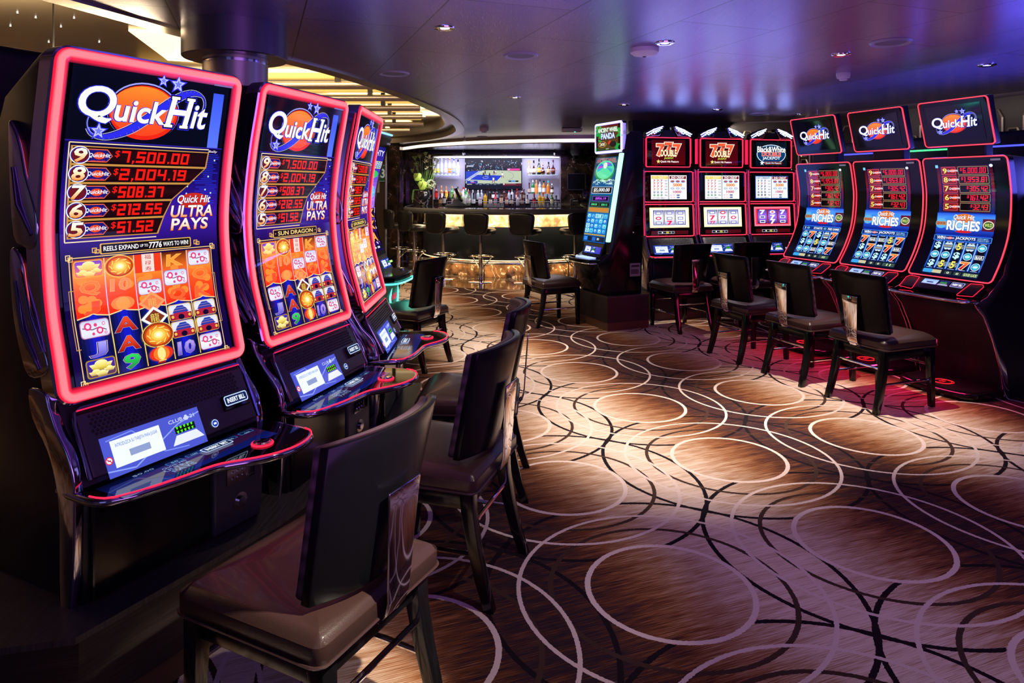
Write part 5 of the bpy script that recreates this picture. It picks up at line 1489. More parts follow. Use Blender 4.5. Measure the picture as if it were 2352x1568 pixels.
    f = part('foot_plate', k+'fp', lambda: (lambda mb: (mb.prism([(u, -o) for o, u in crom(FP)], .012, .055, 'z'), mb.mesh('foot_plate', bevel=.012))[1])(MB()), M_black, t)
    def ribs():
        mb = MB()
        for q in range(16):
            o = .05+q*.018; w_ = .28 if o < .24 else .28-(o-.24)*1.2
            mb.box(P3(0, o, .058), (w_*2, .006, .006))
        return mb.mesh('rib')
    part('tread', k+'rb', ribs, M_blackm, f)
    def emb():
        mb = MB(); C = (.0, .20)
        for r in (.070, .058): mb.tube([P3(C[0]+r*math.cos(a), C[1]+r*math.sin(a), .063) for a in (2*pi*q/28 for q in range(28))], .0025, 5, closed=True)
        vs, fs = glyphs('B', 0); mb.add([P3(C[0]-.025+x*.075, C[1]+.025-y*.075, .064) for x, y in vs], fs)
        return mb.mesh('emblem')
    part('emblem', k+'em', emb, mat('dim_red_led', (.5, 0, 0), emit=(.40, .015, .02)), f)
    part('knee_light', k+'kl', lambda: (lambda mb: (mb.tube([P3(-.27, .12, .50), P3(.27, .12, .50)], .005, 6), mb.mesh('knee_light'))[1])(MB()), mat('dim_red_strip', (.5, 0, 0), emit=(.9, .01, .03), es=.5), t)
    lo = light('knee_glow', 'AREA', (0, 0, 0), 3.2, (1, .02, .18), shape='RECTANGLE', size=.5, size_y=.12)
    lo.parent = t; lo.location = P3(0, .20, .36); lo.rotation_euler = (math.radians(-30), 0, 0)
    return t
def mat_violet(): return M_disp
def Canvas_half_card():
    A = .30; cv = Canvas(A, 1); cv.rect(0, 0, 1, A, '#0c1c50'); cv.rect(.02, .03, .56, .26, '#a8c8ff'); cv.text('INSERT CARD TO PLAY', .08, .06, .50, .10, '#1a48a8'); cv.rect(.18, .14, .42, .20, '#203878')
    cv.text('CLUB 21', .64, .03, .94, .07, '#3a58a8'); L = cv.lay()
    for q in range(5):
        for yy in (.11, .15): cv.poly([(.66+q*.05, yy-.012), (.695+q*.05, yy-.012), (.685+q*.05, yy+.012), (.67+q*.05, yy+.012)], '#58f020', L)
    cv.poly([(.66, .19), (.92, .19), (1, .27), (.60, .27)], '#98a4c0'); return cv

def machine_reels(name, c, ang, label, v, sy):
    rz = ang + pi/2
    t = empty(name, (c[0], c[1], 0), rz, label, 'slot machine', 'three-reel slot machines in the middle')
    k = 'T'; PF = [(1.692, 0), (1.30, .008), (.919, .034)]
    poly = [(-.03, 2.09), (-.03, 1.70), (-.03, 1.3), (.0, .90), (.10, .70), (.10, .312), (-.46, .312), (-.46, 2.05)]
    part('cabinet', k+'cab', lambda: side_prism(poly, -.30, .30, .005), M_blackm, t)
    # top box
    part('top_glass', k+'tg', lambda: surf([(2.09, -.008), (1.73, -.008)], -.278, .278, 1.742, 2.082, .0, 'top_glass', 3, .02), M_glass, t)
    part('top_outline', k+'tol', lambda: frame_strip([(2.1, -.008), (1.7, -.008)], -.285, .285, 1.735, 2.088, .022, [(0, -.02, DEEP), (.0, .004, MIDR), (.004, .006, (1.6, .10, .22)), (.009, .004, MIDR), (.011, -.001, DEEP)], 'top_outline'), M_tube, t)
    part('top_display', k+'td%d' % v, lambda: canvas_flat(art_double(v), -.215, .215, 2.055, -.005, 'top_display'), M_disp, t)
    for (nm_, za, zb) in (('upper_glass', 1.322, 1.690), ('lower_glass', .922, 1.305)):
        part(nm_, k+nm_, lambda: surf(PF, -.305, .305, za+.008, zb-.008, .0, nm_, 6, .02), M_glass, t)
        part(nm_.replace('glass', 'outline'), k+nm_+'o', lambda: frame_strip(PF, -.312, .312, za, zb, .024, [(0, -.02, DEEP), (.0, .004, MIDR), (.004, .006, (1.6, .10, .22)), (.009, .004, MIDR), (.012, -.001, DEEP)], 'outline'), M_tube, t)
    part('paytable_display', k+'pt%d' % v, lambda: screen(art_paytable(v), PF, -.228, .228, 1.642, .002, 'paytable_display'), M_disp, t)
    part('reel_window', k+'rw'+str(sy), lambda: screen(art_reels(v, sy), PF, -.25, .25, 1.262, .002, 'reel_window', .0005), attr_mat('bright_display', 1.6), t)
    part('denomination_strip', k+'ds', lambda: screen(art_strip(), PF, -.235, .235, .992, .002, 'denomination_strip'), M_disp, t)
    # crown of led pods
    for s in (-1, 1):
        def pod(s=s):
            P = [(.295, 2.09), (.275, 2.150), (.20, 2.185), (.10, 2.222), (.055, 2.218), (.07, 2.17), (.115, 2.10)]
            mb = MB(); mb.prism([(s*u, z) for u, z in P], -.01, .10, 'y'); return mb.mesh('crown_pod', bevel=.01, smooth=40)
        q = part('crown_pod', k+'pod%d' % s, pod, M_dchrome, t)
        def dots(s=s):
            mb = MB()
            for (a0, z0, a1, z1, n_) in ((.285, 2.128, .21, 2.166, 6), (.27, 2.105, .215, 2.140, 4), (.195, 2.176, .085, 2.212, 8), (.20, 2.152, .095, 2.190, 7), (.185, 2.130, .12, 2.165, 4), (.225, 2.125, .17, 2.155, 3)):
                for i in range(n_):
                    f = i/(n_-1); mb.lathe([(.001, -.005), (.0092, 0), (.001, .005)], c=(s*(a0+(a1-a0)*f), -.016, z0+(z1-z0)*f), n=6)
            return mb.mesh('lamp_dots', smooth=60)
        part('lamp_dots', k+'dots%d' % s, dots, M_led_w, q)
    part('crown_arch', k+'ca', lambda: (lambda mb: (mb.prism([(-.11, 2.09), (.11, 2.09), (.06, 2.175), (-.06, 2.175)], .005, .07, 'y'), mb.mesh('crown_arch', bevel=.008))[1])(MB()), M_blackm, t)
    for s in (-1, 1):
        def led(s=s):
            mb = MB(); mb.box(P3(s*.307, -.06, 1.93), (.012, .05, .30)); return mb.mesh('side_light', bevel=.003)
        part('side_light', k+'sl%d' % s, led, M_led_r, t)
        def pil(s=s):
            P = [(.02, 1.70), (.035, 1.30), (.06, .95), (.0, .90), (.09, .78), (.13, .70), (.07, .62), (.05, .312), (.12, .312), (.13, .55), (.19, .70), (.12, .82), (.07, .90), (.085, .95), (.055, 1.3), (.035, 1.72)]
            P = [(-.10, 1.715), (.030, 1.715), (.042, 1.3), (.065, .93), (.13, .80), (.19, .70), (.14, .60), (.135, .312), (-.10, .312)]
            mb = MB(); mb.prism([(-o, z) for o, z in P], s*.314, s*.335, 'x'); return mb.mesh('side_pillar', bevel=.006, smooth=50)
        part('side_pillar', k+'pil%d' % s, pil, M_dchrome, t)
        def sl2(s=s):
            mb = MB(); mb.tube([P3(s*.334, interp(PF, z)+.028, z) for z in (1.70, 1.5, 1.3, 1.1, .94)], .007, 6); return mb.mesh('pillar_sheen', smooth=60)
        part('pillar_sheen', k+'pl%d' % s, sl2, M_led_r, t)  # glowing tube painted in for the red reflection on the chrome pillar
    console(t, k, .05, .905, .135, .735, .285, False, 'dots')
    D = crom([(.10, -.315), (.24, -.315), (.275, -.28), (.285, -.1), (.285, .1), (.275, .28), (.24, .315), (.10, .315)])
    part('button_deck', k+'deck', lambda: (lambda mb: (mb.prism([(u, -o) for o, u in D], .690, .715, 'z'), mb.mesh('button_deck', bevel=.004))[1])(MB()), M_glass, t)
    part('deck_edge', k+'dedge', lambda: edge_tube(D, .702, .009, 'deck_edge'), M_chrome, t)
    part('deck_light', k+'dl', lambda: edge_tube([(o+.010, u) for o, u in D], .712, .004, 'deck_light'), M_redthin, t)
    part('lower_door', k+'ld', lambda: (lambda mb: (mb.box(P3(0, .103, .49), (.50, .02, .32)), mb.mesh('lower_door', bevel=.006))[1])(MB()), mat('door_navy', (.01, .02, .03), .25), t)
    return t
def canvas_flat(cv, u0, u1, ztop, o, name, eps=.0006):
    Wd = u1-u0
    return cv.tmesh(lambda x, y, q: P3(u0+x*Wd, o+q, ztop-y*Wd), name, eps)

# ---- place them
machine_portrait('slot_machine', (-1.166, 2.269), -.462, 'nearest tall slot machine in a wide red neon frame, banner reading reels expand', False)
machine_portrait('slot_machine', (-.885, 2.985), -.275, 'second red neon framed slot machine, banner reading sun dragon, between two like it', True)
machine_portrait('slot_machine', (-.768, 3.735), .020, 'third red neon framed slot machine seen almost edge on, glare on its screen', True)
RM = 1.066
for (x, y), lb, v in (((2.728, 6.018), 'curved slot machine under a red-outlined topper, farthest left of the right-hand three', 0),
                      ((2.965, 5.44), 'middle curved slot machine of the right-hand three with red outline and topper', 1),
                      ((3.172, 4.812), 'nearest curved slot machine of the right-hand three, screen ending with good luck', 2)):
    machine_riches('slot_machine', (x*RM, y*RM), 3.497, lb, v)
machine_reels('slot_machine', (1.844, 8.034), -1.34, 'three-reel slot machine with red topper picture, beside the tall black cabinet', 0, ('o-', '-7', '-%')[0:0] or ('-o-', '--7', '---'))
machine_reels('slot_machine', (2.531, 8.227), -1.34, 'middle three-reel slot machine with red topper picture and yellow-lit reels', 0, ('-7%', 'o%-', '-o-'))
machine_reels('slot_machine', (3.193, 8.400), -1.34, 'three-reel slot machine with pink-lit reels and black and white topper', 1, ('7--', 'o77', '7--'))

# ---- leaning single machine with green light bar
def machine_panda():
    c, ang = (1.055, 7.50), 3.543
    t = empty('slot_machine', (c[0], c[1], 0), ang+pi/2, 'tall black slot machine with a green light bar and violet-framed topper reading panda', 'slot machine')
    k = 'P'; PF = [(1.841, 0), (.946, .167)]
    poly = [(-.02, 1.86), (.147, .93), (.16, .80), (.30, .70), (.27, .62), (.22, .40), (.18, .36), (-.24, .36), (-.27, 1.2), (-.27, 2.05), (-.24, 2.10), (-.10, 2.10), (-.05, 2.04)]
    part('cabinet', k, lambda: side_prism(poly, -.27, .29, .008), M_black, t)
    part('screen_bezel', k+'b', lambda: surf(PF, -.270, .270, .946, 1.841, .004, 'screen_bezel', 4, .01), M_blackm, t)
    part('display', k+'d', lambda: screen(art_panda(), PF, -.240, .225, 1.832, .006, 'display', .0006), M_disp, t)
    for s in (-1, 1):
        def bar(s=s):
            mb = MB(); mb.prism([(-.005+.03, 1.84), (.163+.03, .93), (.163, .93), (-.01, 1.84)][0:0] or [(-(o), z) for o, z in (((.030, 1.862), (.197, .925), (.160, .925), (-.007, 1.862)) if s > 0 else ((-.010, 1.60), (.12, .95), (.105, .95), (-.025, 1.60)))], s*.272, s*(.322 if s > 0 else .284), 'x'); return mb.mesh('light_bar', bevel=.006)
        part('light_bar', k+'lb%d' % s, bar, M_led_g, t)
    PT = [(2.21, .0), (1.88, .0)]
    part('topper_box', k+'tb', lambda: side_prism([(-.004, 2.212), (-.004, 1.878), (-.06, 1.878), (-.06, 2.212)], -.285, .285, .01), M_blackm, t)
    part('topper_frame', k+'tf', lambda: frame_strip(PT, -.285, .285, 1.876, 2.214, .03, [(0, -.05, (.35, .25, 1.2)), (0, .0, (.8, .7, 1.6)), (.006, .006, (1.5, 1.35, 2.0)), (.022, .006, (1.1, .9, 1.7)), (.030, .0, (.3, .2, 1.0))], 'topper_frame'), M_tube, t)
    part('topper_glass', k+'tg', lambda: surf(PT, -.26, .26, 1.905, 2.185, .001, 'topper_glass', 2, .02), M_glass, t)
    part('topper_display', k+'td', lambda: screen(art_panda_top(), [(2.2, 0), (1.9, 0)], -.125*1.0-.07, .125+.07, 2.182, .003, 'topper_display').copy() if False else art_panda_top().tmesh(lambda x, y, q: P3(-.215+x*.43, .003+q, 2.182-y*.245), 'topper_display', .0006), M_disp, t)
    F, A = panelF(.17, .90, .22, .76, -.20, .20)
    part('console_panel', k+'cp', lambda: slab(F, 0, 0, 1, A, -.03, 0, 'console_panel'), M_blackm, t)
    part('card_display', k+'cd', lambda: canvas_on(art_club(False), F, .08, .10, .60, .002, 'card_display'), M_disp, t)
    part('bill_slot', k+'bs', lambda: slab(F, .74, .12, .95, .30, 0, .02, 'bill_slot'), mat('blue_lit_slot', (.02, .02, .2), emit=(.05, .05, .5)), t)
    D = crom([(.15, -.27), (.34, -.25), (.40, -.16), (.41, 0), (.40, .16), (.34, .25), (.15, .27)])
    dk = part('button_deck', k+'dk', lambda: (lambda mb: (mb.prism([(u, -o) for o, u in D], .695, .74, 'z'), mb.mesh('button_deck', bevel=.012, seg=3))[1])(MB()), M_black, t)
    part('deck_edge', k+'de', lambda: edge_tube(D, .698, .008, 'deck_edge'), M_chrome, t)
    def btn(i, j):
        return (lambda mb: (mb.box(P3(-.13+i*.062, .25+j*.055, .746), (.048, .040, .010)), mb.mesh('button', bevel=.004))[1])(MB())
    for i in range(5):
        for j in range(2):
            part('button', k+'bt%d%d' % (i, j), lambda: btn(i, j), mat('lit_button', (.5, .6, .9), .3, emit=(.45, .62, 1.1), es=1.2), dk)
    def logo():
        mb = MB(); o = lambda z: P3(0, .262+(.62-.62)*0, z)
        zc = .55
        mb.add([P3(0, .268, .66), P3(-.045, .250, .54), P3(-.015, .250, .54), P3(.0, .262, .61), P3(.006, .25, .54), P3(.05, .25, .54)], [(0, 1, 2, 3), (0, 3, 4, 5)])
        mb.add([P3(-.05, .249, .532), P3(.055, .249, .532), P3(.055, .247, .522), P3(-.05, .247, .522)], [(0, 1, 2, 3)])
        return mb.mesh('belly_emblem', fix=False)
    part('belly_emblem', k+'em', logo, mat('ice_emblem', (.6, .8, 1), emit=(.55, .85, 1.3), es=1.6), t)
    st = part('serial_sticker', k+'stk', lambda: (lambda mb: (mb.box((.291, .16, .62), (.002, .13, .14)), mb.mesh('serial_sticker'))[1])(MB()), mat('sticker_grey', (.25, .24, .25), .6), t)
    part('barcode', k+'bc', lambda: (lambda mb: ([mb.box((.2925, .11+.008*q, .60), (.001, .004 if q % 3 else .006, .05)) for q in range(12)], mb.box((.2925, .16, .66), (.001, .10, .02)), mb.mesh('barcode'))[2])(MB()), M_blackm, st)
    part('vent', k+'vt', lambda: (lambda mb: ([mb.box((.291, .20+.02*0, 1.10+.02*q), (.004, .07, .008)) for q in range(5)], mb.mesh('vent'))[1])(MB()), M_blackm, t)
    for z, y in ((1.02, .13), (.78, .02), (.745, .02)):
        part('key_lock', k+'kk%f' % z, lambda: (lambda mb: (mb.tube([(.29, y, z), (.302, y, z)], .008, 12), mb.mesh('key_lock'))[1])(MB()), M_chrome, t)
machine_panda()

# ---- dark C-shaped machine with cyan light, half hidden behind the left bank
def machine_cyan():
    c, ang = (-1.165, 6.14), -.09
    t = empty('slot_machine', (c[0], c[1], 0), ang+pi/2, 'dark C-curved slot machine with violet screen and turquoise light edge behind the left bank', 'slot machine')
    k = 'C'; PC = [(1.95, .0), (1.86, -.035), (1.75, -.062), (1.61, -.105), (1.45, -.136), (1.28, -.145), (1.08, -.122), (.95, -.075), (.86, -.03)]
    poly = [(-.005, 2.01), (.0, 1.95)]+[(interp(PC, z)-.02, z) for z in (1.86, 1.7, 1.5, 1.3, 1.1, .95, .86)] + [(.02, .72), (.10, .66), (.03, .30), (-.02, .312), (-.5, .312), (-.5, 1.4), (-.35, 1.95), (-.1, 2.03)]
    poly = poly[:-6] + [(.02, .312), (-.5, .312), (-.5, 1.4), (-.35, 1.95), (-.1, 2.03)]
    part('cabinet', k, lambda: side_prism(poly, -.33, .33, .012), M_blackm, t)
    part('screen_frame', k+'f', lambda: surf(PC, -.33, .33, .88, 1.94, -.012, 'screen_frame', 24, .02), M_black, t)
    part('display', k+'d', lambda: screen(art_violet(), PC, -.28, .265, 1.87, -.008, 'display'), M_disp, t)
    part('top_light', k+'tl', lambda: (lambda mb: (mb.tube([P3(-.31, .004, 1.99), P3(.31, .004, 1.99)], .009, 8), mb.mesh('top_light'))[1])(MB()), mat('ice_led', (.3, .6, .9), emit=(.25, .75, 1.3), es=1.5), t)
    part('asset_tag', k+'at', lambda: (lambda mb: (mb.box(P3(.25, -.012, 1.905), (.08, .012, .015)), mb.mesh('asset_tag'))[1])(MB()), mat('asset_tag_m', (.35, .35, .4)), t)
    F, A = panelF(-.03, .88, .03, .755, -.30, .30)
    part('card_display', k+'cd', lambda: canvas_on(art_club(False), F, .40, .06, .42, .01, 'card_display'), M_disp, t)
    part('green_slot', k+'gs', lambda: slab(F, .86, .12, .96, .15, 0, .012, 'green_slot', .002), mat('lime_led', (.4, .9, .2), emit=(.5, 1.5, .2), es=1.5), t)
    D = crom([(.0, -.33), (.16, -.32), (.22, -.20), (.24, 0), (.235, .15), (.20, .27), (.13, .335), (.0, .335)])
    dk = part('button_deck', k+'dk', lambda: (lambda mb: (mb.prism([(u, -o) for o, u in D], .68, .735, 'z'), mb.mesh('button_deck', bevel=.012))[1])(MB()), M_black, t)
    part('deck_top', k+'dt', lambda: (lambda mb: (mb.prism([(u*.93, -(o*.9+.005)) for o, u in D], .735, .739, 'z'), mb.mesh('deck_top'))[1])(MB()), mat('deck_gloss', (.12, .11, .09), .12), dk)
    part('deck_light', k+'dl', lambda: edge_tube([(o+.006, u) for o, u in D], .672, .008, 'deck_light'), mat('turquoise_led', (.2, .8, .8), emit=(.10, 1.0, .95), es=1.6), dk)
    part('play_button', k+'pb', lambda: (lambda mb: (mb.lathe([(.028, 0), (.028, .014), (.001, .018)], c=P3(.22, .12, .738), n=20), mb.mesh('play_button'))[1])(MB()), M_chrome, dk)
    def hexl():
        mb = MB(); P = [(-.12, .44), (-.17, .52), (-.12, .60), (.24, .60), (.29, .52), (.24, .44)]; P = [(.02, .40), (-.02, .50), (.02, .60), (.22, .60), (.265, .52), (.22, .40)]
        mb.tube([P3(u, .075, z) for u, z in P], .010, 6, closed=True); return mb.mesh('hexagon_light')
    part('hexagon_light', k+'hx', hexl, M_led_c, t)
    def tx():
        cv = Canvas(.25, 1); cv.text('KONAMI', 0, 0, 1, .22, '#e01850', shear=.2, bold=.05); return cv.tmesh(lambda x, y, q: P3(-.04+x*.24, .075+q, .53-y*.24), 'maker_name')
    part('maker_name', k+'mn', tx, M_disp, t)
    part('lower_body', k+'lb', lambda: side_prism([(.07, .68), (.068, .36), (.03, .312), (-.1, .312), (-.1, .68)], -.31, .31, .01), M_blackm, t)
    lo = light('deck_glow', 'AREA', (0, 0, 0), 2.2, (.1, 1.0, .65), shape='RECTANGLE', size=.5, size_y=.05)
    lo.parent = t; lo.location = P3(0, .27, .66); lo.rotation_euler = (math.radians(60), 0, 0)
machine_cyan()

# ---- dark neighbours at the picture edges: back bank at the left, far bank at the right
def dark_machine(name, c, ang, label, led=None, group=None, top=2.0, base=.312):
    t = empty(name, (c[0], c[1], 0), ang+pi/2, label, 'slot machine', group)
    k = 'D%.3f' % top
    poly = [(0, top-.06), (-.05, top-.35), (-.07, 1.35), (.0, .95), (.10, .70), (.28, .66), (.26, .62), (.10, .55), (.08, base), (-.45, base), (-.45, top-.03), (-.42, top), (-.06, top)]
    part('cabinet', k, lambda: side_prism(poly, -.33, .33, .02), M_blackm, t)
    part('screen_glass', k+'g', lambda: surf([(top-.08, .0), (top-.35, -.045), (1.35, -.065), (.97, .0)], -.28, .28, .98, top-.1, .004, 'screen_glass', 16, .03), M_glass, t)
    if led:
        cl = {'b': (.10, .12, 1.8), 'g': (.1, 1.3, .35)}[led]
        part('light_line', k+'ll'+led, lambda: (lambda mb: (mb.tube([P3(-.30, -.455, top-.45), P3(-.30, -.455, top-.16), P3(-.27, -.455, top-.13), P3(.27, -.455, top-.13), P3(.30, -.455, top-.16), P3(.30, -.455, top-.45)], .008, 6), mb.mesh('light_line'))[1])(MB()), mat('led_line_'+led, (.1, .1, .3), emit=cl, es=1.2), t)
        part('led_outline', k+'l', lambda: frame_strip([(top-.05, .0), (top-.35, -.045), (1.35, -.065), (.95, .0)], -.325, .325, .96, top-.07, .03, [(0, .0, (.05, .06, .8)), (.004, .008, (.25, .3, 1.8)), (.009, .0, (.05, .06, .8))], 'led_outline'), M_tube, t)
    return t
dark_machine('slot_machine', (-2.06, 2.80), 2.68, 'unlit dark slot machine back to back with the nearest one, at the left edge')
for (x, y), lb, cl in (((4.68, 5.95), 'dark machine with a blue light line at the right edge, behind the nearest curved machine', 'b'),
                   ((4.42, 6.68), 'dark machine with a green light line, seen below the nearest topper', 'g'),
                   ((4.15, 7.37), 'dark machine with a blue light line, seen below the middle topper', 'b')):
    dark_machine('slot_machine', (x, y), .355, lb, cl, 'dark machines backing the right bank', top=1.985, base=.0)

# ---- plinths
def plinth(name, poly, z, label, o=.0):
    e = empty(name, (0, 0, 0), 0, label, 'plinth', 'wooden machine plinths')
    b = MB(); b.prism(poly, .085, z-.018, 'z'); build('body', b, M_wood, e, smooth=None)
    cx, cy = sum(p[0] for p in poly)/len(poly), sum(p[1] for p in poly)/len(poly)
    b = MB(); b.prism([(cx+(x-cx)*1.012, cy+(y-cy)*1.012) for x, y in poly], z-.018, z, 'z'); build('top_board', b, M_ptop, e, smooth=None)
    b = MB(); b.prism([(cx+(x-cx)*.985, cy+(y-cy)*.985) for x, y in poly], 0, .088, 'z'); build('baseboard', b, M_base, e, smooth=None)
def loc2(c, ang, pts):
    n_ = (math.cos(ang), math.sin(ang)); u_ = (-n_[1], n_[0])
    return [(c[0]+u*u_[0]+o*n_[0], c[1]+u*u_[1]+o*n_[1]) for u, o in pts]
M1, M2, M3 = ((-1.166, 2.269), -.462), ((-.885, 2.985), -.275), ((-.768, 3.735), .020)
fr = loc2(*M1, [(-.40, .215), (.30, .225)]) + loc2(*M2, [(-.1, .22), (.30, .22)]) + loc2(*M3, [(-.15, .22), (.40, .22)])
bk = [(-1.30, 4.12), (-1.34, 3.55), (-1.75, 3.25), (-2.75, 2.75), (-1.62, 1.70)]
plinth('machine_plinth', fr + bk, .312, 'dark wood plinth under the three red neon framed machines')
plinth('machine_plinth', loc2((-1.165, 6.14), -.09, [(-.42, .14), (.42, .14), (.42, -.55), (-.42, -.55)]), .312, 'dark wood plinth under the turquoise-lit machine')
plinth('machine_plinth', loc2((1.055, 7.50), 3.543, [(-.30, .21), (.34, .21), (.34, -.30), (-.30, -.30)]), .36, 'dark wood plinth under the leaning machine with the green light bar')
tt = [((1.844, 8.034), -1.34), ((3.193, 8.400), -1.34)]
plinth('machine_plinth', loc2(*tt[0], [(-.36, .28)]) + loc2(*tt[1], [(.36, .28), (.36, -.50)]) + loc2(*tt[0], [(-.36, -.50)]), .312, 'long dark wood plinth under the three-reel machines')
# ------------------------------------------------------------ chairs; local frame: +y is the way the sitter faces
def square_leg(path, w0, w1):
    mb = MB(); rings = []
    n = len(path)
    for i, (x, y, z) in enumerate(path):
        w = (w0 + (w1-w0)*i/(n-1))/2
        rings.append([(x-w, y-w, z), (x+w, y-w, z), (x+w, y+w, z), (x-w, y+w, z)])
    mb.loft(rings); return mb
def make_chair():
    t = empty('slot_chair', (0, 0, 0), 0, '', 'chair', 'leather-seated chairs pulled up to the machines')
    # seat cushion: rounded block with a waterfall front
    mb = MB(); N = 12
    hw, hd = .25, .245
    def outline(ins):
        P = []
        for cx, cy, a0 in ((hw-.045, hd-.045, 0), (-hw+.045, hd-.045, 90), (-hw+.03, -hd+.03, 180), (hw-.03, -hd+.03, 270)):
            r = .045 if cy > 0 else .03
            for k in range(5):
                a = math.radians(a0+22.5*k); P.append((cx+(r-ins)*math.cos(a) if abs(cx) else 0, cy+(r-ins)*math.sin(a)))
        return P
    def ztop(x, y): return .498 + .012*math.cos(x/hw*1.4)*1. + .010*math.sin((y+.02)/hd*2.6) - (.030*max(0, (y-.13)/.115)**2) - .012*max(0, (abs(x)-.16)/.09)**2
    rings = []
    for ins, dz, mode in ((.012, .0, 0), (0, .012, 0), (0, .055, 0), (.004, -.022, 1), (.014, -.008, 1), (.03, -.001, 1)):
        P = outline(ins)
        rings.append([(x, y, (.412+dz) if mode == 0 else ztop(x, y)+dz) for x, y in P])
    for k in (.85, .6, .3, .05):
        rings.append([(x*k, y*k, ztop(x*k, y*k)) for x, y in outline(.03)])
    mb.loft(rings)
    build('seat', mb, M_leather, t, smooth=70)
    mb = MB(); mb.tube([(x, y, .424) for x, y in outline(-.002)], .004, 6, closed=True); build('piping', mb, M_leather, t)
    mb = MB()
    for x in (-.195, .195): mb.box((x, 0, .378), (.028, .40, .066))
    for y in (-.19, .20): mb.box((0, y, .378), (.40, .028, .066))
    build('seat_frame', mb, M_black, t, bevel=.003)
    for sx in (-1, 1):
        mb = square_leg([(sx*.205, .205, .412), (sx*.208, .208, .2), (sx*.212, .212, 0)], .048, .034)
        l = build('leg', mb, M_black, t, bevel=.003)
        mb = MB(); mb.lathe([(.014, 0), (.016, .006)], c=(sx*.212, .212, -.0), n=12); build('glide', mb, M_chrome, l)
        mb = square_leg([(sx*.190, -.195, .43), (sx*.192, -.202, .33), (sx*.196, -.222, .22), (sx*.200, -.252, .10), (sx*.204, -.285, 0)], .052, .036)
        l = build('leg', mb, M_black, t, bevel=.003)
        mb = MB(); mb.lathe([(.014, 0), (.016, .006)], c=(sx*.204, -.285, -.0), n=12); build('glide', mb, M_chrome, l)
        mb = MB(); mb.tube([(sx*.205, .208, .185), (sx*.198, -.225, .185)], .0085, 8); build('stretcher', mb, M_chrome, t)
    mb = MB(); mb.tube([(-.19, -.212, .285), (.19, -.212, .285)], .0085, 8); build('stretcher', mb, M_chrome, t)
    mb = MB(); mb.tube([(-.205, .207, .285), (.205, .207, .285)], .0085, 8); build('stretcher', mb, M_chrome, t)
    # back: curved slab leaning backwards, lacquer shell outside, striped pad inside
    z0, z1 = .512, .920
    def bp(s, v, d):
        hwv = .198 + .027*v
        x = (s*2-1)*hwv; z = z0+(z1-z0)*v - .010*abs(s*2-1)**2*v
        y = -.205 - .085*v - .018*math.sin(v*pi)*0 + .068*(s*2-1)**2 - d
        return (x, y, z)
    def slabm(d0, d1, ins=0, z=0):
        mb = MB(); nu, nv = 12, 8
        A = [[bp(ins+(1-2*ins)*i/nu, ins+(1-2*ins)*j/nv, d0) for i in range(nu+1)] for j in range(nv+1)]
        B = [[bp(ins+(1-2*ins)*i/nu, ins+(1-2*ins)*j/nv, d1) for i in range(nu+1)] for j in range(nv+1)]
        vs = [p for r in A for p in r] + [p for r in B for p in r]; o = (nu+1)*(nv+1); w = nu+1
        fs = [(j*w+i, j*w+i+1, (j+1)*w+i+1, (j+1)*w+i) for j in range(nv) for i in range(nu)]
        fs += [tuple(o+q for q in f[::-1]) for f in fs]
        bd = [(0, i) for i in range(nu)] + [(j, nu) for j in range(nv)] + [(nv, i) for i in range(nu, 0, -1)] + [(j, 0) for j in range(nv, 0, -1)]
        bd = [a*w+b for a, b in bd]
        fs += [(bd[k], bd[(k+1) % len(bd)], o+bd[(k+1) % len(bd)], o+bd[k]) for k in range(len(bd))]
        mb.add(vs, fs); return mb
    build('back_shell', slabm(.0, .026), M_shell, t, bevel=.004, smooth=45)
    build('back_pad', slabm(-.030, .0, .012), M_stripe, t, bevel=.010, smooth=60)
    # tapered chrome bracket from the middle of the back down under the seat
    mb = MB(); rings = []
    for z, y, w in ((.755, -.300, .066), (.70, -.296, .061), (.62, -.290, .055), (.54, -.285, .049), (.47, -.280, .043), (.435, -.270, .040), (.415, -.245, .038), (.408, -.205, .036)):
        th = .007
        dy = th if z > .42 else 0; dz = 0 if z > .42 else -th
        rings.append([(-w, y, z), (w, y, z), (w, y+dy, z+dz), (-w, y+dy, z+dz)])
    mb.loft(rings); build('chrome_bracket', mb, M_chrome, t, bevel=.0015, smooth=50)
    return t
chair0 = make_chair()
first = True
def place_chair(x, y, fx, fy, label):
    global first
    o = chair0 if first else copy_tree(chair0)
    first = False
    o.location = (x, y, 0); o.rotation_euler = (0, 0, math.atan2(fy, fx)-pi/2); o['label'] = label
CHX = [(-.535, 1.850, -.895, .446, 'nearest brown leather chair with black back and chrome bracket, at the bottom of the picture'),
       (-.285, 2.70, -.95, .31, 'black-backed leather chair behind the nearest one, facing the second red neon machine'),
       (-.215, 3.47, -1, .04, 'leather chair seen edge on, facing the third red neon machine'),
       (-.87, 5.81, -.90, .43, 'dark chair with a green-lit seat in front of the turquoise-lit machine'),
       (.44, 7.585, .90, .43, 'lone chair facing the leaning machine with the green light bar'),
       (1.80, 7.31, -.37, .93, 'brown leather chair in front of the three-reel machine beside the black cabinet'),
       (2.53, 7.55, -.25, .97, 'black chair half hidden in front of the middle three-reel machine'),
       (2.12, 6.08, .938, .346, 'chair at the farthest of the right-hand curved machines'),
       (2.37, 5.42, .938, .346, 'chair at the middle one of the right-hand curved machines'),
       (2.60, 4.80, .938, .346, 'large brown leather chair at the nearest of the right-hand curved machines')]
for a in CHX: place_chair(*a)

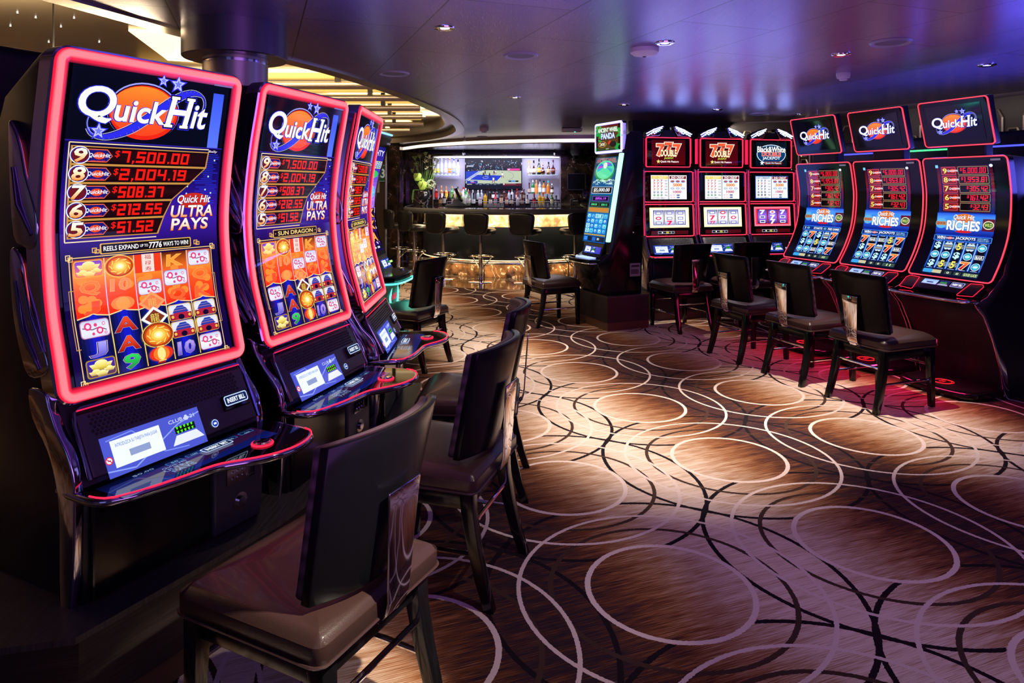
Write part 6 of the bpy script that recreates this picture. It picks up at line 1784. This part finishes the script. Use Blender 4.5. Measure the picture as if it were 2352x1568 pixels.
# ------------------------------------------------------------ bar
BC, BR_ = (0, 12.85), 2.0
def arc(r, a0=-90, a1=90, n=36): return [(BC[0]+r*math.sin(math.radians(a0+(a1-a0)*k/n)), BC[1]-r*math.cos(math.radians(a0+(a1-a0)*k/n))) for k in range(n+1)]
e = empty('bar_counter', (0, 0, 0), 0, 'long curved bar with black padded edge, glowing amber band and dark front', 'bar')
def ringprism(r0, r1, z0, z1, back=13.75):
    b = MB(); A, B = arc(r0), arc(r1)
    A = A + [(A[-1][0], back)]; A = [(A[0][0], back)] + A
    B = B + [(B[-1][0], back)]; B = [(B[0][0], back)] + B
    n = len(A); vs = [(x, y, z) for z in (z0, z1) for x, y in A] + [(x, y, z) for z in (z0, z1) for x, y in B]
    q = lambda s, z, i: s*2*n + z*n + i
    fs = []
    for i in range(n-1):
        fs += [(q(0, 0, i), q(0, 0, i+1), q(0, 1, i+1), q(0, 1, i)), (q(1, 0, i), q(1, 0, i+1), q(1, 1, i+1), q(1, 1, i)),
               (q(0, 1, i), q(0, 1, i+1), q(1, 1, i+1), q(1, 1, i)), (q(0, 0, i), q(0, 0, i+1), q(1, 0, i+1), q(1, 0, i))]
    b.add(vs, fs); return b
build('counter_top', ringprism(1.40, 1.97, 1.135, 1.150), mat('polished_black_stone', (.012, .011, .011), .06), e)
b = MB(); A = arc(1.985); A = [(A[0][0], 13.7)]+A+[(A[-1][0], 13.7)]
rings = []
for i, (x, y) in enumerate(A):
    a_, c_ = A[max(i-1, 0)], A[min(i+1, len(A)-1)]
    tx, ty = c_[0]-a_[0], c_[1]-a_[1]; l = math.hypot(tx, ty); nx, ny = ty/l, -tx/l
    rings.append([(x+nx*.030*math.cos(an), y+ny*.030*math.cos(an), 1.105+.046*math.sin(an)) for an in (2*pi*k/12 for k in range(12))])
b.loft(rings); build('armrest', b, mat('lightened_armrest', (.13, .135, .15), .45), e)  # black edge given a paler colour in place of light from above
build('onyx_band', ringprism(1.60, 1.64, .845, 1.06), M_onyx, e, smooth=30)
build('under_strip', ringprism(1.66, 1.76, 1.062, 1.072), mat('warm_strip', (1, .8, .5), emit=(1, .82, .52), es=2.5), e)
build('front_panel', ringprism(1.58, 1.66, .30, .845), mat('slate_panel', (.008, .010, .013), .3), e, smooth=30)
build('kick_strip', ringprism(1.60, 1.66, .285, .298), mat('warm_strip2', (1, .8, .5), emit=(1, .70, .36), es=2.0), e)
build('kick_base', ringprism(1.52, 1.56, 0.005, .285), M_onyx2 if 'M_onyx2' in globals() else marble('brown_lit_marble', (.02, .012, .008), (.26, .13, .06), (.6, .48, .36), rough=.12, scale=3.0, vs=2), e, smooth=30)
fr_ = MB(); fr_.tube([(x, y, .27) for x, y in arc(1.86, -75, 90)], .022, 10); build('foot_rail', fr_, M_chrome, e)
for a in (-62, -38, -14, 7, 30, 55, 80):
    x, y = BC[0]+1.86*math.sin(math.radians(a)), BC[1]-1.86*math.cos(math.radians(a))
    b = MB(); b.tube([(x, y, .004), (x, y, .26)], .012, 8); build('rail_post', b, M_chrome, e)
b = MB(); b.box((-1.86, 13.25, .53), (.16, .9, 1.05)); build('end_panel', b, M_marble, e, smooth=None)
# stools
def make_stool():
    t = empty('bar_stool', (0, 0, 0), 0, '', 'bar stool', 'black leather bar stools along the bar')
    b = MB(); b.lathe([(.001, .012), (.185, .012), (.20, .006), (.20, .0), (.02, .0)][::-1], n=40); build('base_disc', b, M_chrome, t)
    b = MB(); b.lathe([(.034, .01), (.034, .40), (.026, .40), (.026, .74)], n=20); build('pole', b, M_chrome, t)
    b = MB(); b.tube([(.20*math.cos(a), .03+.17*math.sin(a), .40) for a in (2*pi*k/32 for k in range(32))], .010, 8, closed=True)
    b.tube([(-.20, .03, .40), (-.03, 0, .40)], .008, 6); b.tube([(.20, .03, .40), (.03, 0, .40)], .008, 6)
    b.tube([(-.185, .06, .395), (-.02, 0, .22)], .008, 6); b.tube([(.185, .06, .395), (.02, 0, .22)], .008, 6); b.tube([(0, .20, .395), (0, .02, .22)], .008, 6)
    build('foot_ring', b, M_chrome, t)
    b = MB(); rings = []
    for z, k in ((.745, .80), (.755, .95), (.80, 1.0), (.825, .985), (.845, .90), (.852, .6), (.853, .1)):
        rings.append([(.215*k*math.copysign(abs(math.cos(a))**.6, math.cos(a)), .02+.215*k*math.copysign(abs(math.sin(a))**.6, math.sin(a)), z) for a in (2*pi*q/32 for q in range(32))])
    b.loft(rings); build('seat', b, M_bleather, t, smooth=80)
    b = MB(); N = 28; rings = []
    for dy, k in ((-.055, .80), (-.048, .95), (-.03, 1.0), (.0, 1.0), (.016, .95), (.024, .80)):
        R = []
        for q in range(N):
            a = 2*pi*q/N
            x = .205*k*math.copysign(abs(math.cos(a))**.45, math.cos(a)); zz = .175*k*math.copysign(abs(math.sin(a))**.45, math.sin(a))
            x *= 1+zz*.75
            R.append((x, -.19-.10*(zz+.17)*.5 + dy + .9*x*x, .925+zz))
        rings.append(R)
    b.loft(rings); bk = build('backrest', b, M_bleather, t, smooth=80)
    b = MB(); b.tube([(p[0]*1.0, p[1]-.02, p[2]) for p in rings[2]], .005, 6, closed=True); build('piping', b, M_bleather, bk)
    return t
st0 = None
for (x, y, deg, s_) in ((-2.05, 12.35, 62, 'farthest left, by the wood-panelled wall'), (-1.68, 11.78, 52, 'second from the left, by the marble pilaster'), (-1.124, 11.2, 38, 'third from the left'),
                        (-.496, 10.83, 22, 'fourth from the left, below the television'), (.222, 10.74, 24, 'fifth from the left, seen fully from behind'), (1.0, 10.84, -22, 'rightmost, beside the leaning machine')):
    lb = 'black bar stool on a chrome pole, ' + s_
    if st0 is None: st0 = make_stool(); o = st0
    else: o = copy_tree(st0)
    o.location = (x, y, .004); o.rotation_euler = (0, 0, -math.radians(deg)); o['label'] = lb

# television, shelves
e = empty('television', (-.40, 14.78, 0), 0, 'wall television showing a basketball game above the bottles', 'television')
b = MB(); b.box((0, -.03, 1.80), (1.235, .05, .73)); build('housing', b, M_black, e, bevel=.008)
link('screen', art_tv().tmesh(lambda x, y, q: (-.60+x*1.20, -.057-q, 2.145-y*1.17), 'screen', .0006), attr_mat('tv_display', 1.15, rough=.4, spec=.15), e)
def shelf(x0, x1, y, z, lb):
    e = empty('glass_shelf', ((x0+x1)/2, y, z), 0, lb, 'shelf', 'glass bottle shelves')
    w = x1-x0
    b = MB(); b.box((0, 0, -.006), (w, .22, .012)); build('glass_plate', b, mat('shelf_glass', (.55, .80, .74), .05, alpha=.55), e)
    b = MB()
    b.tube([(-w/2, -.11, .10), (w/2, -.11, .10)], .006, 6)
    for x in (-w/2, -w/4*.9, w/4*.9, w/2): b.tube([(x, -.11, 0), (x, -.11, .10)], .005, 6)
    for x in (-w/2, w/2): b.box((x, 0, -.016), (.02, .20, .02))
    build('guard_rail', b, M_steel, e)
shelf(-1.68, -1.12, 14.68, 1.765, 'glass shelf with clear vodka bottles left of the television')
shelf(.33, .98, 14.68, 1.770, 'glass shelf with cognac bottles right of the television')
e = empty('back_bar', (0, 0, 0), 0, 'dark back bar counter with two steps under the television', 'counter')
b = MB(); b.box((-.33, 14.50, .56), (2.70, .60, 1.12)); build('lower_step', b, M_black, e, smooth=None)
b = MB(); b.box((-.33, 14.66, 1.18), (2.70, .22, .12)); build('upper_step', b, M_black, e, smooth=None)
b = MB(); b.box((.66, 14.66, 1.30), (.66, .20, .12)); build('right_step', b, mat('white_step', (.4, .4, .45), .3), e, smooth=None)
b = MB(); b.tube([(-1.35, 14.22, 1.20), (1.0, 14.22, 1.20)], .007, 6)
for x in (-1.35, -.9, -.45, 0, .45, .97): b.tube([(x, 14.22, 1.12), (x, 14.22, 1.20)], .006, 6)
build('guard_rail', b, M_steel, e)
# bottles: (profile, radius, height, colours)
def bottle_profiles(kind):
    return {'slim': [(0, 1), (.03, 1), (.62, 1), (.72, .85), (.80, .42), (.86, .36), (1, .36)],
            'wine': [(0, 1), (.55, 1), (.66, .9), (.76, .45), (.82, .38), (1, .38)],
            'square': [(0, 1), (.60, 1), (.68, .92), (.73, .45), (.80, .36), (1, .36)],
            'squat': [(0, .9), (.12, 1.1), (.40, 1.1), (.52, .75), (.62, .35), (.85, .32), (1, .32)],
            'round': [(0, .8), (.15, 1.15), (.30, 1.15), (.50, .8), (.60, .35), (1, .33)],
            'tall': [(0, 1), (.45, 1), (.62, .75), (.78, .42), (.85, .34), (1, .34)]}[kind]
BM = {}
def bmat(c, clear=False):
    k = (c, clear)
    if k not in BM:
        BM[k] = mat('bottle_'+c.strip('#')+('c' if clear else ''), lin(c), .12 if not clear else .08, coat=.5, alpha=1 if not clear else .4)
    return BM[k]
def bottle(x, y, z, kind, r, h, glass, cap, lab, label, group, labz=(.14, .44), clear=False, seg=14):
    e = empty('liquor_bottle', (x, y, z), 0, label, 'bottle', group)
    pr = bottle_profiles(kind)
    b = MB(); b.lathe([(max(k*r, .003), t_*h*.90) for t_, k in pr], n=seg if kind != 'square' else 4 if False else seg); build('glass', b, bmat(glass, clear), e, smooth=50)
    b = MB(); b.lathe([(r*.40, h*.84), (r*.42, h), (.002, h)], n=12); build('cap', b, bmat(cap), e, smooth=40)
    if lab:
        b = MB(); k = max(q for t_, q in pr if t_ < .5); rr_ = r*k+.0012
        n_ = 12; vs = [(rr_*math.sin(a), -rr_*math.cos(a), zz*h) for zz in labz for a in (math.radians(-75+150*i/n_) for i in range(n_+1))]
        b.add(vs, [(i, i+1, n_+2+i, n_+1+i) for i in range(n_)]); build('paper_label', b, bmat(lab), e, smooth=60, fix=False)
def bx_(px, d): return (px-1176)*d/1568
d = 14.66
CL = 'clear vodka bottles on the upper left shelf'
for px, cap, lab, kd, h, w_ in ((997.5, '#e8c020', '#e8d870', 'slim', .375, 'with yellow cap, at the left end'), (1006, '#222428', '#c8d048', 'slim', .365, 'with black cap and yellow label'), (1014.5, '#a8c8e0', '#b8bcc8', 'slim', .37, 'with pale blue cap'),
                          (1024, '#5a5048', '#d8d8e0', 'slim', .385, 'tallest and narrow, in the middle of the shelf'), (1033, '#f07820', '#e87838', 'slim', .37, 'with orange cap'), (1042.5, '#20488a', '#7890d0', 'slim', .37, 'with dark blue cap'), (1052, '#181818', '#f0f0f4', 'square', .335, 'with black cap and white label, right end')):
    bottle(bx_(px, d), d, 1.766, kd, .036, h, '#d8dce8', cap, lab, 'clear vodka bottle '+w_+', upper left shelf', CL, clear=True, labz=(.12, .38))
CL = 'cognac bottles on the upper right shelf'
for px, gl, cap, lab, kd, h, w_ in ((1215, '#8a8068', '#e0a040', '#e8e0d0', 'slim', .295, 'with orange neck and white label, leftmost'), (1226, '#2a0c06', '#201428', '#d8c8a8', 'round', .305, 'dark with a round body, second from the left'), (1238, '#101a12', '#141414', '#c89838', 'tall', .345, 'tallest, dark green with a gold seal'),
                                    (1247, '#3a1408', '#b8a080', None, 'round', .25, 'short decanter shaped, fourth from the left'), (1260, '#3a1a08', '#141010', '#c8a060', 'tall', .275, 'slim with a tan label, second from the right'), (1270.5, '#2a0c0c', '#4a1a38', '#683028', 'round', .32, 'with purple neck, rightmost')):
    bottle(bx_(px, d), d, 1.771, kd, .040, h, gl, cap, lab, 'cognac bottle '+w_+' on the upper right shelf', CL)
# back row on the step
CL = 'bottles in the back row under the television'; d = 14.66
rowb = [(1002, '#6a1a10', '#5a4a40', '#d83020', 'square', .30, 'dark red square tequila bottle with brown stopper at the left end'), (1013.5, '#b87830', '#e0b088', '#f0e8e0', 'square', .28, 'amber tequila bottle with round wooden stopper, white label'), (1024.5, '#d89830', '#d8a078', '#f8d040', 'square', .265, 'yellow tequila bottle with round wooden stopper'),
        (1038, '#48a048', '#e0a868', '#90c860', 'square', .265, 'green-tinted tequila bottle with round stopper'), (1043.5, '#b8a890', '#c89858', None, 'wine', .22, 'small clear bottle with tan cap beside the green one'), (1051.5, '#a09048', '#4a3a30', '#f0d020', 'slim', .255, 'clear bottle with yellow neck band'), (1059, '#a8a098', '#d87050', None, 'wine', .20, 'clear bottle with salmon cap'),
        (1064.5, '#e8e8ec', '#c01820', '#f0f0f0', 'wine', .24, 'white bottle with red cap'), (1070, '#28a048', '#e8f0e8', '#c8e8c0', 'wine', .22, 'bright green bottle with white cap'), (1075.5, '#a8a8a0', '#c89060', None, 'wine', .20, 'clear bottle with gold cap behind the pale wine'),
        (1086, '#98a0a8', '#c8ccd4', None, 'wine', .185, 'clear bottle with silver cap at the left foot of the television'), (1098, '#98a8a8', '#d8dce4', None, 'slim', .18, 'clear bottle with white cap under the television'), (1106, '#98a0a8', '#c8ccd4', None, 'wine', .185, 'clear bottle with grey cap left of the yellow label'),
        (1124, '#10100f', '#400c10', '#281818', 'wine', .22, 'black bottle with dark red cap'), (1133, '#101212', '#181818', '#e8e8e8', 'wine', .22, 'black bottle with a small white label'), (1141, '#141416', '#28282c', '#9098a0', 'wine', .22, 'black bottle with grey label behind the red one'),
        (1158, '#2a1208', '#101010', '#503828', 'wine', .23, 'dark brown bottle with black cap behind the tall one'), (1169, '#98a0a8', '#b01820', None, 'wine', .18, 'clear bottle with red cap left of the flask'), (1176, '#a8a8b0', '#787c84', None, 'slim', .20, 'clear bottle with grey cap'), (1187.5, '#701818', '#d01828', '#d8a8a8', 'wine', .21, 'bottle with bright red cap'),
        (1199, '#38140c', '#401828', '#a89888', 'slim', .225, 'brown bottle with dark red cap'), (1203.5, '#30180c', '#28201c', '#807060', 'wine', .20, 'brown bottle with black cap')]
for px, gl, cap, lab, kd, h, lb in rowb:
    bottle(bx_(px, d), d, 1.241, kd, .040 if h > .22 else .034, h+.02, gl, cap, lab, lb+', back row', CL)
CL = 'whisky bottles on the raised step at the right'
for px, gl, cap, lab, kd, h, lb in ((1215.5, '#301008', '#501420', '#b8a890', 'round', .24, 'dark whisky bottle with red neck'), (1224, '#1a7038', '#f0f0f0', '#f4f4f4', 'slim', .295, 'green whisky bottle with white cap and label'), (1232, '#c08040', '#e09878', '#f09040', 'slim', .305, 'pale bottle with orange label'),
                                    (1240, '#a0a8a8', '#383c40', '#f4f4f4', 'square', .31, 'whisky bottle with big white label'), (1249, '#c07020', '#101010', '#f0f0ec', 'slim', .285, 'golden whisky bottle with black cap and white label'), (1259, '#c87828', '#38c8f0', '#f08020', 'slim', .285, 'amber bottle with bright blue cap'), (1268, '#38200c', '#f0f0e8', '#f0e8d8', 'slim', .22, 'bottle with white cap and cream label at the right end')):
    bottle(bx_(px, d), d, 1.361, kd, .036, h, gl, cap, lab, lb+' on the raised right step', CL)
CL = 'bottles in the front row behind the steel rail'; d = 14.34
rowf = [(1011.5, '#281008', '#701018', '#e0a880', 'wine', .22, 'dark bottle with red cap and peach label'), (1020.5, '#141010', '#a01820', '#e8e8ec', 'square', .265, 'dark bottle with tall white label and red cap'), (1031, '#181214', '#a81824', '#282428', 'wine', .265, 'black bottle with red cap and black label'), (1041, '#3a3820', '#c8c8b8', '#f0d8d8', 'wine', .245, 'bottle with pale pink label'),
        (1050.5, '#4a5030', '#c0b080', '#485058', 'wine', .24, 'olive bottle with grey label'), (1059, '#688010', '#d8c040', None, 'wine', .235, 'yellow-green bottle without a label'), (1068, '#c8d8b8', '#28a048', '#f0f4f0', 'wine', .26, 'pale wine bottle with white label and green neck'), (1077, '#788868', '#b01820', '#f4f0e8', 'wine', .265, 'pale green wine bottle with red cap and white label'), (1087.5, '#080a0a', '#101010', '#f0f0f0', 'squat', .235, 'squat black bottle with slanted white label'),
        (1103, '#987888', '#788088', '#e8e8f0', 'square', .215, 'pink-grey gin bottle with square label'), (1114.5, '#e0a018', '#201008', '#f0c030', 'slim', .265, 'orange-yellow bottle with black neck'), (1126.5, '#281008', '#181010', '#f0e0d0', 'wine', .215, 'cream liqueur bottle with oval label'), (1138, '#d82838', '#e84858', '#a0a0a8', 'tall', .235, 'red-necked bottle with grey label'),
        (1151.5, '#301008', '#140c0c', '#f4d0b0', 'square', .295, 'tallest front bottle with peach label, below the television'), (1164, '#703838', '#a81828', '#f0d0b8', 'slim', .215, 'bottle with pink label and red cap'), (1174.5, '#181010', '#303030', '#d0c0a8', 'round', .195, 'round dark flask bottle'), (1189.5, '#a09898', '#603028', '#b0a8b0', 'slim', .19, 'clear squat bottle with grey label'),
        (1199, '#401810', '#381818', '#a08880', 'slim', .20, 'brown bottle with faint label'), (1211.5, '#181418', '#f0f0f0', '#e8e4dc', 'squat', .235, 'dark bottle with white shield label and white cap'), (1227, '#381010', '#c02030', '#b82838', 'square', .225, 'whisky bottle with slanted red label'), (1239.5, '#c08818', '#28a048', '#f0c020', 'slim', .245, 'yellow label bottle with green cap'),
        (1247.5, '#c89018', '#d82020', '#f8c830', 'square', .235, 'yellow label bottle with red letters'), (1257, '#38140c', '#38a0c8', '#383838', 'slim', .205, 'dark bottle with blue cap'), (1267.5, '#285018', '#c8b068', '#f0e8b8', 'square', .23, 'green bottle with cream label'), (1277.5, '#303030', '#181818', '#787880', 'round', .18, 'round grey bottle at the right end')]
for px, gl, cap, lab, kd, h, lb in rowf:
    bottle(bx_(px, d), d, 1.121, kd, .0385, h+.03, gl, cap, lab, lb+', front row', CL, labz=(.16, .50))

# glasses upside down on the bar mat
for g, (x0, x1, n_) in enumerate(((-.55, -.20, 6), (.42, .98, 8))):
    for i in range(n_):
        x = x0+(x1-x0)*i/(n_-1)
        b = MB(); b.lathe([(.034, 0), (.030, .06), (.022, .085)], n=12)
        tag(build('glass_tumbler', b, mat('clear_tumbler', (.5, .5, .52), .05, alpha=.3), loc=(x, 14.02, 1.09)), 'clear tumbler upside down at the inner edge of the bar, ' + ('left' if g == 0 else 'right') + ' rack', 'glass', ('left' if g == 0 else 'right') + ' rack of upturned tumblers')
e = empty('glass_rack', (.2, 14.02, 0), 0, 'low dark rack holding the upturned tumblers behind the bar', 'rack')
b = MB(); b.box((0, 0, .54), (2.0, .16, 1.08)); build('body', b, M_blackm, e, smooth=None)
b = MB(); b.box((0, 0, 1.084), (2.0, .18, .012)); build('mat', b, M_black, e, smooth=None)

# vase with flowers on the bar
e = empty('flower_vase', (-1.66, 12.86, 1.150), 0, 'black veined vase of white-green flowers on the left end of the bar', 'vase')
b = MB(); b.lathe([(.06, 0), (.075, .02), (.105, .14), (.115, .25), (.10, .29), (.09, .29), (.10, .25)], n=32, cap=False); b.lathe([(.001, .005), (.06, .005)], n=32, cap=False); build('vase', b, M_vase, e)
M_stem = mat('flower_stem', (.10, .22, .04), .6); M_leaf = mat('lime_petal', (.42, .62, .10), .5); M_petal = mat('white_petal', (.70, .74, .52), .5); M_dleaf = mat('umbel_green', (.22, .30, .10), .6)
rf = random.Random(9)
def blossom(kind, p, s_):
    b = MB(); x, y, z = p
    if kind == 'ball':
        for q in range(90):
            a, u_ = rf.random()*2*pi, rf.random()*2-1; r_ = math.sqrt(1-u_*u_); c = (x+s_*r_*math.cos(a), y+s_*r_*math.sin(a), z+s_*u_)
            b.lathe([(.002, -.012), (.014, 0), (.002, .010)], c=c, n=6)
        return build('hydrangea_head', b, M_leaf if rf.random() < .3 else M_petal, e)
    if kind == 'anthurium':
        n_ = 20; rim = []
        for q in range(n_):
            a = 2*pi*q/n_; rr_ = s_*(1-.35*math.cos(a)**8*(1 if math.cos(a) > 0 else 0)+.25*(math.cos(a) < -.8))
            rim.append((x+rr_*math.sin(a), y-.02+.02*math.sin(a*2), z+rr_*math.cos(a)))
        b.add([(x, y-.035, z)]+rim, [(0, i+1, (i+1) % n_+1) for i in range(n_)])
        b.tube([(x, y-.04, z), (x+.01, y-.07, z+.05)], .007, 6)
        return build('anthurium_bloom', b, M_leaf, e, fix=False)
    if kind == 'lily':
        for q in range(5):
            a = 2*pi*q/5+rf.random(); tx, tz = math.cos(a)*s_, math.sin(a)*s_*.6+s_*.4
            b.add([(x, y, z), (x+tx*.5-.012, y-.02, z+tz*.5+.01), (x+tx, y-.03, z+tz), (x+tx*.5+.012, y-.02, z+tz*.5-.01)], [(0, 1, 2, 3)])
        return build('lily_bloom', b, M_petal if rf.random() < .7 else M_leaf, e, fix=False)
    for q in range(26):
        a, r_ = rf.random()*2*pi, math.sqrt(rf.random())*s_
        b.lathe([(.002, -.005), (.007, 0), (.002, .005)], c=(x+r_*math.cos(a), y+r_*math.sin(a)*.6, z+.01*rf.random()), n=5)
        b.tube([(x, y, z-.06), (x+r_*math.cos(a), y+r_*math.sin(a)*.6, z)], .0015, 3)
    return build('umbel', b, M_dleaf, e)
fl = [('ball', (.135, -.05, .40), .085), ('anthurium', (-.01, -.12, .40), .080), ('anthurium', (-.11, -.06, .56), .075), ('anthurium', (-.04, .02, .47), .06), ('ball', (.06, -.04, .36), .06), ('lily', (.03, -.03, .82), .07), ('lily', (.16, .0, .75), .08), ('lily', (.10, -.02, .90), .07), ('lily', (.24, .0, .80), .07), ('lily', (.06, -.05, .70), .06),
      ('umbel', (-.17, 0, .92), .05), ('umbel', (-.08, .02, .95), .045), ('umbel', (.03, 0, 1.0), .05), ('umbel', (-.16, .02, .80), .05), ('umbel', (.20, .02, .90), .04), ('umbel', (-.22, 0, .68), .035), ('ball', (.02, -.02, .40), .05)]
for kd, p, s_ in fl:
    blossom(kd, p, s_)
b = MB()
for kd, p, s_ in fl + [('x', (rf.uniform(-.2, .3), 0, rf.uniform(.5, .9)), 0) for _ in range(12)]:
    b.tube([(p[0]*.15, 0, .25), (p[0]*.6, p[1]*.5, .25+(p[2]-.25)*.55), p], .004, 5)
for q in range(8):
    x = -.17-.03*rf.random(); b.tube([(-.06, -.02, .30), (x, -.04, .30), (x-.02, -.05, .02+.1*rf.random())], .006, 4)
build('stems', b, M_stem, e)

# till, card reader, printer, frame, dome, sign
e = empty('till_terminal', (-1.02, 12.55, 1.150), math.radians(12), 'grey touchscreen till on a curved stand, on the bar beside the vase', 'cash register')
b = MB(); b.prism([(-.20, 0), (.20, 0), (.20, .02), (.08, .075), (.0, .14), (-.04, .14), (-.07, .06), (-.20, .03)], -.09, .09, 'y'); build('stand', b, mat('till_grey', (.07, .08, .11), .35), e, bevel=.008)
b = MB(); b.box((0, 0, 0), (.035, .24, .27), rot=Matrix.Rotation(math.radians(-24), 3, 'Y')); o = build('screen_panel', b, M_black, e, bevel=.006); o.location = (.03, 0, .21)
e = empty('receipt_printer', (1.22, 13.2, 1.150), 0, 'small black receipt printer on the right part of the bar', 'printer')
b = MB(); b.prism([(-.09, 0), (.09, 0), (.09, .10), (.0, .14), (-.09, .12)], -.07, .07, 'y'); build('housing', b, M_blackm, e, bevel=.008)
b = MB(); b.box((0, -.072, .09), (.10, .004, .012)); build('paper_slot', b, M_white, e)
e = empty('bar_monitor', (1.56, 13.3, 1.150), 0, 'dark flat monitor behind the printer on the bar', 'monitor')
b = MB(); b.box((0, 0, .19), (.36, .03, .24)); build('screen_panel', b, M_black, e, bevel=.005)
b = MB(); b.box((0, .01, .04), (.10, .10, .08)); build('stand', b, M_blackm, e, bevel=.005)
e = empty('framed_panel', (1.38, 14.58, 0), 0, 'dark picture panel in a thin metal frame on the marble wall right of the bottles', 'picture')
b = MB()
for x, z, w, h in ((-.19, 1.62, .02, .34), (.19, 1.62, .02, .34), (0, 1.79, .40, .02), (0, 1.45, .40, .02)): b.box((x, 0, z), (w, .02, h))
build('frame', b, M_dgrey, e); b = MB(); b.box((0, .005, 1.62), (.37, .01, .33)); build('panel', b, M_black, e)
e = empty('security_dome', (1.34, 14.42, 2.18), 0, 'grey wall-mounted dome camera above the framed panel right of the bar', 'security camera')
b = MB(); b.box((0, .08, .09), (.20, .16, .12)); b.lathe([(.05, -.02), (.085, .0), (.09, .12)], n=24); build('housing', b, mat('camera_grey', (.32, .33, .35), .4), e, bevel=.01)
b = MB(); b.lathe([(.001, -.085), (.03, -.078), (.055, -.05), (.062, -.01)], n=24); build('lens_dome', b, M_black, e)
for i, px in enumerate((1065, 1275)):
    e = empty('bar_spotlight', (bx_(px, 14.4), 14.40, 2.285), 0, 'small chrome spotlight under the bar soffit at the %s' % ('left' if i == 0 else 'right'), 'spotlight')
    b = MB(); b.tube([(0, 0, 0), (0, 0, -.05)], .01, 8); b.tube([(0, 0, -.04), (0, .06, -.085)], .03, 12); build('head', b, M_chrome, e)
e = empty('exit_sign', (-2.80, 13.885, 0), 0, 'green and white wall sign reading B3 on the wood panelling', 'sign')
b = MB(); b.box((0, 0, 1.785), (.46, .012, .34)); build('plate', b, mat('sign_green', (.012, .10, .055), .4), e)
cv = Canvas(.72, 1)
cv.frame(.0, 0, 1, .72, .02, '#9ab8a8'); cv.rect(.49, .0, .515, .72, '#9ab8a8'); cv.text('B3', .57, .17, .95, .55, '#dce8e0', bold=.06)
cv.poly([(.12, .10), (.40, .10), (.40, .38)], '#dce8e0'); cv.ell(.16, .56, .07, .07, '#dce8e0'); cv.line(.22, .28, .34, .60, .05, '#dce8e0'); cv.line(.34, .60, .44, .56, .05, '#dce8e0')
link('lettering', cv.tmesh(lambda x, y, q: (-.23+x*.46, -.0065-q, 1.95-y*.46), 'lettering', .0006), attr_mat('sign_print', .35, rough=.4), e)
e = empty('wall_notice', (-2.78, 13.885, 0), 0, 'small paper notice taped below the B3 sign', 'notice')
b = MB(); b.box((0, 0, 1.50), (.17, .004, .22)); build('paper', b, mat('notice_paper', (.42, .38, .36), .7), e)
cv = Canvas(1.2, 1)
for q in range(3): cv.rect(.2, .15+q*.12, .8, .19+q*.12, '#303030')
cv.text('08:00', .25, .6, .75, .78, '#303030'); cv.rect(.25, .9, .75, .94, '#303030')
link('print', cv.tmesh(lambda x, y, q: (-.085+x*.17, -.0025-q, 1.61-y*.17), 'print', .0005), M_blackm, e)
